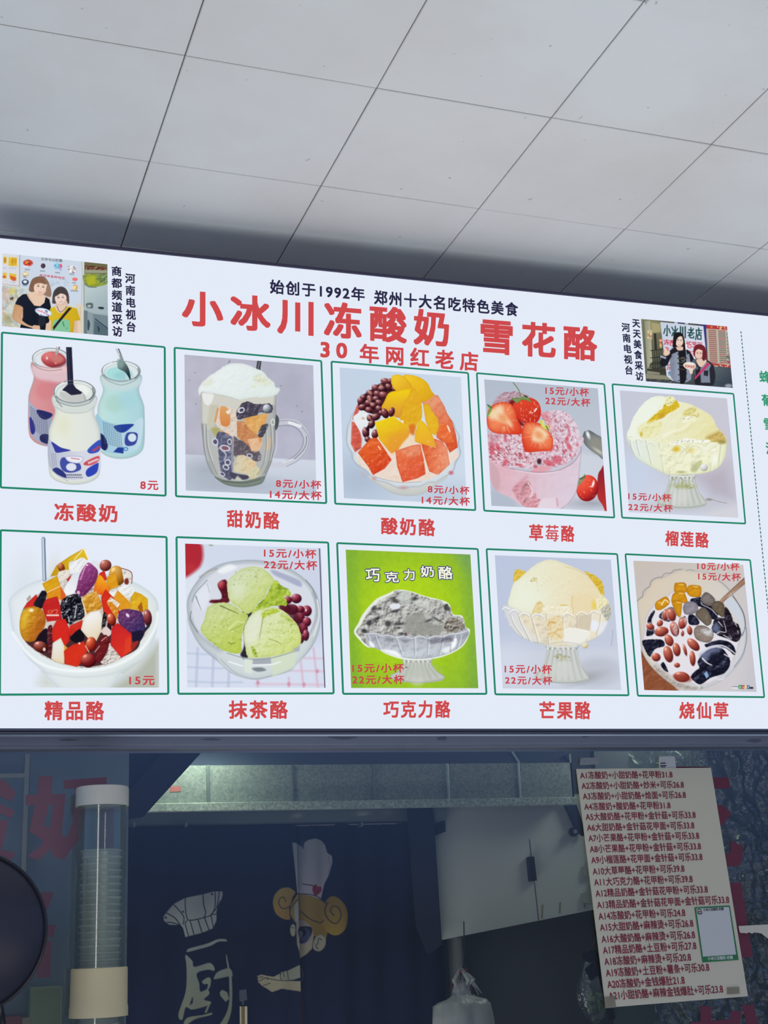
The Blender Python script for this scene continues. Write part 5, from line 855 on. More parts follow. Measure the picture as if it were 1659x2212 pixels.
    cyl([(665, 620), (700, 560), (780, 548), (840, 590), (840, 660), (780, 700), (690, 700)], '#8f8a94', '#d0ccd6', '#57525c'); cyl([(880, 500), (930, 440), (990, 460), (1050, 530), (1030, 590), (960, 600), (880, 550)], *T); cyl([(1010, 590), (1060, 545), (1140, 560), (1165, 650), (1140, 735), (1080, 700), (1020, 650)], '#6c6050', '#b8ac94', '#342c20')
    cyl([(815, 710), (860, 640), (920, 620), (980, 690), (1010, 790), (960, 840), (900, 800)], '#74685c', '#b4aca4', '#40362c'); cyl([(800, 880), (850, 835), (950, 850), (1030, 930), (1010, 1010), (950, 1040), (840, 1010), (800, 950)], '#94867c', '#d8d4d2', '#544840'); p.P([(880, 890), (990, 880), (1020, 960), (940, 950)], '#d4d6dc', sm=True, a=.8, soft=5, emb=1.5, sc=26)
    p.Ln([(880, 560), (900, 590), (1000, 640), (1090, 730), (1160, 740)], 9, '#e4e2e8', a=.8); p.Ln([(1010, 790), (1020, 830), (960, 850)], 9, '#e8e6ec', a=.8)
    p.P([(1100, 545), (1150, 490), (1400, 260), (1410, 335), (1230, 460), (1140, 570)], '#8a6448', g=(1200, 420, '#6c4a38', 1240, 470, '#b08c70')); p.Ln([(1120, 540), (1400, 290)], 8, '#c8ac98', a=.8); p.Ln([(1130, 565), (1405, 335)], 7, '#4c342a', a=.8)
    # tiny web stamp printed in the corner
    p.P([(1255, 1565), (1330, 1568), (1330, 1592), (1255, 1590)], '#e4e6e8'); p.Ln([(1258, 1567), (1328, 1570)], 6, '#3c3c44'); p.P([(1328, 1548), (1368, 1546), (1366, 1594), (1328, 1592)], '#3f9a62'); p.P([(1368, 1548), (1402, 1550), (1392, 1594), (1370, 1594)], '#b83040'); p.P([(1400, 1550), (1432, 1550), (1430, 1594), (1396, 1594)], '#d8cc6c'); p.P([(1430, 1550), (1462, 1552), (1462, 1595), (1428, 1594)], '#3c62b0'); p.P([(1462, 1568), (1505, 1570), (1505, 1594), (1462, 1594)], '#3a3a40')
    for x in (1340, 1378, 1410, 1440): p.E(x + 6, 1572, 7, 10, '#f0f0f0', a=.8)

def face(p, cx, cy, rx, ry, skin, lo, tilt=0, eye='#3a2a28', smile=True, mouth='#b8606a'):
    p.E(cx, cy, rx, ry, skin, ang=tilt, lo=lo, hi=skin, L=(-.2, -.4, .9))
    k = math.radians(tilt)
    def q(u, v): return cx + u * rx * math.cos(k) - v * ry * math.sin(k), cy + u * rx * math.sin(k) + v * ry * math.cos(k)
    for s in (-1, 1):
        x, y = q(s * .38, -.08); p.E(x, y, rx * .17, ry * .055, eye, ang=tilt); x2, y2 = q(s * .38, -.26); p.Ln([(x2 - rx * .18, y2), (x2, y2 - ry * .04), (x2 + rx * .18, y2)], 5, '#6a4a40', a=.6)
        x, y = q(s * .5, .2); p.E(x, y, rx * .22, ry * .14, '#eab0a4', a=.35, soft=3)
    p.Ln([q(.02, -.02), q(.06, .22), q(-.06, .26)], 5, lo, a=.6); p.E(*q(0, .28), rx * .12, ry * .05, lo, a=.5, soft=2)
    if smile: p.P([q(-.34, .44), q(0, .56), q(.34, .42), q(.2, .62), q(0, .68), q(-.2, .62)], mouth, sm=True); p.Ln([q(-.24, .5), q(0, .58), q(.24, .48)], 6, '#f2e6e2')
    else: p.Ln([q(-.26, .52), q(0, .54), q(.26, .52)], 8, mouth)

def pic_two_women(p):
    p.grad(30, 100, '#c9d6dc', 900, 700, '#ccd6e4'); p.P([(0, 0), (235, 0), (235, 440), (0, 420)], '#d8dadf'); p.Ln([(235, 50), (232, 440)], 7, '#8c7468', a=.8); p.Ln([(20, 405), (230, 430)], 6, '#b08c84', a=.8)
    p.P([(0, 420), (340, 450), (300, 560), (240, 960), (0, 960)], '#ccd2cc', emb=.5, sc=60); p.dots(90, 4, 30, 460, 260, 930, (8, 22), ['#d8cf8a', '#a8b8d0', '#c89c98', '#9aa890', '#e0dcc0'], a=.5); p.E(140, 500, 40, 34, '#d6cc74', a=.8, soft=4); p.P([(110, 580), (160, 560), (150, 600)], '#5c5648', sm=True); p.E(90, 830, 60, 60, '#8f8a58', a=.5, soft=10, emb=0); p.E(70, 580, 50, 60, '#d0a8b4', a=.4, soft=10)
    for pts in ([(40, 85), (80, 80), (82, 160), (40, 165)], [(105, 85), (205, 90), (205, 195), (100, 190)], [(35, 270), (80, 275), (80, 340), (35, 340)], [(110, 275), (195, 290), (195, 370), (115, 350)]): p.P(pts, '#e2c040', emb=1.5, sc=26, hi='#f6e490', lo='#b06820')
    p.E(150, 140, 14, 46, '#c88c20', a=.7); p.E(185, 140, 12, 40, '#c88c20', a=.7); p.E(60, 120, 12, 34, '#b86c1c', a=.7); p.P([(120, 310), (190, 330), (180, 370), (140, 360)], '#d04c2c', sm=True, a=.8); p.E(50, 320, 22, 16, '#cc5830', a=.8)
    for x, y, w in ((40, 212, 30), (110, 215, 80), (130, 385, 50)): p.Ln([(x, y), (x + w, y + 3)], 10, '#a8c0dc', a=.9)
    p.P([(245, 60), (975, 135), (975, 640), (245, 445)], '#cbd7e6')
    for x, y, a_, b_, c in ((335, 155, 58, 40, '#c84c44'), (515, 190, 28, 30, '#4c3a48'), (680, 190, 34, 40, '#7cc0e0'), (725, 190, 18, 24, '#cc6078'), (865, 230, 56, 44, '#e6e2e4'), (305, 290, 40, 34, '#c8b890'), (302, 385, 42, 34, '#33405a'), (895, 350, 32, 20, '#d0645c'), (900, 450, 34, 34, '#dcb878')):
        p.E(x, y, a_, b_, c, tex=.9, sc=14); 
    p.E(325, 150, 24, 18, '#e8a03c', a=.8); p.E(345, 165, 18, 14, '#7c2a24', a=.8); p.E(310, 195, 30, 8, '#eef0f4', a=.8); p.dots(14, 7, 815, 195, 920, 270, (6, 10), ['#5c6480', '#b07c7c', '#f4f4f6'], a=.8); p.E(300, 380, 24, 18, '#dfe6ee'); p.E(300, 285, 20, 16, '#efe8d8'); p.P([(690, 210), (740, 220), (720, 250)], '#b4b0d8', sm=True); p.E(892, 450, 16, 16, '#f0e0b0')
    for x, y, w in ((305, 232, 65), (485, 250, 65), (665, 270, 65), (835, 288, 66), (285, 325, 50), (275, 422, 64), (870, 392, 50), (850, 485, 90)):
        for k in range(int(w / 15)): p.E(x + k * 15, y + k * 1.2, 5, 8, '#5a6274', a=.75)
    p.dots(22, 9, 580, 350, 830, 430, (5, 9), ['#a8bcd0', '#b4c4d4'], a=.7, asp=3, ang=0); p.Ln([(975, 130), (985, 300), (975, 640), (985, 800)], 16, '#c4bea8', a=.7)
    p.P([(900, 640), (1000, 660), (1000, 1000), (940, 1000)], '#d9d0bc', soft=4); p.Ln([(960, 680), (955, 980)], 8, '#b4a68c', a=.6)
    # kitchen at right
    p.P([(1005, 140), (1300, 160), (1310, 1040), (1000, 1010)], '#b3c3c8', g=(1000, 500, '#b9c9cc', 1280, 900, '#8ea2a8')); p.P([(1008, 142), (1290, 168), (1290, 290), (1008, 285)], '#6c6a4c'); p.P([(1015, 180), (1270, 205), (1270, 245), (1015, 235)], '#6e4434', emb=2.4, sc=26, hi='#d8ccb8'); p.P([(1015, 235), (1280, 245), (1280, 275), (1015, 275)], '#9a9c84')
    p.P([(1010, 290), (1290, 310), (1290, 400), (1150, 440), (1060, 440), (1010, 400)], '#8a9a3c', sm=True, emb=1.8, sc=34, hi='#d6dc6c', lo='#4c5c34'); p.E(1090, 365, 58, 58, '#b8b82c', a=.75, soft=5); p.P([(1170, 290), (1290, 300), (1285, 390), (1200, 390)], '#6c8454', sm=True, emb=2, sc=26, a=.85); p.Ln([(1010, 400), (1060, 440), (1150, 445)], 10, '#5c7078')
    p.P([(1030, 640), (1105, 635), (1105, 700), (1040, 690)], '#5c6c70', sm=True); p.E(1065, 670, 22, 14, '#aebcc0'); p.P([(1175, 680), (1240, 685), (1225, 715), (1185, 705)], '#2e3c42', sm=True); p.P([(1000, 690), (1290, 715), (1290, 760), (1100, 745), (1000, 720)], '#a4b4b8'); p.P([(1000, 720), (1050, 730), (1040, 1010), (1000, 1000)], '#6c7c84'); p.P([(1050, 740), (1110, 750), (1110, 1010), (1040, 1010)], '#8c9ca2'); p.P([(1110, 760), (1300, 790), (1300, 1040), (1110, 1020)], '#74868e'); p.Ln([(1140, 825), (1290, 940)], 12, '#2c3c48'); p.P([(1130, 840), (1180, 870), (1290, 950), (1300, 1040), (1120, 1020)], '#566a76'); p.P([(1050, 830), (1075, 880), (1060, 960), (1045, 940)], '#3c4c54', sm=True); p.P([(1165, 910), (1190, 940), (1180, 990)], '#2c3c48', sm=True); p.Ln([(1005, 300), (1003, 680)], 10, '#7c8478', a=.8)
    # woman in black
    p.P([(345, 480), (355, 420), (385, 350), (440, 320), (510, 315), (560, 350), (600, 430), (615, 520), (600, 560), (560, 555), (440, 500), (380, 505)], '#8a6650', sm=True, g=(400, 340, '#7c5a48', 600, 540, '#a08878'), emb=.7, sc=30, lo='#5c4232', hi='#b89c88')
    p.P([(150, 790), (170, 680), (200, 600), (260, 545), (400, 510), (480, 570), (540, 560), (600, 600), (600, 960), (480, 960), (300, 900), (200, 850)], '#d4ac8c', sm=True, g=(160, 700, '#c89c7c', 540, 640, '#e4c8b0')); p.P([(340, 520), (450, 500), (540, 560), (520, 660), (430, 660), (380, 600)], '#e6c8b0', sm=True, soft=3)
    p.P([(180, 645), (210, 580), (270, 530), (315, 525), (350, 590), (410, 665), (480, 672), (530, 630), (545, 560), (590, 590), (608, 680), (600, 800), (560, 960), (250, 960), (240, 920), (275, 800), (275, 690)], '#1c2130', g=(250, 600, '#1c2232', 560, 900, '#161a26')); p.P([(150, 800), (170, 690), (185, 650), (275, 690), (240, 800), (330, 890), (470, 930), (450, 950), (300, 905), (180, 850)], '#d0a486', sm=True, g=(160, 700, '#c8986f', 420, 930, '#e0bc9c'), edge='#b08460', ew=8)
    face(p, 485, 445, 80, 96, '#efd3c0', '#d4a88e', 10); p.P([(385, 400), (440, 345), (520, 350), (560, 400), (540, 410), (470, 395), (410, 420), (395, 500), (370, 470)], '#84604c', sm=True, soft=2, emb=.8, sc=24, lo='#5c4232', hi='#ac8c74'); p.P([(565, 420), (600, 470), (610, 550), (575, 550), (550, 500)], '#94786a', sm=True)
    # woman in yellow
    p.P([(625, 600), (640, 500), (690, 445), (750, 440), (800, 480), (825, 560), (820, 640), (790, 640), (640, 640)], '#4c4444', sm=True, emb=1, sc=24, lo='#302a2c', hi='#7c706c'); p.P([(680, 620), (790, 600), (810, 700), (760, 750), (700, 740), (660, 690)], '#dcc0ac', sm=True); face(p, 725, 575, 70, 84, '#ecd6ca', '#ccaa9c', -2, smile=False, mouth='#c08c8c')
    p.P([(640, 560), (660, 490), (730, 470), (800, 500), (815, 600), (790, 545), (730, 520), (680, 545)], '#473e40', sm=True, soft=2, emb=1, sc=20, lo='#302a2c', hi='#746864'); p.Ln([(650, 540), (640, 640)], 10, '#5c5252', a=.7); p.Ln([(812, 560), (824, 630)], 10, '#5c5252', a=.7)
    p.P([(600, 700), (670, 665), (720, 740), (790, 690), (820, 670), (920, 700), (960, 840), (890, 850), (880, 1000), (600, 1000), (610, 850), (580, 820)], '#d9b82a', g=(620, 700, '#dcbc2c', 900, 960, '#c9a41e'), emb=.3, sc=60, lo='#a88414', hi='#ecd25c')
    p.P([(660, 668), (790, 660), (760, 740), (725, 755), (690, 740)], '#e2c6b2', sm=True); p.Ln([(680, 670), (700, 720), (725, 740), (760, 720), (795, 675)], 6, '#3c3434', a=.9); p.P([(885, 850), (955, 840), (960, 990), (890, 1000)], '#e0c0a4', g=(885, 0, '#d4b094', 960, 0, '#ecd4c0')); p.P([(550, 880), (600, 860), (610, 1000), (540, 980)], '#e0c0a8'); p.P([(650, 840), (740, 825), (820, 840), (835, 900), (820, 990), (640, 990), (630, 900)], '#84c49c', sm=True); p.Ln([(750, 860), (765, 910)], 14, '#4c8c6c'); p.E(800, 935, 10, 7, '#5c9c7c')
    p.P([(820, 690), (860, 690), (700, 880), (640, 960), (632, 920), (720, 810)], '#262428')
    # microphone flag
    p.P([(470, 780), (530, 800), (540, 880), (470, 920), (455, 900)], '#262a34', sm=True); p.P([(445, 910), (470, 900), (475, 940), (445, 940)], '#e4d8cc'); p.P([(400, 900), (470, 910), (470, 950), (390, 940)], '#dcb498', sm=True)
    p.E(520, 742, 104, 46, '#9cc8e8', ang=14); p.E(520, 740, 92, 36, '#eaf0f6', ang=14); p.Ln([(450, 720), (520, 745), (580, 780)], 20, '#d87c94', a=.65); p.P([(540, 720), (575, 730), (560, 755)], '#5cb0dc', sm=True)
    p.dots(16, 5, 455, 715, 585, 785, (4, 7), ['#eef2f8', '#c84c6c'], a=.8)

def pic_street_visit(p):
    p.grad(280, 100, '#5c5c50', 1270, 800, '#3c4650'); p.P([(270, 90), (490, 120), (560, 780), (330, 780)], '#7c7c64', g=(280, 100, '#8a8664', 520, 600, '#4c5048')); p.P([(290, 110), (320, 110), (400, 640), (330, 660)], '#6c7060'); p.P([(310, 120), (375, 115), (400, 560), (345, 640)], '#b0ae94', g=(310, 0, '#8f9078', 400, 0, '#b8b69c'))
    p.P([(385, 130), (485, 150), (490, 240), (390, 250)], '#a8a074', soft=4); p.P([(345, 215), (395, 215), (395, 320), (350, 310)], '#c4b48c'); p.dots(12, 3, 350, 225, 390, 310, (5, 8), ['#a4744c', '#e4dcc0'], a=.8, asp=2, ang=0); p.P([(415, 250), (440, 255), (450, 430), (425, 430)], '#30302c'); p.Ln([(480, 320), (495, 400)], 22, '#c8563c', a=.8); p.E(490, 330, 16, 14, '#f0a890'); p.E(490, 385, 12, 26, '#e4dc8c', a=.7)
    for y in (440, 520, 590): p.Ln([(380, y), (520, y - 14)], 8, '#24241f', a=.9)
    for x in (395, 420, 445, 470, 495): p.Ln([(x, 440), (x + 14, 640)], 7, '#2a2a26', a=.8)
    p.E(440, 600, 70, 40, '#24241f', r0=.86, a=.8); p.P([(340, 640), (560, 640), (560, 700), (340, 690)], '#3c3e34'); p.P([(330, 690), (600, 720), (620, 760), (330, 745)], '#8c8a74'); p.P([(330, 745), (640, 770), (640, 850), (330, 850)], '#3e4448', emb=1, sc=26); p.P([(340, 660), (480, 680), (480, 700), (340, 690)], '#b0ae98', a=.7)
    p.P([(460, 95), (960, 135), (985, 430), (960, 150), (480, 130)], '#5c5c50'); p.P([(650, 120), (1000, 150), (1000, 420), (940, 150), (660, 140)], '#3c4488'); p.P([(930, 150), (985, 155), (1000, 420), (960, 430)], '#343c80')
    for x in (640, 755, 920): p.P([(x, 128), (x + 34, 131), (x + 34, 156), (x, 153)], '#c8cce0')
    p.P([(485, 128), (955, 175), (990, 520), (830, 560), (820, 740), (620, 770), (555, 715)], '#ccd4e2', g=(500, 150, '#c6d0e0', 900, 500, '#d8dcec')); p.E(775, 395, 34, 24, '#fbfbff', soft=4)
    D = '#1c4a4c'
    def cnt(x, y, w, h, col, strokes, lw=13):
        for s in strokes: p.Ln([(x + a_ * w, y + b_ * h) for a_, b_ in s], lw, col, sm=False)
    cnt(525, 165, 70, 120, D, [[(.5, 0), (.5, .95), (.35, .9)], [(.2, .3), (0, .75)], [(.75, .3), (1, .7)]])
    cnt(612, 175, 62, 110, D, [[(0, .1), (.2, .35)], [(0, .95), (.25, .6)], [(.6, 0), (.6, .95)], [(.3, .4), (.55, .45), (.3, .9)], [(1, .25), (.65, .55), (1, .95)]])
    cnt(700, 180, 60, 120, D, [[(.1, 0), (.1, .6), (0, 1)], [(.5, .05), (.5, .9)], [(.95, 0), (.95, 1)]], 15)
    cnt(785, 190, 68, 120, D, [[(.15, .2), (.8, .25)], [(0, .45), (1, .5)], [(.5, 0), (.5, .45)], [(.9, .1), (.1, .75)], [(.35, .65), (.35, .9), (.9, .95), (.95, .8)], [(.8, .62), (.4, .72)]])
    cnt(870, 195, 66, 125, D, [[(.5, 0), (.55, .12)], [(.1, .18), (1, .22)], [(.15, .18), (.15, .6), (0, 1)], [(.55, .3), (.58, .55)], [(.58, .42), (.95, .44)], [(.35, .6), (.35, .95), (.9, .98), (.9, .62), (.35, .6)]])
    R_ = '#cc3c4c'
    cnt(525, 320, 54, 60, R_, [[(0, .1), (.15, .35)], [(0, .95), (.2, .6)], [(.35, .15), (1, .2)], [(.6, 0), (.4, .5), (1, .52)], [(.7, .4), (.7, .95)], [(.4, .65), (.3, .85)], [(.9, .65), (1, .85)]], 8)
    cnt(590, 325, 40, 62, R_, [[(0, .1), (1, .12)], [(.1, .35), (.1, .95), (.9, .95), (.9, .35), (.1, .35)], [(.35, .1), (.35, .55)], [(.65, .1), (.65, .55)]], 8)
    cnt(770, 340, 50, 70, R_, [[(.2, 0), (.2, 1)], [(0, .3), (.45, .3)], [(.5, .1), (1, .1)], [(.5, .5), (.5, 1), (1, 1), (1, .5), (.5, .5)], [(.7, .1), (.6, .4)]], 8); cnt(830, 345, 50, 64, R_, [[(0, .15), (1, .2)], [(.3, 0), (.3, .3)], [(.7, 0), (.7, .3)], [(.2, .45), (1, .5)], [(.6, .35), (.6, 1)], [(.1, .85), (1, .95)]], 8); cnt(890, 350, 50, 60, R_, [[(0, .1), (1, .15)], [(.2, .4), (.2, .9), (.9, .9), (.9, .4)]], 8)
    cnt(540, 405, 40, 40, R_, [[(0, 0), (1, .3)], [(.5, 0), (.4, 1)], [(0, .6), (1, .7)]], 8); cnt(800, 440, 30, 60, R_, [[(0, .4), (1, .2)], [(.3, 0), (.3, 1)]], 8); cnt(838, 440, 30, 60, R_, [[(0, .2), (1, .3)], [(.5, 0), (.4, 1)], [(0, .6), (1, .7)]], 8); cnt(560, 590, 46, 60, '#c03c48', [[(.2, 0), (.2, .5), (0, 1)], [(.4, .2), (1, .1)], [(.6, 0), (.9, .5)], [(.4, .6), (1, .55)], [(.6, .6), (.4, 1)], [(.8, .6), (.8, .95), (1, .9)]], 8); cnt(572, 672, 36, 38, '#24648c', [[(0, .2), (.5, .2)], [(.3, 0), (.2, 1)], [(.6, 0), (.6, 1), (1, .7), (.7, .4), (1, .1), (.6, 0)]], 7)
    # price board
    p.P([(985, 155), (1215, 178), (1250, 630), (1070, 600), (1000, 580)], '#b23c3c'); p.P([(985, 200), (1220, 215), (1242, 600), (1005, 570)], '#b8b4a4'); p.dots(6, 2, 1040, 175, 1200, 200, (8, 12), ['#d8905c', '#e4c0a0'], a=.9)
    for r in range(17):
        y = 222 + r * 21.5
        for c in range(6): p.E(1016 + c * 14 + r * 1.1, y, 5, 6.5, '#8c3438' if (r % 5) else '#a02c34')
        for c in range(6): p.E(1122 + c * 13 + r * 1.1, y + 6, 5, 6, '#5c4444' if (r % 4) else '#a02c34')
    for r in range(8): p.E(1212 + r * 2, 260 + r * 38, 5, 12, '#58625a', a=.8)
    cnt(1208, 495, 26, 30, '#2c5a4c', [[(0, .4), (1, .4)], [(.5, 0), (0, 1)], [(.5, .4), (1, 1)]], 7); cnt(1214, 550, 26, 30, '#9c2c34', [[(0, 0), (.4, 1)], [(.6, 0), (.6, 1)], [(.4, .5), (1, .5)]], 7); p.dots(10, 9, 1060, 590, 1235, 618, (5, 8), ['#e4c8bc', '#d89c8c'], a=.8, ang=5)
    p.P([(1060, 610), (1255, 640), (1280, 850), (1060, 830)], '#4c565e', g=(1060, 620, '#5c666c', 1240, 840, '#343e4c')); p.E(1230, 825, 40, 22, '#a8b0bc', a=.8, emb=0, soft=3); p.Ln([(1070, 780), (1200, 800)], 6, '#38424a')
    # tall woman
    p.P([(630, 280), (660, 245), (710, 245), (745, 300), (755, 420), (790, 480), (740, 500), (640, 480), (620, 430)], '#231f24', sm=True); p.P([(600, 430), (660, 400), (730, 430), (800, 440), (820, 560), (800, 770), (620, 760), (590, 600)], '#8790a4', sm=True, emb=.5, sc=50, lo='#5c6476', hi='#aab2c4')
    p.P([(590, 440), (650, 410), (690, 460), (660, 480), (600, 520), (560, 600), (500, 610), (485, 560), (520, 500)], '#20202a', sm=True); p.P([(770, 430), (820, 470), (860, 560), (820, 570), (780, 480)], '#1e1e28', sm=True); p.P([(690, 430), (760, 440), (770, 700), (750, 790), (700, 790), (690, 600)], '#1d1e24', sm=True); p.E(715, 545, 34, 30, '#6c6a48', r0=.75, a=.8); p.E(735, 535, 22, 24, '#9a9a92', r0=.75, a=.8); p.Ln([(700, 600), (760, 610)], 6, '#8c7c4c', a=.7); p.Ln([(705, 640), (750, 650)], 6, '#8c7c4c', a=.6)
    p.P([(610, 480), (680, 450), (690, 620), (700, 780), (620, 740), (600, 600)], '#8f98aa', emb=.5, sc=46, lo='#5c6476', hi='#b4bccc', g=(600, 0, '#7c8598', 700, 0, '#9aa2b4')); p.P([(765, 500), (800, 470), (820, 600), (820, 760), (780, 770)], '#8a93a6', emb=.5, sc=46, lo='#5c6476', hi='#aab2c4')
    for y in (480, 525, 580, 645, 705, 765): p.E(677 + (y - 480) * .04, y, 7, 7, '#22242c')
    for y in (520, 640, 690, 750): p.E(772, y, 6, 6, '#22242c')
    p.P([(670, 400), (730, 400), (740, 430), (700, 440), (668, 430)], '#e0c0ac', sm=True); face(p, 695, 335, 44, 66, '#f0d8c8', '#caa08c', 6, mouth='#b84c50'); p.P([(635, 330), (655, 260), (710, 250), (735, 290), (700, 285), (665, 320), (650, 420), (632, 430)], '#211c20', sm=True); p.P([(725, 290), (750, 330), (760, 440), (735, 440), (738, 360)], '#211c20', sm=True)
    p.P([(520, 480), (530, 430), (550, 415), (565, 440), (590, 445), (585, 480), (545, 500)], '#e6c8b4', sm=True, edge='#c09c88', ew=6); p.Ln([(545, 420), (548, 450)], 14, '#ecd2c0'); p.Ln([(495, 505), (540, 520)], 22, '#9aa2b6')
    # shorter woman
    p.P([(845, 440), (870, 385), (920, 370), (970, 400), (990, 470), (985, 540), (940, 560), (870, 520)], '#6c2430', sm=True, emb=.8, sc=24, lo='#3c141c', hi='#a04c50'); p.P([(830, 560), (900, 530), (990, 540), (1060, 600), (1085, 700), (1075, 790), (1040, 820), (870, 810), (860, 650)], '#2a2a34', sm=True); p.P([(880, 540), (960, 530), (990, 560), (940, 620), (900, 600)], '#e2c4b2', sm=True); face(p, 908, 475, 46, 60, '#ecccbc', '#c4988a', 3, mouth='#b85c5c'); p.P([(850, 460), (870, 400), (930, 385), (970, 430), (950, 440), (900, 425), (870, 450), (862, 500)], '#73262f', sm=True); p.P([(950, 430), (985, 470), (975, 540), (945, 540)], '#6c2430', sm=True)
    p.P([(920, 640), (1000, 560), (1040, 600), (1020, 640), (1030, 790), (930, 790)], '#7c8698', emb=.5, sc=46, lo='#545c6c', hi='#a4acbc'); p.P([(830, 560), (870, 530), (880, 600), (900, 640), (870, 740), (850, 640)], '#5c6474', sm=True, a=.9); p.P([(870, 650), (920, 640), (910, 800), (870, 810)], '#24242c'); p.P([(1005, 568), (1030, 585), (900, 720), (862, 760), (860, 735), (940, 640)], '#c43c6c'); p.P([(960, 660), (1010, 655), (1005, 720), (960, 710)], '#2c2c36')
    p.P([(800, 640), (840, 630), (835, 690), (812, 690)], '#ecd0c0', sm=True); p.P([(735, 600), (760, 570), (810, 565), (860, 580), (872, 620), (840, 650), (770, 640)], '#ece8e2', sm=True, edge='#d8c8a8', ew=6)
    cnt(755, 590, 24, 36, '#c04c3c', [[(0, .2), (1, .2)], [(0, .5), (1, .5)], [(.5, .2), (0, 1)], [(.5, .5), (1, 1)]], 5); cnt(785, 594, 24, 36, '#c04c3c', [[(0, .2), (1, .2)], [(0, .5), (1, .5)], [(.5, .2), (0, 1)], [(.5, .5), (1, 1)]], 5); cnt(815, 598, 20, 34, '#c04c3c', [[(0, .3), (1, .3)], [(0, .6), (1, .6)], [(.5, 0), (.5, .7)], [(0, 1), (1, .9)]], 5); cnt(840, 600, 20, 34, '#c04c3c', [[(.5, 0), (0, .4)], [(.5, 0), (1, .4)], [(.2, .5), (.8, .5), (.8, 1), (.2, 1), (.2, .5)]], 5)

# ---------------------------------------------------------------- the lit menu sign
PANEL = backlit('sign_white', '#e4ebf8')
sign = thing('menu_lightbox', (0.5 * (XL + XR), 0, SIGN_BOT), 'long white backlit menu sign with ten dessert pictures over the window', 'sign')
MB().box(XL, 0.0, SIGN_BOT + .004, XR, 0.006, SIGN_TOP - .004).build('light_panel', PANEL, sign)
trim_m = mat('sign_trim', '#5c6074', 0.4, 0.4)
f = MB(); f.box(XL, 0.006, SIGN_BOT, XR, YS, SIGN_TOP - .002, bev=.001); f.build('housing', mat('sign_housing', '#cddcf6', 0.6), sign)
f = MB(); f.box(XL - .004, -.003, SIGN_TOP - .004, XR + .004, .010, SIGN_TOP, bev=.001); f.box(XL - .004, .0005, SIGN_TOP, XR + .004, .012, SIGN_TOP + .003); f.box(XL - .004, -.003, SIGN_BOT, XL, .010, SIGN_TOP, bev=.001); f.build('frame', mat('sign_dark_trim', '#4a4862', 0.4, 0.4), sign)
f = MB(); f.box(XL, -.003, SIGN_BOT, XR, .010, SIGN_BOT + .004, bev=.001); f.box(XL, -.001, SIGN_BOT - .004, XR, .012, SIGN_BOT - .001, bev=.0008); f.build('bottom_trim', trim_m, sign)

GREEN, RED, RED2, NAVY = backlit('ink_green', '#23856a'), backlit('ink_red', '#cf4a4c'), backlit('ink_price_red', '#c8454e'), backlit('ink_navy', '#2b2a48')
PRINT = backlit('printed_photo', None)

def rings(name, corners, parent, wd=.0035, rad=.004, Y=-.0012):
    """a thin rounded frame line through four pixel corners"""
    P = [pt(a, b, Y) for a, b in corners]; c = sum(P) / 4
    def outline(k):
        out = []
        for i in range(4):
            A, B, D = P[i], P[i - 1], P[(i + 1) % 4]
            e1, e2 = (B - A) / np.linalg.norm(B - A), (D - A) / np.linalg.norm(D - A)
            o = A + (e1 + e2) * k; r = max(rad - k, .0008)
            for t in np.linspace(0, math.pi / 2, 6): out.append(o + e1 * r * (1 - math.sin(t)) + e2 * r * (1 - math.cos(t)))
        return out
    a, b = outline(0), outline(wd); n = len(a)
    mb = MB(); mb.add(a + b, [(i, (i + 1) % n, (i + 1) % n + n, i + n) for i in range(n)]); return mb.build(name, GREEN, parent)

def printed(name, draw, o, s, q, parent, label, Y=-.0006, dot=1.15):
    """a printed photograph: corners q in drawing units, origin o and scale s of its drawing"""
    K = [pt(o[0] + a / s, o[1] + b / s, Y) for a, b in q]
    nu = int(max(np.hypot(q[1][0] - q[0][0], q[1][1] - q[0][1]), np.hypot(q[2][0] - q[3][0], q[2][1] - q[3][1])) / s / dot) + 2
    nv = int(max(np.hypot(q[3][0] - q[0][0], q[3][1] - q[0][1]), np.hypot(q[2][0] - q[1][0], q[2][1] - q[1][1])) / s / dot) + 2
    u, v = np.meshgrid(np.linspace(0, 1, nu), np.linspace(0, 1, nv)); u, v = u[..., None], v[..., None]
    P = (K[0] * (1 - u) + K[1] * u) * (1 - v) + (K[3] * (1 - u) + K[2] * u) * v
    px, py = project(P)
    p = Print((px - o[0]) * s, (py - o[1]) * s, s, '#e4ebf8'); draw(p)
    me = fast_mesh(name, P.reshape(-1, 3), grid_quads(nv, nu), PRINT, lin(np.clip(p.C, 0, 1)).reshape(-1, 3), smooth=False)
    ob = link(name, me, parent); ob['label'] = label; return ob

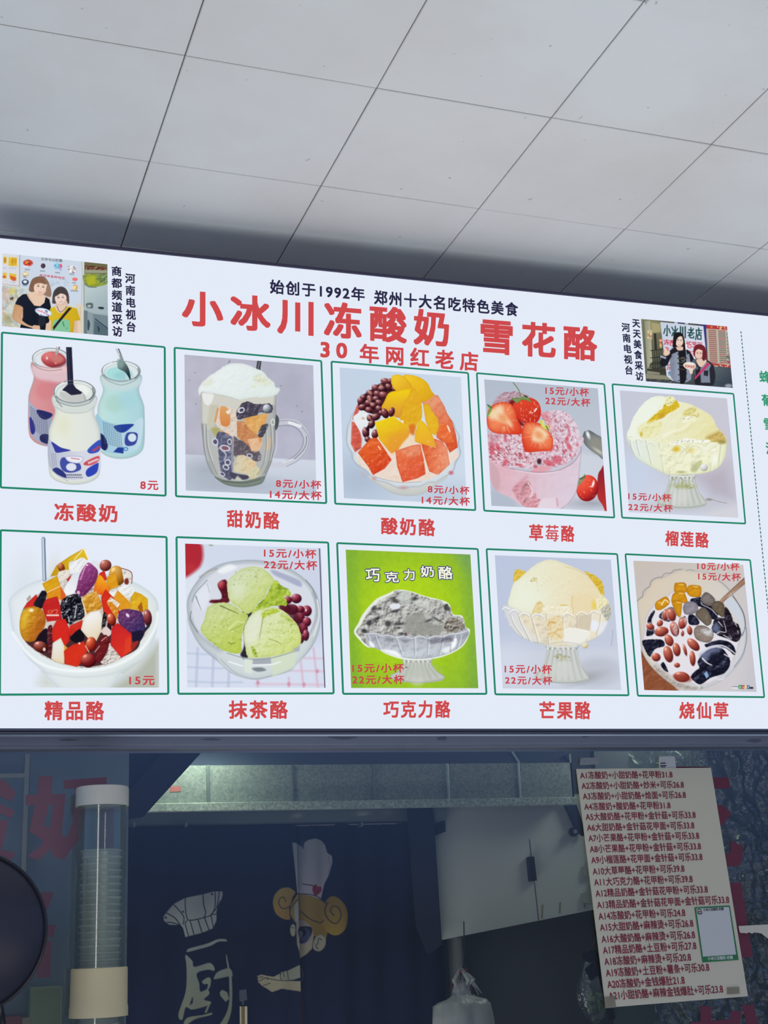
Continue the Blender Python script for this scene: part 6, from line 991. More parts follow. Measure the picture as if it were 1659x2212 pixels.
DISH = [  # frame corners, picture (draw, origin, scale, corners), its label, name and its ink box, price lines
 ([(2, 716), (358, 748), (360, 1073), (-1, 1055)], (pic_bottles, (0, 700), 4.484, [(45, 205), (1585, 250), (1590, 1600), (40, 1545)]), 'printed photo of three glass yoghurt bottles with spoons',
  '冻酸奶', [(117, 1086), (254, 1090), (254, 1129), (117, 1125)], [('8元', [(303, 1038), (342, 1039), (342, 1059), (303, 1058)])]),
 ([(375, 749), (696, 778), (707, 1089), (378, 1074)], (pic_mug, (380, 750), 5.184, [(95, 83), (1537, 203), (1575, 1668), (110, 1605)]), 'printed photo of a glass mug heaped with white curd',
  '甜奶酪', [(490, 1101), (604, 1106), (604, 1144), (490, 1139)], [('8元/小杯', [(596, 1034), (694, 1038), (694, 1057), (596, 1053)]), ('14元/大杯', [(583, 1057), (695, 1061), (695, 1081), (583, 1077)])]),
 ([(714, 779), (1013, 804), (1029, 1104), (722, 1090)], (pic_fruit_bowl, (715, 785), 5.184, [(97, 45), (1455, 155), (1520, 1575), (145, 1510)]), 'printed photo of a bowl of mango, papaya and red beans',
  '酸奶酪', [(823, 1117), (940, 1121), (940, 1159), (823, 1154)], [('8元/小杯', [(924, 1047), (1014, 1051), (1014, 1069), (924, 1065)]), ('14元/大杯', [(911, 1070), (1015, 1074), (1015, 1093), (911, 1089)])]),
 ([(1028, 804), (1307, 828), (1329, 1120), (1044, 1105)], (pic_strawberry, (1030, 805), 5.53, [(88, 80), (1445, 188), (1553, 1655), (175, 1590)]), 'printed photo of pink ice with strawberries in a glass',
  '草莓酪', [(1143, 1132), (1241, 1135), (1241, 1171), (1143, 1168)], [('15元/小杯', [(1178, 834), (1272, 839), (1272, 857), (1178, 852)]), ('22元/大杯', [(1178, 856), (1275, 861), (1275, 879), (1178, 874)])]),
 ([(1321, 828), (1586, 849), (1612, 1133), (1342, 1120)], (pic_durian, (1325, 830), 5.72, [(78, 75), (1403, 175), (1545, 1650), (195, 1582)]), 'printed photo of yellow ice cream in a footed glass with a golden streak',
  '榴莲酪', [(1437, 1146), (1531, 1150), (1531, 1184), (1437, 1179)], [('15元/小杯', [(1357, 1063), (1450, 1067), (1450, 1084), (1357, 1080)]), ('22元/大杯', [(1357, 1086), (1453, 1090), (1453, 1107), (1357, 1103)])]),
 ([(-1, 1143), (362, 1158), (366, 1501), (-3, 1503)], (pic_jelly_bowl, (0, 1150), 4.608, [(5, 35), (1583, 70), (1583, 1545), (5, 1545)]), 'printed photo of a white bowl of jelly cubes, beans and fruit',
  '精品酪', [(96, 1514), (225, 1514), (225, 1556), (96, 1556)], [('15元', [(279, 1460), (334, 1460), (334, 1480), (279, 1480)])]),
 ([(379, 1158), (711, 1170), (723, 1500), (383, 1501)], (pic_matcha, (380, 1165), 4.879, [(97, 45), (1530, 95), (1578, 1565), (120, 1560)]), 'printed photo of three green ice cream scoops in a glass bowl',
  '抹茶酪', [(494, 1513), (622, 1513), (622, 1553), (494, 1553)], [('15元/小杯', [(570, 1184), (683, 1187), (683, 1207), (570, 1204)]), ('22元/大杯', [(570, 1209), (685, 1211), (685, 1232), (570, 1229)])]),
 ([(726, 1171), (1034, 1184), (1053, 1501), (739, 1501)], (pic_chocolate, (730, 1180), 5.184, [(87, 38), (1483, 92), (1573, 1590), (148, 1587)]), 'printed photo of grey ice cream in a footed glass on lime green',
  '巧克力酪', [(828, 1513), (973, 1513), (973, 1551), (828, 1551)], [('15元/小杯', [(761, 1433), (872, 1433), (872, 1453), (761, 1453)]), ('22元/大杯', [(761, 1458), (873, 1458), (873, 1478), (761, 1478)])]),
 ([(1049, 1184), (1335, 1195), (1360, 1504), (1068, 1502)], (pic_mango, (1055, 1190), 5.53, [(77, 52), (1463, 105), (1587, 1662), (172, 1643)]), 'printed photo of a cream coloured dome in a footed glass',
  '芒果酪', [(1165, 1515), (1276, 1515), (1276, 1554), (1165, 1554)], [('15元/小杯', [(1090, 1435), (1192, 1436), (1192, 1456), (1090, 1454)]), ('22元/大杯', [(1091, 1460), (1193, 1461), (1193, 1480), (1091, 1478)])]),
 ([(1349, 1195), (1622, 1208), (1653, 1508), (1376, 1505)], (pic_grass_jelly, (1355, 1200), 5.53, [(72, 62), (1385, 112), (1547, 1630), (203, 1607)]), 'printed photo of black jelly with beans and taro balls in milk',
  '烧仙草', [(1467, 1516), (1573, 1517), (1574, 1554), (1467, 1553)], [('10元/小杯', [(1506, 1214), (1597, 1216), (1597, 1233), (1506, 1231)]), ('15元/大杯', [(1508, 1236), (1600, 1238), (1600, 1256), (1508, 1253)])])]
for corners, (draw, o, s, q), lab, nm, nq, prices in DISH:
    fr = rings('picture_border', corners, sign); fr['label'] = 'thin green border line around a dessert picture'
    printed('dish_picture', draw, o, s, q, fr, lab)
    if '莓' in nm:
        mixq = lambda a, b, t: (a[0] + (b[0] - a[0]) * t, a[1] + (b[1] - a[1]) * t)
        for ch, t0, t1 in zip(nm, (0, .357, .704), (.306, .653, 1)):
            if ch == '莓':                                   # drawn stroke by stroke: the font outline of this one does not fill
                A_, B_, C_, D_ = [pt(*mixq(nq[i], nq[j], t), -.0014) for i, j, t in ((0, 1, t0), (0, 1, t1), (3, 2, t1), (3, 2, t0))]; f = MB()
                for k, (xa, ya, xb, yb, wd) in enumerate(((.02, .13, .98, .13, .10), (.30, 0, .30, .27, .10), (.70, 0, .70, .27, .10), (.27, .27, .08, .47, .10), (.2, .37, .96, .37, .09), (.24, .48, .15, .88, .10), (.2, .50, .84, .50, .085),
                        (.82, .46, .77, 1, .10), (.60, .955, .80, .955, .085), (.13, .83, .95, .83, .08), (0, .67, 1, .67, .08), (.44, .54, .53, .63, .07), (.42, .71, .51, .79, .07))):
                    d = math.hypot(xb - xa, yb - ya); nx, ny = -(yb - ya) / d * wd / 2, (xb - xa) / d * wd / 2
                    q_ = [(xa + nx, ya + ny), (xb + nx, yb + ny), (xb - nx, yb - ny), (xa - nx, ya - ny)]
                    f.add([(A_ * (1 - u) + B_ * u) * (1 - v) + (D_ * (1 - u) + C_ * u) * v - np.array([0, k * 2e-5, 0]) for u, v in q_], [(0, 1, 2, 3)])
                f.build('dish_name', RED, fr); continue
            writing('dish_name', ch, [mixq(nq[0], nq[1], t0), mixq(nq[0], nq[1], t1), mixq(nq[3], nq[2], t1), mixq(nq[3], nq[2], t0)], RED, fr, Y=-.0014, bold=.038)
    else: writing('dish_name', nm, nq, RED, fr, Y=-.0014, bold=.038, spacing=1.2)
    for tx, pq in prices: writing('price_text', tx, pq, RED2, fr, Y=-.0018, bold=.032, spacing=1.24)
    if draw is pic_chocolate:
        wh, nv = backlit('ink_title_white', '#f2f2dc'), backlit('ink_title_outline', '#2c3572')
        for ch, (a, b, c, d) in (('巧', (300, 240, 480, 405)), ('克', (515, 275, 690, 415)), ('力', (725, 245, 870, 390)), ('奶', (915, 210, 1085, 355)), ('酪', (1115, 215, 1295, 380))):
            z = [(730 + x / s_ + sk, 1180 + y / s_) for s_ in (5.184,) for x, y, sk in ((a, b, -1), (c, b, -1), (c, d, 1), (a, d, 1))]
            writing('title_outline', ch, z, nv, fr, Y=-.0012, bold=.085, nb=8)
            k = 2.0; z2 = [(z[0][0] + k, z[0][1] + k), (z[1][0] - k, z[1][1] + k), (z[2][0] - k, z[2][1] - k), (z[3][0] + k, z[3][1] - k)]
            writing('title_letter', ch, z2, wh, fr, Y=-.0018, bold=.026)

for nm, tx, q, m_, sp, ld, bo in (
    ('heading_text', '始创于1992年', [(583, 603), (788, 622), (788, 651), (583, 634)], NAVY, 1.18, 1, .036), ('heading_text', '郑州十大名吃特色美食', [(808, 626), (1119, 654), (1119, 684), (808, 657)], NAVY, 1.18, 1, .036),
    ('shop_name_text', '小冰川冻酸奶', [(393, 625), (970, 672), (970, 751), (393, 703)], RED, 1.34, 1, .038), ('shop_name_text', '雪花酪', [(1038, 686), (1290, 707), (1290, 781), (1038, 763)], RED, 1.38, 1, .038),
    ('slogan_text', '30', [(692, 738), (750, 741), (750, 775), (692, 772)], RED, 1.5, 1, .045), ('slogan_text', '年网红老店', [(777, 742), (1033, 761), (1033, 803), (777, 783)], RED, 1.55, 1, .036)):
    writing(nm, tx, q, m_, sign, Y=-.0014, bold=bo, spacing=sp, leading=ld, nb=25 if nm == 'shop_name_text' else 4)
for tx, q in (('商都频道采访', [(240, 574), (263, 576), (265, 728), (242, 726)]), ('河南电视台', [(270, 590), (292, 592), (294, 718), (272, 716)]), ('天天美食采访', [(1365, 689), (1382, 691), (1391, 823), (1373, 822)]), ('河南电视台', [(1342, 697), (1360, 699), (1368, 810), (1350, 809)])):
    writing('caption_text', '\n'.join(tx), q, NAVY, sign, Y=-.0014, bold=.04, leading=1.16)
for ch, x, y in (('蜂', 1639, 800), ('葡', 1644, 851), ('雪', 1649, 903), ('泡', 1653, 955)):
    writing('side_text', ch, [(x, y), (x + 25, y + 2), (x + 27, y + 28), (x + 2, y + 26)], backlit('ink_side_green', '#2f9a70'), sign, Y=-.0014, bold=.03)
f = MB(); a, b = pt(1599.8, 716), pt(1659, 1323); zt = a[2]; n = 0
while zt > SIGN_BOT + .02:
    z1 = zt - .0052; L = lambda z: a[0] + (b[0] - a[0]) * (z - a[2]) / (b[2] - a[2])
    f.add([(L(zt) - .0011, -.0012, zt), (L(zt) + .0011, -.0012, zt), (L(z1) + .0011, -.0012, z1), (L(z1) - .0011, -.0012, z1)], [(0, 1, 2, 3)]); zt -= .0083
f.build('dashed_line', backlit('ink_dash', '#2a6a66'), sign)
_vp = printed('visit_photo', pic_two_women, (0, 540), 5.53, [(28, 38), (1283, 170), (1292, 1025), (22, 910)], sign, 'printed photo of two women, one in black and one in yellow', dot=.8)
writing('banner_text', '正宗马记奶酪', [(88.5, 556), (135, 559.5), (135, 567), (88.5, 562)], backlit('ink_grey', '#59616f'), _vp, Y=-.0012, bold=.02)
writing('banner_text', '本店有各种地甘', [(85, 591), (140, 598), (140, 604), (85, 597)], backlit('ink_pink', '#c4405a'), _vp, Y=-.0012, bold=.02)
printed('visit_photo', pic_street_visit, (1330, 670), 5.043, [(275, 95), (1213, 178), (1275, 848), (330, 775)], sign, 'printed photo of two women in grey jackets before a street sign', dot=.8)

# ---------------------------------------------------------------- stuck on the glass
def crop(o, s, pts): return [(o[0] + x / s, o[1] + y / s) for x, y in pts]
STICK = mat('red_vinyl', '#6f3546', 0.5, spec=.3)
BACKLIT_RED = mat('backlit_red_vinyl', '#7e5a6a', 0.5, spec=.3)  # duller red: back-lit look of the left letters put into the colour
def letter(name, label, polys, group=None):
    Yf = YG - .0008; q = thing(name, pt(*polys[0][0], Yf), label, 'window lettering', group)
    for k, P in enumerate(polys): MB().slab([pt(a, b, Yf - k * .00008) for a, b in P][::-1], .0006).build('stroke', BACKLIT_RED if polys[0][0][0] < 400 else STICK, q)
    return q
c1, c2, c6, c7 = ((0, 1560), 5.53), ((0, 1860), 5.53), ((1360, 1560), 5.547), ((1480, 1860), 6.285)
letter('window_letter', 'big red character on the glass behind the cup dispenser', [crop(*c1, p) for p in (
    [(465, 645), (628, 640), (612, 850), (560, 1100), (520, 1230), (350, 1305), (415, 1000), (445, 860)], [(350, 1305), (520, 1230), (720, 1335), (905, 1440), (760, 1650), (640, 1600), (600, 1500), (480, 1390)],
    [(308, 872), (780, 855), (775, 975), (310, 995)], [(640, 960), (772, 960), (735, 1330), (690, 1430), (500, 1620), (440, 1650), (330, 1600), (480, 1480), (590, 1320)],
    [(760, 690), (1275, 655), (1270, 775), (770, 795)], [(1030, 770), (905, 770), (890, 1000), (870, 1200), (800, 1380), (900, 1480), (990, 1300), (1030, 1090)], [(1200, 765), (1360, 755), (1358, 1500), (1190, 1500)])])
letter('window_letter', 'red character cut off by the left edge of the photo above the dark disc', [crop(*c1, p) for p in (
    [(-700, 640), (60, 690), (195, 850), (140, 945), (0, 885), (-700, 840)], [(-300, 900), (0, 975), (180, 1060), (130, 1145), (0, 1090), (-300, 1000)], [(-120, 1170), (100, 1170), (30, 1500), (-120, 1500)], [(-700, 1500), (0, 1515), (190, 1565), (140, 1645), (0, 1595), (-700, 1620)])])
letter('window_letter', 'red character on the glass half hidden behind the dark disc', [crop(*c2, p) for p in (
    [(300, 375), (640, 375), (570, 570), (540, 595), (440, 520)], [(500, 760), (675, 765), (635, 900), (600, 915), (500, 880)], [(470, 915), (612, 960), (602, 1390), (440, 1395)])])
letter('window_letter', 'red character beside the upper right edge of the price sheet', [crop(*c6, p) for p in (
    [(560, 530), (940, 535), (900, 600), (560, 610)], [(900, 660), (1185, 660), (1205, 795), (920, 795)], [(1000, 1000), (1100, 990), (1225, 1090), (1090, 1250), (980, 1150)], [(1210, 1420), (1355, 1480), (1352, 1650), (1300, 1722), (1180, 1730), (1100, 1700), (1110, 1570), (1190, 1575), (1212, 1540)])])
letter('window_letter', 'long red bar character right of the price sheet, under the torn strip', [crop(*c7, p) for p in ([(560, 292), (760, 288), (850, 865), (920, 1300), (690, 1318)],)])
letter('window_letter', 'red character at the bottom right under the price sheet', [crop(*c7, p) for p in (
    [(210, 1965), (350, 1972), (362, 2330), (205, 2330)], [(618, 2030), (760, 2042), (742, 2330), (612, 2330)], [(770, 1962), (920, 1945), (1030, 2330), (870, 2330)], [(80, 2190), (620, 2150), (620, 2240), (80, 2270)])])

# price sheet
c8 = ((860, 1580), 2.0764)
YP = YG - .004
paper = mat('white_paper', '#d6cfb9', 0.75, spec=.2, noise_amt=.03, noise_scale=14)
Q = [pt(1244.5, 1661, YP), pt(1536, 1658.5, YP), pt(1615.5, 2152, YP), pt(1308, 2177, YP)]
sheet = thing('price_sheet', Q[3], 'tilted white sheet of red set-meal prices taped on the glass', 'notice')
def on_sheet(u, v, d=0.0):
    P = (Q[0] * (1 - u) + Q[1] * u) * (1 - v) + (Q[3] * (1 - u) + Q[2] * u) * v
    return P + np.array([0, -d, 0])
U, V = np.meshgrid(np.linspace(0, 1, 20), np.linspace(0, 1, 28))
G = np.array([[on_sheet(a, b, .0003 * math.sin(a * 5 + b * 3)) for a, b in zip(r, q)] for r, q in zip(U, V)])
f = MB(); f.grid(G); f.grid(G[:, ::-1] + np.array([0, .0004, 0])); f.build('paper', paper, sheet, smooth=True)
ink = mat('red_ink', '#8e2a44', 0.7, spec=.2)
LINES = [('A1冻酸奶+小甜奶酪+花甲粉31.8', 1232, 211), ('A2冻酸奶+小甜奶酪+炒米+可乐26.8', 1283, 258), ('A3冻酸奶+小甜奶酪+烩面+可乐26.8', 1292, 305), ('A4冻酸奶+酸奶酪+花甲粉31.8', 1223, 352), ('A5大酸奶酪+花甲粉+金针菇+可乐33.8', 1336, 398),
    ('A6大甜奶酪+金针菇花甲面+可乐33.8', 1330, 446), ('A7小芒果酪+花甲粉+金针菇+可乐33.8', 1352, 494), ('A8小芒果酪+花甲粉+金针菇+可乐33.8', 1360, 543), ('A9小榴莲酪+花甲面+金针菇+可乐33.8', 1367, 592), ('A10大草莓酪+花甲粉+可乐39.8', 1286, 643),
    ('A11大巧克力酪+花甲粉+可乐39.8', 1323, 692), ('A12精品奶酪+金针菇花甲粉+可乐33.8', 1391, 742), ('A13精品奶酪+金针菇花甲面+金针菇可乐33.8', 1487, 794), ('A14冻酸奶+花甲粉+可乐24.8', 1290, 845), ('A15大甜奶酪+麻辣烫+可乐26.8', 1326, 895),
    ('A16大酸奶酪+麻辣烫+可乐26.8', 1334, 948), ('A17精品奶酪+土豆粉+可乐27.8', 1340, 998), ('A18冻酸奶+麻辣烫+可乐20.8', 1316, 1049), ('A19冻酸奶+土豆粉+薯条+可乐30.8', 1398, 1100), ('A20冻酸奶+金钱爆肚21.8', 1288, 1152), ('A21小甜奶酪+麻辣金钱爆肚+可乐23.8', 1460, 1203)]
for k, (tx, xr, yb) in enumerate(LINES):
    xl = 818 + (948 - 818) * (yb - 211) / 992; sl = -.010 - .0026 * k; h = 28 + 7 * k / 20
    yr = yb + sl * (xr - xl); e = .12 * h * (1.0 + k * .03)
    writing('price_line', tx, crop(*c8, [(xl - e, yb - h * 1.12), (xr - e, yr - h * 1.12), (xr, yr + h * .1), (xl, yb + h * .1)]), ink, sheet, Y=YP - .0006, bold=.015)
gcol = mat('card_green', '#2f7d4a', 0.6)
K = [(1500.2, 1960), (1576.7, 1955.8), (1595.7, 2073.5), (1517.4, 2078.8)]
fr = MB().slab([pt(a, b, YP - .0010) for a, b in K][::-1], .0003).build('code_card', gcol, sheet); fr['label'] = 'green bordered square card on the sheet'
MB().slab([pt(a, b, YP - .0014) for a, b in crop(*c7, [(150, 645), (595, 622), (692, 1268), (243, 1298)])][::-1], .0003).build('card_face', mat('card_white', '#cfcfce', 0.7), fr)
writing('card_text', '小冰川冻酸奶-奶酪', crop(*c7, [(300, 1298), (647, 1280), (652, 1332), (308, 1350)]), mat('card_letter_white', '#e8ece8', 0.7), fr, Y=YP - .0018, bold=.015)
writing('card_text', '小冰川冻酸奶-奶酪', crop(*c7, [(243, 640), (522, 626), (527, 668), (248, 684)]), mat('card_letter_dark', '#2c3038', 0.7), fr, Y=YP - .0018, bold=.01)
f = MB(); E_ = lambda cx, cy, rx, ry, a0, a1, mi: f.add([pt(*crop(*c7, [(cx + rx * math.cos(t) * q, cy + ry * math.sin(t) * q)])[0], YP - .0018) for q in (1, .5) for t in np.linspace(a0, a1, 9)], [(i, i + 1, i + 10, i + 9) for i in range(8)], mi)
E_(193, 672, 34, 26, math.pi, 2 * math.pi, 0); E_(200, 700, 34, 26, 0, math.pi, 1)
f.add([pt(a, b, YP - .0018) for a, b in crop(*c7, [(165, 682), (228, 679), (229, 692), (166, 695)])], [(3, 2, 1, 0)], 2)
f.build('card_logo', [gcol, mat('card_letter_dark', '#2c3038'), ink], fr)
tape_m = clear('sticky_tape', '#e8e4d4', gloss=.12, rough=.2, body=.35, body_col='#c8c0a8')
for q in ([(568, 1712), (735, 1705), (742, 1800), (570, 1810)],):
    MB().slab([pt(a, b, YP - .0022) for a, b in crop(*c7, q)][::-1], .0002).build('tape', tape_m, sheet)
MB().slab([pt(a, b, YP - .0022) for a, b in crop(*c8, [(925, 1190), (972, 1186), (978, 1238), (932, 1242)])][::-1], .0002).build('tape', tape_m, sheet)

tagm = mat('tag_paper', '#c9c9c8', 0.75)
pc = thing('paper_slip', pt(1440, 1661, YP + .001), 'small white slip with a dark character poking up behind the price sheet', 'slip')
MB().slab([pt(a, b, YP + .0012) for a, b in crop(*c6, [(350, 425), (370, 410), (530, 408), (545, 425), (560, 590), (350, 590)])][::-1], .0004).build('slip_paper', tagm, pc)
writing('slip_text', '元', crop(*c6, [(362, 488), (442, 484), (446, 580), (366, 584)]), mat('slip_ink', '#2c2c3c'), pc, Y=YP + .0006, bold=.02)
tag(MB().slab([pt(a, b, YG - .0012) for a, b in crop((800, 1560), 2.765, [(1255, 214), (1368, 210), (1366, 252), (1250, 258)])][::-1], .0006).build('tape_strip', mat('masking_tape', '#8f9498', 0.7, noise_amt=.12, noise_scale=90)), 'short grey strip of tape on the glass left of the paper slip', 'tape')
top = crop(*c7, [(725, 882), (1130, 860), (1400, 845)]); bot = crop(*c7, [(1400, 1120), (1120, 1050), (1085, 1020), (1040, 985), (990, 975), (945, 968), (910, 985), (865, 968), (830, 985), (800, 975), (770, 980), (740, 965)])
tag(MB().slab([pt(a, b, YP - .0002) for a, b in top + bot][::-1], .0004).build('torn_paper_strip', mat('torn_paper', '#d2cbbc', 0.8)), 'torn white paper strip on the glass right of the price sheet', 'paper strip')

# ---------------------------------------------------------------- cup dispenser
YD = 0.022
cA = pt(221, 1722, YD); rr = (pt(280.5, 1722, YD)[0] - pt(162, 1722, YD)[0]) / 2 * .965
zt, zb = pt(221, 1700, YD)[2], pt(221, 1742, YD)[2]; zc, zd = pt(218, 2090, YD)[2], pt(216, 2196, YD)[2]
CX = cA[0]; wp = mat('white_plastic', '#cfccc0', 0.4, spec=.4)
disp = thing('cup_dispenser', (CX, YD, zd), 'clear plastic cup dispenser tube with white cap and collar, full of cups', 'cup dispenser')
f = MB(); f.lathe([(.0001, zt), (rr - .004, zt), (rr - .001, zt - .001), (rr, zt - .004), (rr, zb), (rr - .0025, zb), (rr - .0025, zb + .003), (.0001, zb + .003)], (CX, YD, 0), 56); f.build('cap', wp, disp, True, 40)
rt_ = rr - .003
f = MB(); f.lathe([(rt_, zb + .002), (rt_, zd - .13), (rt_ - .0015, zd - .13), (rt_ - .0015, zb + .002)], (CX, YD, 0), 56)
f.build('tube', clear('dispenser_tube', '#eef3f2', gloss=.03, rough=.10, body=.05, body_col='#d8dcda', fres=True), disp, True, 40)
rc = rr * 1.035
f = MB(); f.lathe([(rr - .0028, zc), (rc - .0015, zc), (rc, zc - .0015), (rc + .0003, zd + .016), (rc + .0012, zd + .0145), (rc + .0014, zd), (rr - .0028, zd), (rr - .0028, zc)], (CX, YD, 0), 56); f.build('collar', mat('cream_plastic', '#dccba0', 0.45, spec=.35), disp, True, 40)
for za, zb_ in ((zb + .004, zt - .004), (zd + .02, zc - .02)): MB().box(CX - .012, YD + rr - .004, za, CX + .012, YG - .0005, zb_, bev=.002).build('glass_mount', wp, disp)
cupm = clear('cup_plastic', '#eaf0ee', gloss=.10, rough=.22, body=.62, body_col='#f0ecdc', fres=True)
z1, z2 = pt(221, 1836, YD)[2], zd - .10; NC = 34; pitch = (z1 - z2) / NC
def cup(z, r):
    prof = [(r, z), (r + .0013, z - .0008), (r + .0015, z - .002), (r + .0004, z - .003), (r - .0006, z - .0032), (r - .0022, z - .012), (r - .0056, z - .030), (r - .0062, z - .031)]
    f = MB(); f.lathe(prof, (0, 0, 0), 44); n0 = len(prof) * 44
    k = len(prof) - 1; f.v.append((0, 0, prof[-1][1])); f.f += [(k * 44 + a, k * 44 + (a + 1) % 44, len(f.v) - 1) for a in range(44)]; f.mi += [0] * 44
    return f
rcup = rt_ * .80
cp = cup(0, rcup).build('plastic_cup', cupm, None, True, 50)
for k in range(NC):
    o = cp if k == 0 else cp.copy()
    if k: COL.objects.link(o)
    o.location = (CX + .0007 * math.sin(k * 2.1), YD + .0007 * math.cos(k * 1.7), z1 - k * pitch)
    if k == 0: lab = 'topmost clear plastic cup of the stack inside the dispenser tube'
    else: lab = 'clear plastic cup nested in the stack inside the dispenser tube, below the topmost'
    tag(o, lab, 'cup', 'clear cups nested in the dispenser tube' if k else None)

# ---------------------------------------------------------------- round dark disc at the left
YK = -0.06
c = pt(-76, 2016, YK); r = pt(103, 2010, YK)[0] - c[0]
disc = thing('dark_disc', c, 'big dark round disc with a thin rim cut off by the left edge', 'disc')
f = MB(); f.lathe([(0.0001, -.022), (r * .3, -.021), (r * .6, -.016), (r * .85, -.008), (r * .96, -.002), (r * .96, .006), (0.0001, .006)], c, 72, 'Y'); f.build('disc_face', mat('dark_lacquer', '#30303e', 0.35, spec=.4, noise_amt=.25, noise_scale=14), disc, True, 40)
f = MB(); n = 72
for k in range(n):
    pass
f.lathe([(r * .955, -.004), (r * .97, -.0065), (r * .99, -.006), (r, -.002), (r, .005), (r * .98, .009), (r * .955, .008), (r * .955, -.004)], c, 72, 'Y'); f.build('rim', mat('dark_rim', '#24242e', 0.28, spec=.5), disc, True, 50)
s0 = pt(4, 2176, YK); f = MB(); f.tube([s0 + np.array([-.004, 0, .004]), s0 + np.array([.001, 0, -.02]), s0 + np.array([.001, .01, -.06]), s0 + np.array([0, .05, -.14])], [.006, .0055, .0055, .0055], 12); f.build('stem', mat('dark_rim', '#24242e'), disc, True)

# ---------------------------------------------------------------- behind the left pane
YB = 0.26
x0, x1 = pt(-260, 1800, YB)[0], pt(277, 1800, YB)[0]
cab = thing('display_partition', pt(60, 2200, YB), 'grey green board with pale battens behind the left pane of glass', 'board')
MB().box(x0, YB, 1.30, x1, YB + .015, z_rail + .10).build('panel', mat('board_teal', '#a9b6b4', 0.65, noise_amt=.1, noise_scale=3), cab)
bt = mat('pale_batten', '#ece6c4', 0.6)
a, b = pt(54, 1626, YB), pt(64, 1626, YB); MB().box(a[0], YB - .008, pt(60, 1896, YB)[2] - .05, b[0], YB, a[2], bev=.001).build('batten', bt, cab)
a, b = pt(-250, 1672, YB), pt(54, 1680, YB); MB().box(a[0], YB - .008, b[2], b[0], YB, b[2] + .007, bev=.001).build('batten', bt, cab)
def carton(px0, py0, px1, py1, col, label, dy=.0):
    a, b = pt(px0, py0, YB - .06 - dy), pt(px1, py1, YB - .06 - dy)
    f = MB(); f.box(a[0], YB - .06 - dy, b[2], b[0], YB - .004, a[2], bev=.002); return tag(f.build('carton', mat('carton_' + col[1:], col, 0.6, noise_amt=.1, noise_scale=20)), label, 'box')
zs = pt(60, 2250, YB - .06)[2]
carton(66, 2134, 132, 2250, '#c8d49c', 'green box behind the glass beside the cup dispenser')
carton(4, 2198, 44, 2250, '#c87c74', 'red box behind the glass at the bottom left corner', .005)
carton(46, 2200, 66, 2250, '#dccba4', 'narrow tan box between the red and green boxes', .002)
tag(MB().box(x0, YB - .12, zs - .02, x1, YB, zs, bev=.002).build('shelf_board', mat('shelf_wood', '#5c5a50', 0.6)), 'shelf board under the boxes behind the left pane', 'shelf')

# ---------------------------------------------------------------- kitchen hood
YH = 0.60
hood = thing('range_hood', pt(640, 1755, YH), 'galvanized sheet metal hood running across the kitchen above the curtain', 'range hood')
def galv(name, c0, c1):
    if name in _mats: return _mats[name]
    m = bpy.data.materials.new(name); m.use_nodes = True; n = m.node_tree; b = n.nodes['Principled BSDF']; b.inputs['Metallic'].default_value = .2; b.inputs['Roughness'].default_value = .5
    t = n.nodes.new('ShaderNodeTexCoord'); v = n.nodes.new('ShaderNodeTexVoronoi'); v.inputs['Scale'].default_value = 260; v.inputs['Randomness'].default_value = 1
    x = n.nodes.new('ShaderNodeTexNoise'); x.inputs['Scale'].default_value = 60; x.inputs['Detail'].default_value = 6; x.inputs['Distortion'].default_value = 1.5
    mx = n.nodes.new('ShaderNodeMix'); mx.data_type = 'RGBA'; mx.inputs[6].default_value = rgb(c0); mx.inputs[7].default_value = rgb(c1)
    ad = n.nodes.new('ShaderNodeMath'); ad.operation = 'MULTIPLY'
    n.links.new(t.outputs['Object'], v.inputs['Vector']); n.links.new(t.outputs['Object'], x.inputs['Vector']); n.links.new(v.outputs['Color'], ad.inputs[0]); n.links.new(x.outputs[0], ad.inputs[1]); ad.use_clamp = True
    ad2 = n.nodes.new('ShaderNodeMath'); ad2.operation = 'MULTIPLY'; ad2.inputs[1].default_value = 2.0; ad2.use_clamp = True; n.links.new(ad.outputs[0], ad2.inputs[0])
    n.links.new(ad2.outputs[0], mx.inputs[0]); n.links.new(mx.outputs[2], b.inputs['Base Color']); _mats[name] = m; return m
GV = galv('galvanized_sheet', '#76827a', '#98a298')
hx0, hx1 = pt(200, 1700, YH)[0], pt(1238, 1690, YH)[0]
zh0, zh1 = pt(640, 1733, YH)[2], pt(640, 1652, YH)[2]
MB().box(hx0, YH, zh0, hx1, YH + .01, zh1).build('front_sheet', GV, hood)
f = MB(); q = [(hx0, YH, zh1), (hx1, YH, zh1), (hx1, YH + .16, zh1 + .13), (hx0, YH + .16, zh1 + .13)]; f.add(q + [(a, b + .008, c_) for a, b, c_ in q], [(0, 1, 2, 3), (7, 6, 5, 4), (0, 4, 5, 1), (1, 5, 6, 2), (2, 6, 7, 3), (3, 7, 4, 0)]); f.build('sloping_sheet', mat('shaded_sheet', '#3c4654', 0.6, noise_amt=.2, noise_scale=8), hood)  # shade on the upper hood is put into this dark blue colour
zl = pt(640, 1749, YH - .012)[2]
f = MB(); f.box(hx0, YH - .014, zl, hx1, YH, zh0 + .001, bev=.0015); f.build('bottom_lip', galv('galvanized_lip', '#7c887e', '#b8c2b4'), hood)
MB().box(hx1 - .004, YH, zh0, hx1, YH + .30, zh1 + .02).build('end_sheet', GV, hood)
sm_ = mat('seam_bright', '#b9c8c6', 0.35, 0.5)
for x in (449, 631, 806, 967, 1121):
    a = pt(x, 1695, YH); f = MB(); f.box(a[0] - .0025, YH - .005, zh0, a[0] + .0025, YH, zh1, bev=.0008); f.build('seam_strip', sm_ if x > 900 else mat('seam_grey', '#7c8a86', 0.4, 0.5), hood)
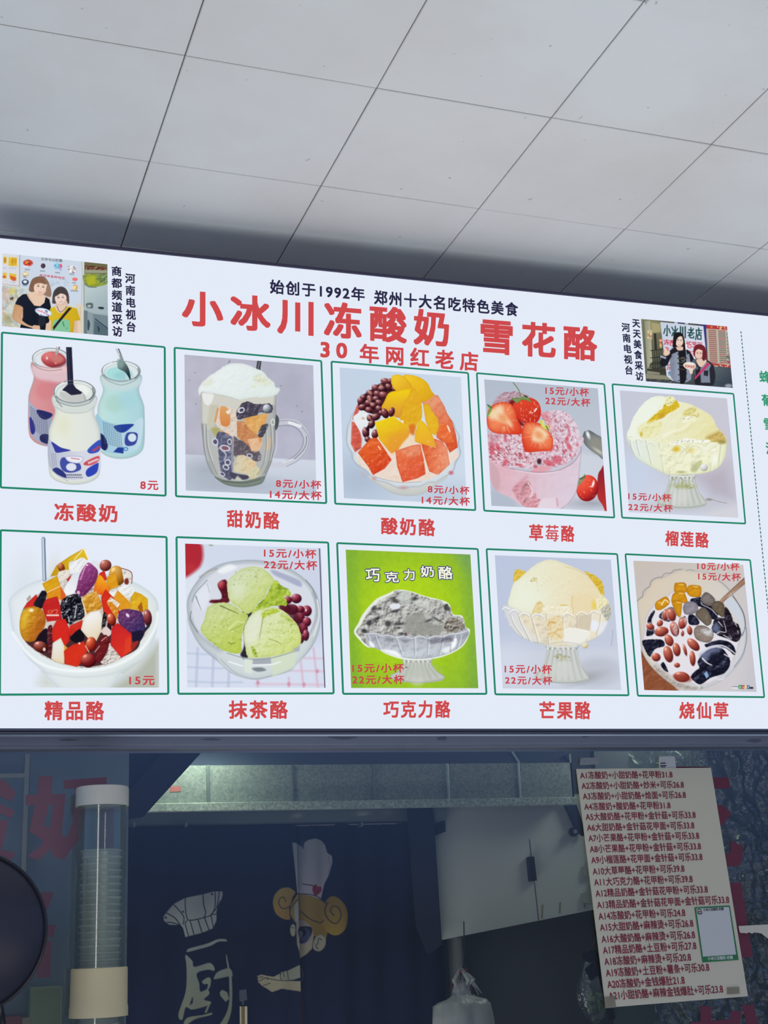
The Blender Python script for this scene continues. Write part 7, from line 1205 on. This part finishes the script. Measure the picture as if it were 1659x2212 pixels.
a = pt(1121, 1655, YH); f = MB(); f.add([(a[0] - .003, YH - .004, zh1), (a[0] + .003, YH - .004, zh1), (a[0] + .003, YH + .156, zh1 + .13), (a[0] - .003, YH + .156, zh1 + .13)], [(0, 1, 2, 3)]); f.build('seam_strip', sm_, hood)
stk = MB().slab([pt(a, b, YH - .0008) for a, b in ((368, 1699), (391, 1698), (390, 1710), (367, 1711))][::-1], .0006).build('warning_sticker', mat('sticker_red', '#b0685c', 0.6, noise_amt=.4, noise_scale=400), hood); stk['label'] = 'small red and white sticker'
YR = 0.42
dk = mat('dark_steel', '#1e2236', 0.6)
br = MB().box(*pt(430, 1580, YR)[:2], pt(430, 1590, YR)[2], pt(450, 1580, YR)[0], YR + .03, 2.56).slab([pt(a, b, YR) for a, b in ((386, 1585), (472, 1585), (310, 1764), (282, 1768), (282, 1706))][::-1], .03); tag(br.build('diagonal_brace', dk), 'dark diagonal steel brace crossing in front of the hood', 'brace')
brd = MB().slab([pt(a, b, YR + .04) for a, b in ((276, 1160), (420, 1160), (420, 1570), (300, 1730), (276, 1760))][::-1], .01); tag(brd.build('dark_board', mat('dark_blue_board', '#20263a', 0.6)), 'dark blue board filling the corner left of the diagonal brace', 'board')

# ---------------------------------------------------------------- curtain with printed chef
YC = 0.70
def curtain_art(p, o1, o2):
    X0, Y0 = p.X.copy(), p.Y.copy(); NV, WH, LN = '#19223e', '#94988f', '#1e2438'
    p.C *= (1 + .25 * (fbm(X0 / 60, Y0 / 60, 2) - .5))[..., None]
    p.X, p.Y, p.s = (X0 - 300) * 6.38, (Y0 - 1880) * 6.38, 6.38
    p.P([(345, 640), (385, 580), (480, 465), (560, 420), (640, 380), (880, 330), (1020, 295), (1150, 290), (1155, 340), (1130, 420), (1060, 560), (1060, 690), (1010, 800), (860, 865), (640, 920), (610, 800), (575, 755), (420, 750), (350, 690)], WH, g=(400, 0, '#9a9e98', 1100, 0, '#8c9090'))
    for q in ([(480, 470), (560, 560), (620, 650), (610, 740)], [(385, 585), (500, 660), (570, 755)], [(400, 715), (480, 725), (560, 755)], [(640, 385), (640, 520), (660, 640), (700, 690), (900, 650), (990, 610), (1040, 500), (1040, 300)], [(880, 330), (890, 480), (915, 580), (895, 650)], [(1100, 300), (1080, 450), (1050, 540), (990, 610), (1060, 600)], [(710, 700), (760, 880)], [(815, 680), (868, 860)], [(900, 655), (958, 825)], [(985, 625), (1015, 790)], [(660, 700), (640, 740), (685, 900)], [(1120, 420), (1070, 520)]): p.Ln(q, 13, LN)
    for x, y in ((375, 650), (605, 570), (1000, 330)): p.E(x, y, 16, 16, LN, a=.8)
    K_ = '#808578'
    for q in ([(670, 1100), (690, 1080), (930, 1010), (1080, 950), (1200, 950), (1210, 980), (1090, 985), (950, 1050), (680, 1125)],
              [(640, 1190), (660, 1170), (740, 1250), (770, 1330), (960, 1275), (1030, 1340), (1020, 1385), (940, 1370), (800, 1420), (830, 1560), (845, 1670), (930, 1640), (960, 1700), (890, 1780), (980, 1810), (940, 1860), (740, 1920), (650, 1890), (600, 2060), (545, 1990), (640, 1700), (660, 1500), (655, 1300)],
              [(865, 1530), (940, 1475), (980, 1500), (970, 1600), (925, 1660), (940, 1570), (890, 1570)], [(620, 2110), (680, 2030), (880, 1990), (985, 1960), (980, 1990), (780, 2050), (640, 2150)], [(940, 1850), (978, 1825), (920, 1965), (895, 1960)],
              [(1025, 1480), (1080, 1400), (1240, 1350), (1290, 1400), (1290, 1470), (1240, 1465), (1040, 1500)], [(1205, 1190), (1215, 1170), (1250, 1340), (1285, 1500), (1290, 1800), (1265, 2000), (1180, 2180), (1080, 2180), (1200, 1990), (1250, 1800), (1245, 1450), (1225, 1340)], [(1110, 1680), (1150, 1645), (1220, 1680), (1250, 1770), (1200, 1815), (1120, 1730)]):
        p.P(q, K_, sm=len(q) > 6, g=(0, 1000, '#8a8f8c', 0, 2000, '#7a7e6a'))
    p.P([(735, 1755), (750, 1750), (745, 1830), (700, 1865)], NV)
    p.X, p.Y, p.s = (X0 - 540) * 5.12, (Y0 - 1780) * 5.12, 5.12
    HA = '#8c7630'
    p.P([(465, 205), (540, 210), (610, 260), (620, 200), (660, 170), (740, 155), (810, 180), (850, 230), (870, 310), (920, 350), (925, 420), (890, 560), (840, 660), (800, 830), (525, 765), (500, 500)], '#90959a', g=(500, 200, '#8a9294', 850, 700, '#9a949e')); p.Ln([(590, 225), (615, 270)], 10, LN); p.Ln([(880, 340), (900, 440), (880, 560)], 6, '#6a6e74'); p.Ln([(600, 660), (720, 680)], 9, LN); p.E(600, 330, 30, 120, '#737c80', a=.5, soft=10); p.E(780, 480, 30, 160, '#737880', a=.4, soft=10)
    p.P([(710, 690), (745, 665), (765, 690), (800, 690), (805, 740), (740, 790), (708, 740)], '#7c2432', sm=True)
    p.P([(250, 880), (270, 780), (340, 715), (430, 705), (490, 740), (500, 760), (460, 850), (430, 940), (440, 1050), (360, 1050), (280, 990)], HA, sm=True, g=(300, 720, '#94803c', 420, 1050, '#8f7038')); p.Ln([(385, 860), (370, 815), (330, 820), (310, 870), (340, 930), (400, 930), (450, 890), (480, 800), (520, 760)], 9, LN)
    p.P([(445, 900), (530, 770), (640, 780), (800, 830), (860, 870), (840, 1000), (880, 1180), (860, 1270), (720, 1240), (690, 1130), (560, 1040), (540, 1060), (500, 1090), (440, 1000)], '#84702c', g=(500, 780, '#887430', 850, 1200, '#7c642c'))
    p.P([(860, 850), (920, 795), (1000, 830), (1070, 920), (1090, 1030), (1060, 1160), (970, 1230), (880, 1200), (820, 1090), (840, 950)], HA, sm=True, g=(900, 820, '#7c6420', 1060, 1200, '#927a32')); p.Ln([(940, 1010), (905, 960), (930, 905), (990, 930), (1010, 1020), (960, 1100), (880, 1050), (845, 950), (880, 860)], 10, LN); p.Ln([(520, 768), (660, 775), (760, 800), (800, 830), (860, 880)], 9, LN); p.Ln([(580, 960), (680, 1050), (800, 1090), (830, 1060)], 9, LN); p.Ln([(530, 830), (450, 930), (440, 1010), (500, 1100)], 9, LN)
    SK = '#8f8878'
    p.P([(510, 1090), (545, 1040), (640, 1080), (700, 1140), (720, 1240), (700, 1380), (640, 1440), (570, 1490), (520, 1330)], SK, sm=False, g=(520, 1100, '#827c78', 650, 1450, '#989078')); p.P([(490, 920), (540, 860), (540, 1050), (505, 1080)], '#8a8a8c', sm=True)
    p.E(475, 1175, 34, 68, '#96927c'); p.Ln([(460, 1140), (480, 1150)], 7, LN); p.P([(710, 1330), (740, 1250), (800, 1220), (855, 1260), (850, 1350), (790, 1410), (720, 1390)], '#96927e', sm=True, edge=LN, ew=5, ea=.5); p.Ln([(815, 1280), (775, 1265), (770, 1310), (745, 1350), (770, 1380)], 8, LN)
    p.P([(530, 1180), (560, 1140), (640, 1130), (700, 1150), (690, 1230), (640, 1310), (580, 1320), (545, 1260)], '#262840', sm=True); p.E(620, 1230, 60, 76, '#3c3c5c'); p.E(600, 1200, 40, 46, '#14162a'); p.E(578, 1215, 26, 36, '#6c6e7c', a=.8); p.Ln([(540, 1160), (600, 1135), (690, 1145)], 12, '#12142a'); p.Ln([(600, 1320), (650, 1300), (680, 1240)], 8, '#7c7c94', a=.7); p.Ln([(500, 1100), (510, 1330), (570, 1490)], 7, LN, a=.7)
    p.P([(415, 1620), (570, 1550), (580, 1690), (470, 1725), (340, 1730), (330, 1640)], '#868a78', sm=False); p.P([(90, 1680), (130, 1665), (250, 1690), (330, 1650), (340, 1720), (580, 1740), (585, 1855), (340, 1820), (240, 1860), (190, 1820), (150, 1800), (100, 1750)], '#968f76', sm=False, rag=3)
    for q in ([(330, 1640), (325, 1690), (340, 1720)], [(405, 1615), (420, 1720)], [(360, 1640), (370, 1690)], [(100, 1700), (150, 1690)], [(110, 1740), (180, 1700), (200, 1720)], [(150, 1790), (220, 1760)], [(170, 1700), (260, 1720), (340, 1730), (580, 1735)]): p.Ln(q, 7, LN)
    p.Ln([(585, 1600), (605, 1660), (590, 1740)], 12, '#54485c', a=.8); p.Ln([(580, 1860), (600, 2010), (605, 2212)], 20, '#4c2230', a=.8); p.X, p.Y = X0, Y0
cloth = bpy.data.materials.new('curtain_cloth'); cloth.use_nodes = True; n_ = cloth.node_tree; b_ = n_.nodes['Principled BSDF']; b_.inputs['Roughness'].default_value = .9; b_.inputs['Specular IOR Level'].default_value = .1
at_ = n_.nodes.new('ShaderNodeAttribute'); at_.attribute_name = 'ink'; n_.links.new(at_.outputs['Color'], b_.inputs['Base Color'])
noren = thing('door_curtain', pt(600, 1790, YC), 'dark navy door curtain printed with a chef hat and a peeking cartoon cook', 'curtain')
for (xa, xb), nm in (((262, 646), 'left'), ((644, 962), 'right')):
    xs, ys = np.arange(xa, xb, 1.3), np.arange(1783, 2330, 1.3)
    PX, PY = np.meshgrid(xs, ys); A, B, C_ = pt(xs[0], 1990, YC), pt(xs[-1], 1990, YC), None
    X3 = np.linspace(A[0], B[0], len(xs)); zt_ = pt(600, 1783, YC)[2]; zb_ = pt(600, 2330, YC)[2]; Z3 = np.linspace(zt_, zb_, len(ys))
    GX, GZ = np.meshgrid(X3, Z3); t = (zt_ - GZ) / (zt_ - zb_)
    GZ = GZ + (.0016 * np.sin(GX * 420) + .001 * np.sin(GX * 170 + 1)) * np.clip(1 - t * 14, 0, 1)
    GY = YC + .007 * np.sin(GX * 38 + (0 if nm == 'left' else 2)) * (.5 + .5 * t) + .004 * np.sin(GX * 90 + t * 2) + (.012 if nm == 'right' else 0)
    P = np.stack([GX, GY, GZ], -1); px, py = project(np.stack([GX, np.full_like(GX, YC), GZ], -1))
    p = Print(px, py, 1.3, '#161d35'); curtain_art(p, 0, 0)
    me = fast_mesh('curtain_panel', P.reshape(-1, 3), grid_quads(len(ys), len(xs)), cloth, lin(np.clip(p.C, 0, 1)).reshape(-1, 3))
    link('curtain_panel', me, noren)
f = MB(); a, b = pt(258, 1784, YC + .012), pt(968, 1776, YC + .012); f.tube([(a[0], YC + .012, zt_ + .001), (b[0], YC + .012, zt_ + .001)], .003, 10); f.build('curtain_rod', mat('rod', '#4c5058', 0.4, .5), noren, True)
for x in (288, 400, 780): tag(MB().slab([pt(a, b, YC - .02) for a, b in ((x, 1777), (x + 4, 1776), (x + 5, 1785), (x, 1786))][::-1], .03).build('curtain_hook', mat('hook_metal', '#8c9494', 0.4, .6)), {288: 'small pale hook at the curtain top next to the cup dispenser', 400: 'small hook at the curtain top above the printed chef hat', 780: 'small hook at the curtain top right of the printed tall hat'}[x], 'hook')
YW = 0.73
tag(MB().slab([pt(a, b, YW) for a, b in ((200, 1720), (930, 1712), (930, 1800), (200, 1812))][::-1], .02).build('lintel_board', mat('pale_lintel', '#ccd6ce', 0.6, noise_amt=.08, noise_scale=9)), 'pale board between the hood and the curtain top', 'board')
tl_ = thing('spatula', pt(526, 2180, YC - .04), 'narrow tool with pale and brown striped handle hanging before the curtain', 'tool')
f = MB().slab([pt(a, b, YC - .04) for a, b in ((517, 2139), (532, 2137), (534, 2160), (518, 2164))][::-1], .006); f.build('head', mat('tool_dark', '#3c4452', 0.6), tl_)
for x0_, x1_, m_ in ((518.5, 521, mat('tool_pale', '#b4b09c', 0.5)), (521, 529, mat('tool_brown', '#6c5c30', 0.5)), (529, 534, mat('tool_pale', '#b4b09c'))): MB().slab([pt(a, b, YC - .04) for a, b in ((x0_, 2174), (x1_, 2174), (x1_ + 1, 2330), (x0_ + 1, 2330))][::-1], .006).build('handle', m_, tl_)
MB().slab([pt(a, b, YC - .037) for a, b in ((523, 2160), (527, 2160), (527, 2176), (523, 2176))][::-1], .003).build('neck', mat('tool_dark', '#3c4452'), tl_)

# ---------------------------------------------------------------- white cabinet and what hangs by it
YW2 = 0.66
cabm = mat('cabinet_white', '#c2c7bd', 0.5, noise_amt=.06, noise_scale=5)
cb = thing('wall_cabinet', pt(1110, 1900, YW2), 'grubby white cabinet with a black handle under the hood', 'cabinet')
MB().slab([pt(a, b, YW2) for a, b in ((933, 1722), (1420, 1712), (1420, 1940), (1278, 1966), (957, 2030), (950, 2010), (938, 1800))][::-1], .22).build('body', cabm, cb)
f = MB().slab([pt(a, b, YW2 - .0008) for a, b in ((1143, 1812), (1144.2, 1812), (1164.5, 1988), (1163, 1988))][::-1], .0006); f.build('door_gap', mat('gap_dark', '#4a4c48', 0.8), cb)
f = MB()
for q in ([(1141, 1852), (1146, 1850), (1151, 1902), (1146, 1904)], [(1146, 1851), (1154, 1850), (1160, 1902), (1152, 1903)]): f.slab([pt(a, b, YW2 - .014) for a, b in q][::-1], .013)
f.build('handle', mat('black_handle', '#22232a', 0.4), cb)
for x, y0, y1 in ((1170, 1955, 1983), (1208, 1950, 1972), (1262, 1935, 1960)): MB().slab([pt(a, b, YW2 - .0007) for a, b in ((x, y0), (x + 4, y0 - 2), (x + 3, y1), (x - 1, y1 + 2))][::-1], .0005).build('drip_stain', mat('grease_stain', '#9a9678', 0.6), cb)
f = MB().slab([pt(a, b, YW2 - .02) for a, b in ((1219, 1732), (1243, 1730), (1262, 1788), (1262, 1806), (1248, 1796))][::-1], .012); c_ = pt(1239, 1797, YW2 - .02)
f.lathe([(.0001, -.006), (.009, -.006), (.010, -.003), (.010, .006), (.0001, .006)], c_, 20, 'Y'); f.build('strut', mat('black_strut', '#181b26', 0.4), cb)
f = MB(); f.lathe([(.0001, -.010), (.0045, -.010), (.0045, -.005)], c_, 16, 'Y'); f.build('pivot_bolt', mat('bolt', '#8c948c', 0.4, .6), cb)
MB().slab([pt(a, b, YW2 - .02) for a, b in ((937, 1781), (961, 1772), (963, 1796), (945, 1803))][::-1], .02).build('corner_clip', mat('black_strut', '#181b26'), cb)
for y in (1872, 1930): MB().slab([pt(a, b, YW2 - .012) for a, b in ((1260, y), (1282, y - 4), (1282, y + 22), (1262, y + 20))][::-1], .012, 0).build('door_hinge', mat('hinge_pale', '#a4a898', 0.5, .3), cb)
tag(MB().slab([pt(a, b, YW2 - .03) for a, b in ((885, 1745), (936, 1742), (955, 2040), (930, 2060), (905, 2000))][::-1], .022).build('dark_cloth', mat('dark_rag', '#1c2236', 0.9)), 'dark cloth hanging between the curtain and the white cabinet', 'cloth')
tag(MB().slab([pt(a, b, YC + .20) for a, b in ((900, 1990), (1500, 1900), (1500, 2400), (900, 2400))][::-1], .02).build('splash_board', mat('dark_splash', '#585c5c', 0.55, noise_amt=.12, noise_scale=7)), 'dark grey board on the wall under the white cabinet', 'board')
pp = pt(985, 2080, YC + .08); f = MB(); f.tube([(pp[0], YC + .08, pt(985, 2025, YC + .08)[2]), (pp[0] + .004, YC + .08, pt(985, 2400, YC + .08)[2])], .017, 20); tag(f.build('waste_pipe', mat('pale_pipe', '#9a9c94', 0.5)), 'pale upright pipe behind the white carrier bag', 'pipe')
def crumple(cx, cy, cz, prof, seed, n=48, amp=.006, dep=.5):
    rg = random.Random(seed); ph = [rg.uniform(0, 6.3) for _ in range(8)]; R = []
    for i, (r, z) in enumerate(prof):
        row = []
        for k in range(n):
            a = 2 * math.pi * k / n
            q = r + amp * (r / .05) * (math.sin(5 * a + ph[0] + i * .5) * .4 + math.sin(9 * a + ph[1] - i * .8) * .35 + math.sin(14 * a + ph[2] + i * 1.3) * .25)
            row.append((cx + q * math.cos(a), cy + dep * q * math.sin(a), cz + z + .25 * amp * math.sin(3 * a + ph[3] + i)))
        R.append(row)
    return np.array(R)
YBg = 0.56
k0 = pt(997, 2128, YBg); bag = thing('carrier_bag', k0, 'white plastic carrier bag knotted and hung on a string', 'bag')
prof = [(.004, .012), (.016, .006), (.020, -.006), (.022, -.014), (.030, -.020), (.048, -.026), (.058, -.034), (.062, -.06), (.068, -.10), (.06, -.16)]
f = MB(); f.grid(crumple(k0[0], YBg, k0[2] - .004, prof, 3, amp=.007), wrap=True); f.build('bag_body', clear('white_bag_film', '#ffffff', gloss=.10, rough=.35, body=.86, body_col='#c9cdc6', bump=.4, bump_scale=60), bag, True)
f = MB()
for dx in (-.012, .008, .014): f.tube([k0 + np.array([dx, 0, -.004]), k0 + np.array([dx * 1.6, -.01, .010]), k0 + np.array([dx * .7, -.004, .022]), k0 + np.array([dx * .2, 0, .030])], [.004, .005, .004, .002], 8)
f.build('bag_handle', _mats['white_bag_film'], bag, True)
st = thing('hanging_string', pt(1002, 2060, YBg), 'dark string holding the white carrier bag under the cabinet', 'string')
f = MB(); f.tube([pt(1002, 1990, YBg), pt(1003, 2050, YBg), pt(1001, 2085, YBg), pt(992, 2125, YBg)], .0012, 6); f.tube([pt(1003, 2050, YBg), pt(1001, 2085, YBg), pt(1008, 2110, YBg), pt(1028, 2150, YBg)], .0011, 6); f.build('cord', mat('dark_cord', '#2a2426', 0.8), st, True)
rg = random.Random(8)
for k in range(7):
    a = pt(998 + rg.uniform(-3, 8), 2088 + rg.uniform(0, 8), YBg - .005); b = pt((975, 970, 1015, 1020, 1028, 1034, 1040)[k], (2130, 2140, 2140, 2150, 2140, 2150, 2146)[k], YBg - .006)
    f = MB(); f.tube([a, (a + b) / 2 + np.array([.002, 0, .001]), b], [.0014, .003, .0014], 7); f.build('tassel', mat('tassel_red', '#6c2c2c', 0.7) if k in (0, 1, 3, 4) else mat('tassel_grey', '#8c9496', 0.6), st, True)
cb0 = pt(1279, 2110, .62); cbag = thing('clear_bag', cb0, 'clear bag of green leaves hanging left of the price sheet', 'bag')
prof = [(.004, .052), (.014, .034), (.023, .011), (.034, -.011), (.039, -.034), (.034, -.057), (.023, -.08), (.007, -.094)]
f = MB(); f.grid(crumple(cb0[0], .62, cb0[2], prof, 9, amp=.004, dep=.6), wrap=True); f.build('bag_film', clear('clear_film', '#f2f6f2', gloss=.16, rough=.12, body=.06, body_col='#b8c0b4', bump=.6, bump_scale=70), cbag, True)
f = MB(); rg = random.Random(12)
for k in range(26):
    c_ = cb0 + np.array([rg.uniform(-.014, .016), rg.uniform(-.01, .01), rg.uniform(-.068, -.03)]); a = rg.uniform(0, 6.3); u = np.array([math.cos(a), .3, math.sin(a)]) * rg.uniform(.006, .012); v = np.array([-math.sin(a), .5, math.cos(a)]) * .004
    f.add([c_ - u, c_ - v, c_ + u, c_ + v], [(0, 1, 2, 3)])
g_ = f.build('leaf_filling', mat('leaf_green', '#6c8a4c', 0.6), cbag); g_['kind'] = 'stuff'
cl = thing('bag_clamp', pt(1280, 2085, .555), 'black clamp hooked beside the lower left edge of the price sheet', 'clamp')
f = MB(); f.lathe([(.0001, -.012), (.013, -.012), (.0145, -.009), (.0145, .008), (.0001, .008)], pt(1276, 2064, .555), 24, 'Y'); f.build('jaw', mat('clamp_black', '#14161f', 0.35), cl, True, 40)
MB().slab([pt(a, b, .548) for a, b in ((1268, 2094), (1284, 2080), (1300, 2100), (1279, 2118))][::-1], .012).build('grip', mat('clamp_black', '#14161f'), cl)
MB().slab([pt(a, b, .551) for a, b in ((1285, 2060), (1302, 2075), (1330, 2200), (1318, 2205), (1296, 2110))][::-1], .008).build('strap', mat('clamp_black', '#14161f'), cl)

f = MB(); f.tube([pt(1300, 2075, .556), pt(1322, 2000, .60), pt(1330, 1930, YW2 + .002)], .0025, 8); f.build('hanging_cord', mat('clamp_black', '#14161f'), cl, True)
f = MB(); f.tube([cb0 + np.array([0, 0, .045]), pt(1284, 2030, .64), pt(1290, 1955, YW2 + .004)], .002, 8); f.build('bag_tie', mat('clamp_black', '#14161f'), cbag, True)

# crinkled clear wrap at the right
YF = 0.34
wrap_m = clear('crinkled_wrap', '#ccd6c8', gloss=.22, rough=.16, body=.05, body_col='#9cac9c', bump=1.0, bump_scale=45)
a, b = pt(1345, 1600, YF), pt(1900, 2400, YF); NX, NZ = 110, 150; rg = np.random.RandomState(5)
GX, GZ = np.meshgrid(np.linspace(a[0], b[0], NX), np.linspace(a[2] + .02, b[2], NZ))
def ridged(x, y, s): return 1 - np.abs(2 * fbm(x, y, s, 3) - 1)
GY = YF - .05 * ridged(GX * 9, GZ * 5, 3) - .03 * ridged(GX * 26 + GZ * 8, GZ * 14, 9) - .012 * ridged(GX * 60, GZ * 45, 4) + .05
P = np.stack([GX, GY, GZ], -1)
me = fast_mesh('plastic_wrap', P.reshape(-1, 3), grid_quads(NZ, NX), wrap_m); o_ = link('plastic_wrap', me); tag(o_, 'crinkled clear plastic wrap hanging behind the glass right of the price sheet', 'plastic wrap')
tag(MB().box(pt(1345, 1700, .5)[0], .625, 1.2, pt(2300, 1700, .5)[0], .645, z_rail + .12).build('dark_partition', mat('partition_blue', '#505a5a', 0.6, noise_amt=.15, noise_scale=5)), 'dark blue grey partition behind the crinkled plastic wrap', 'board')
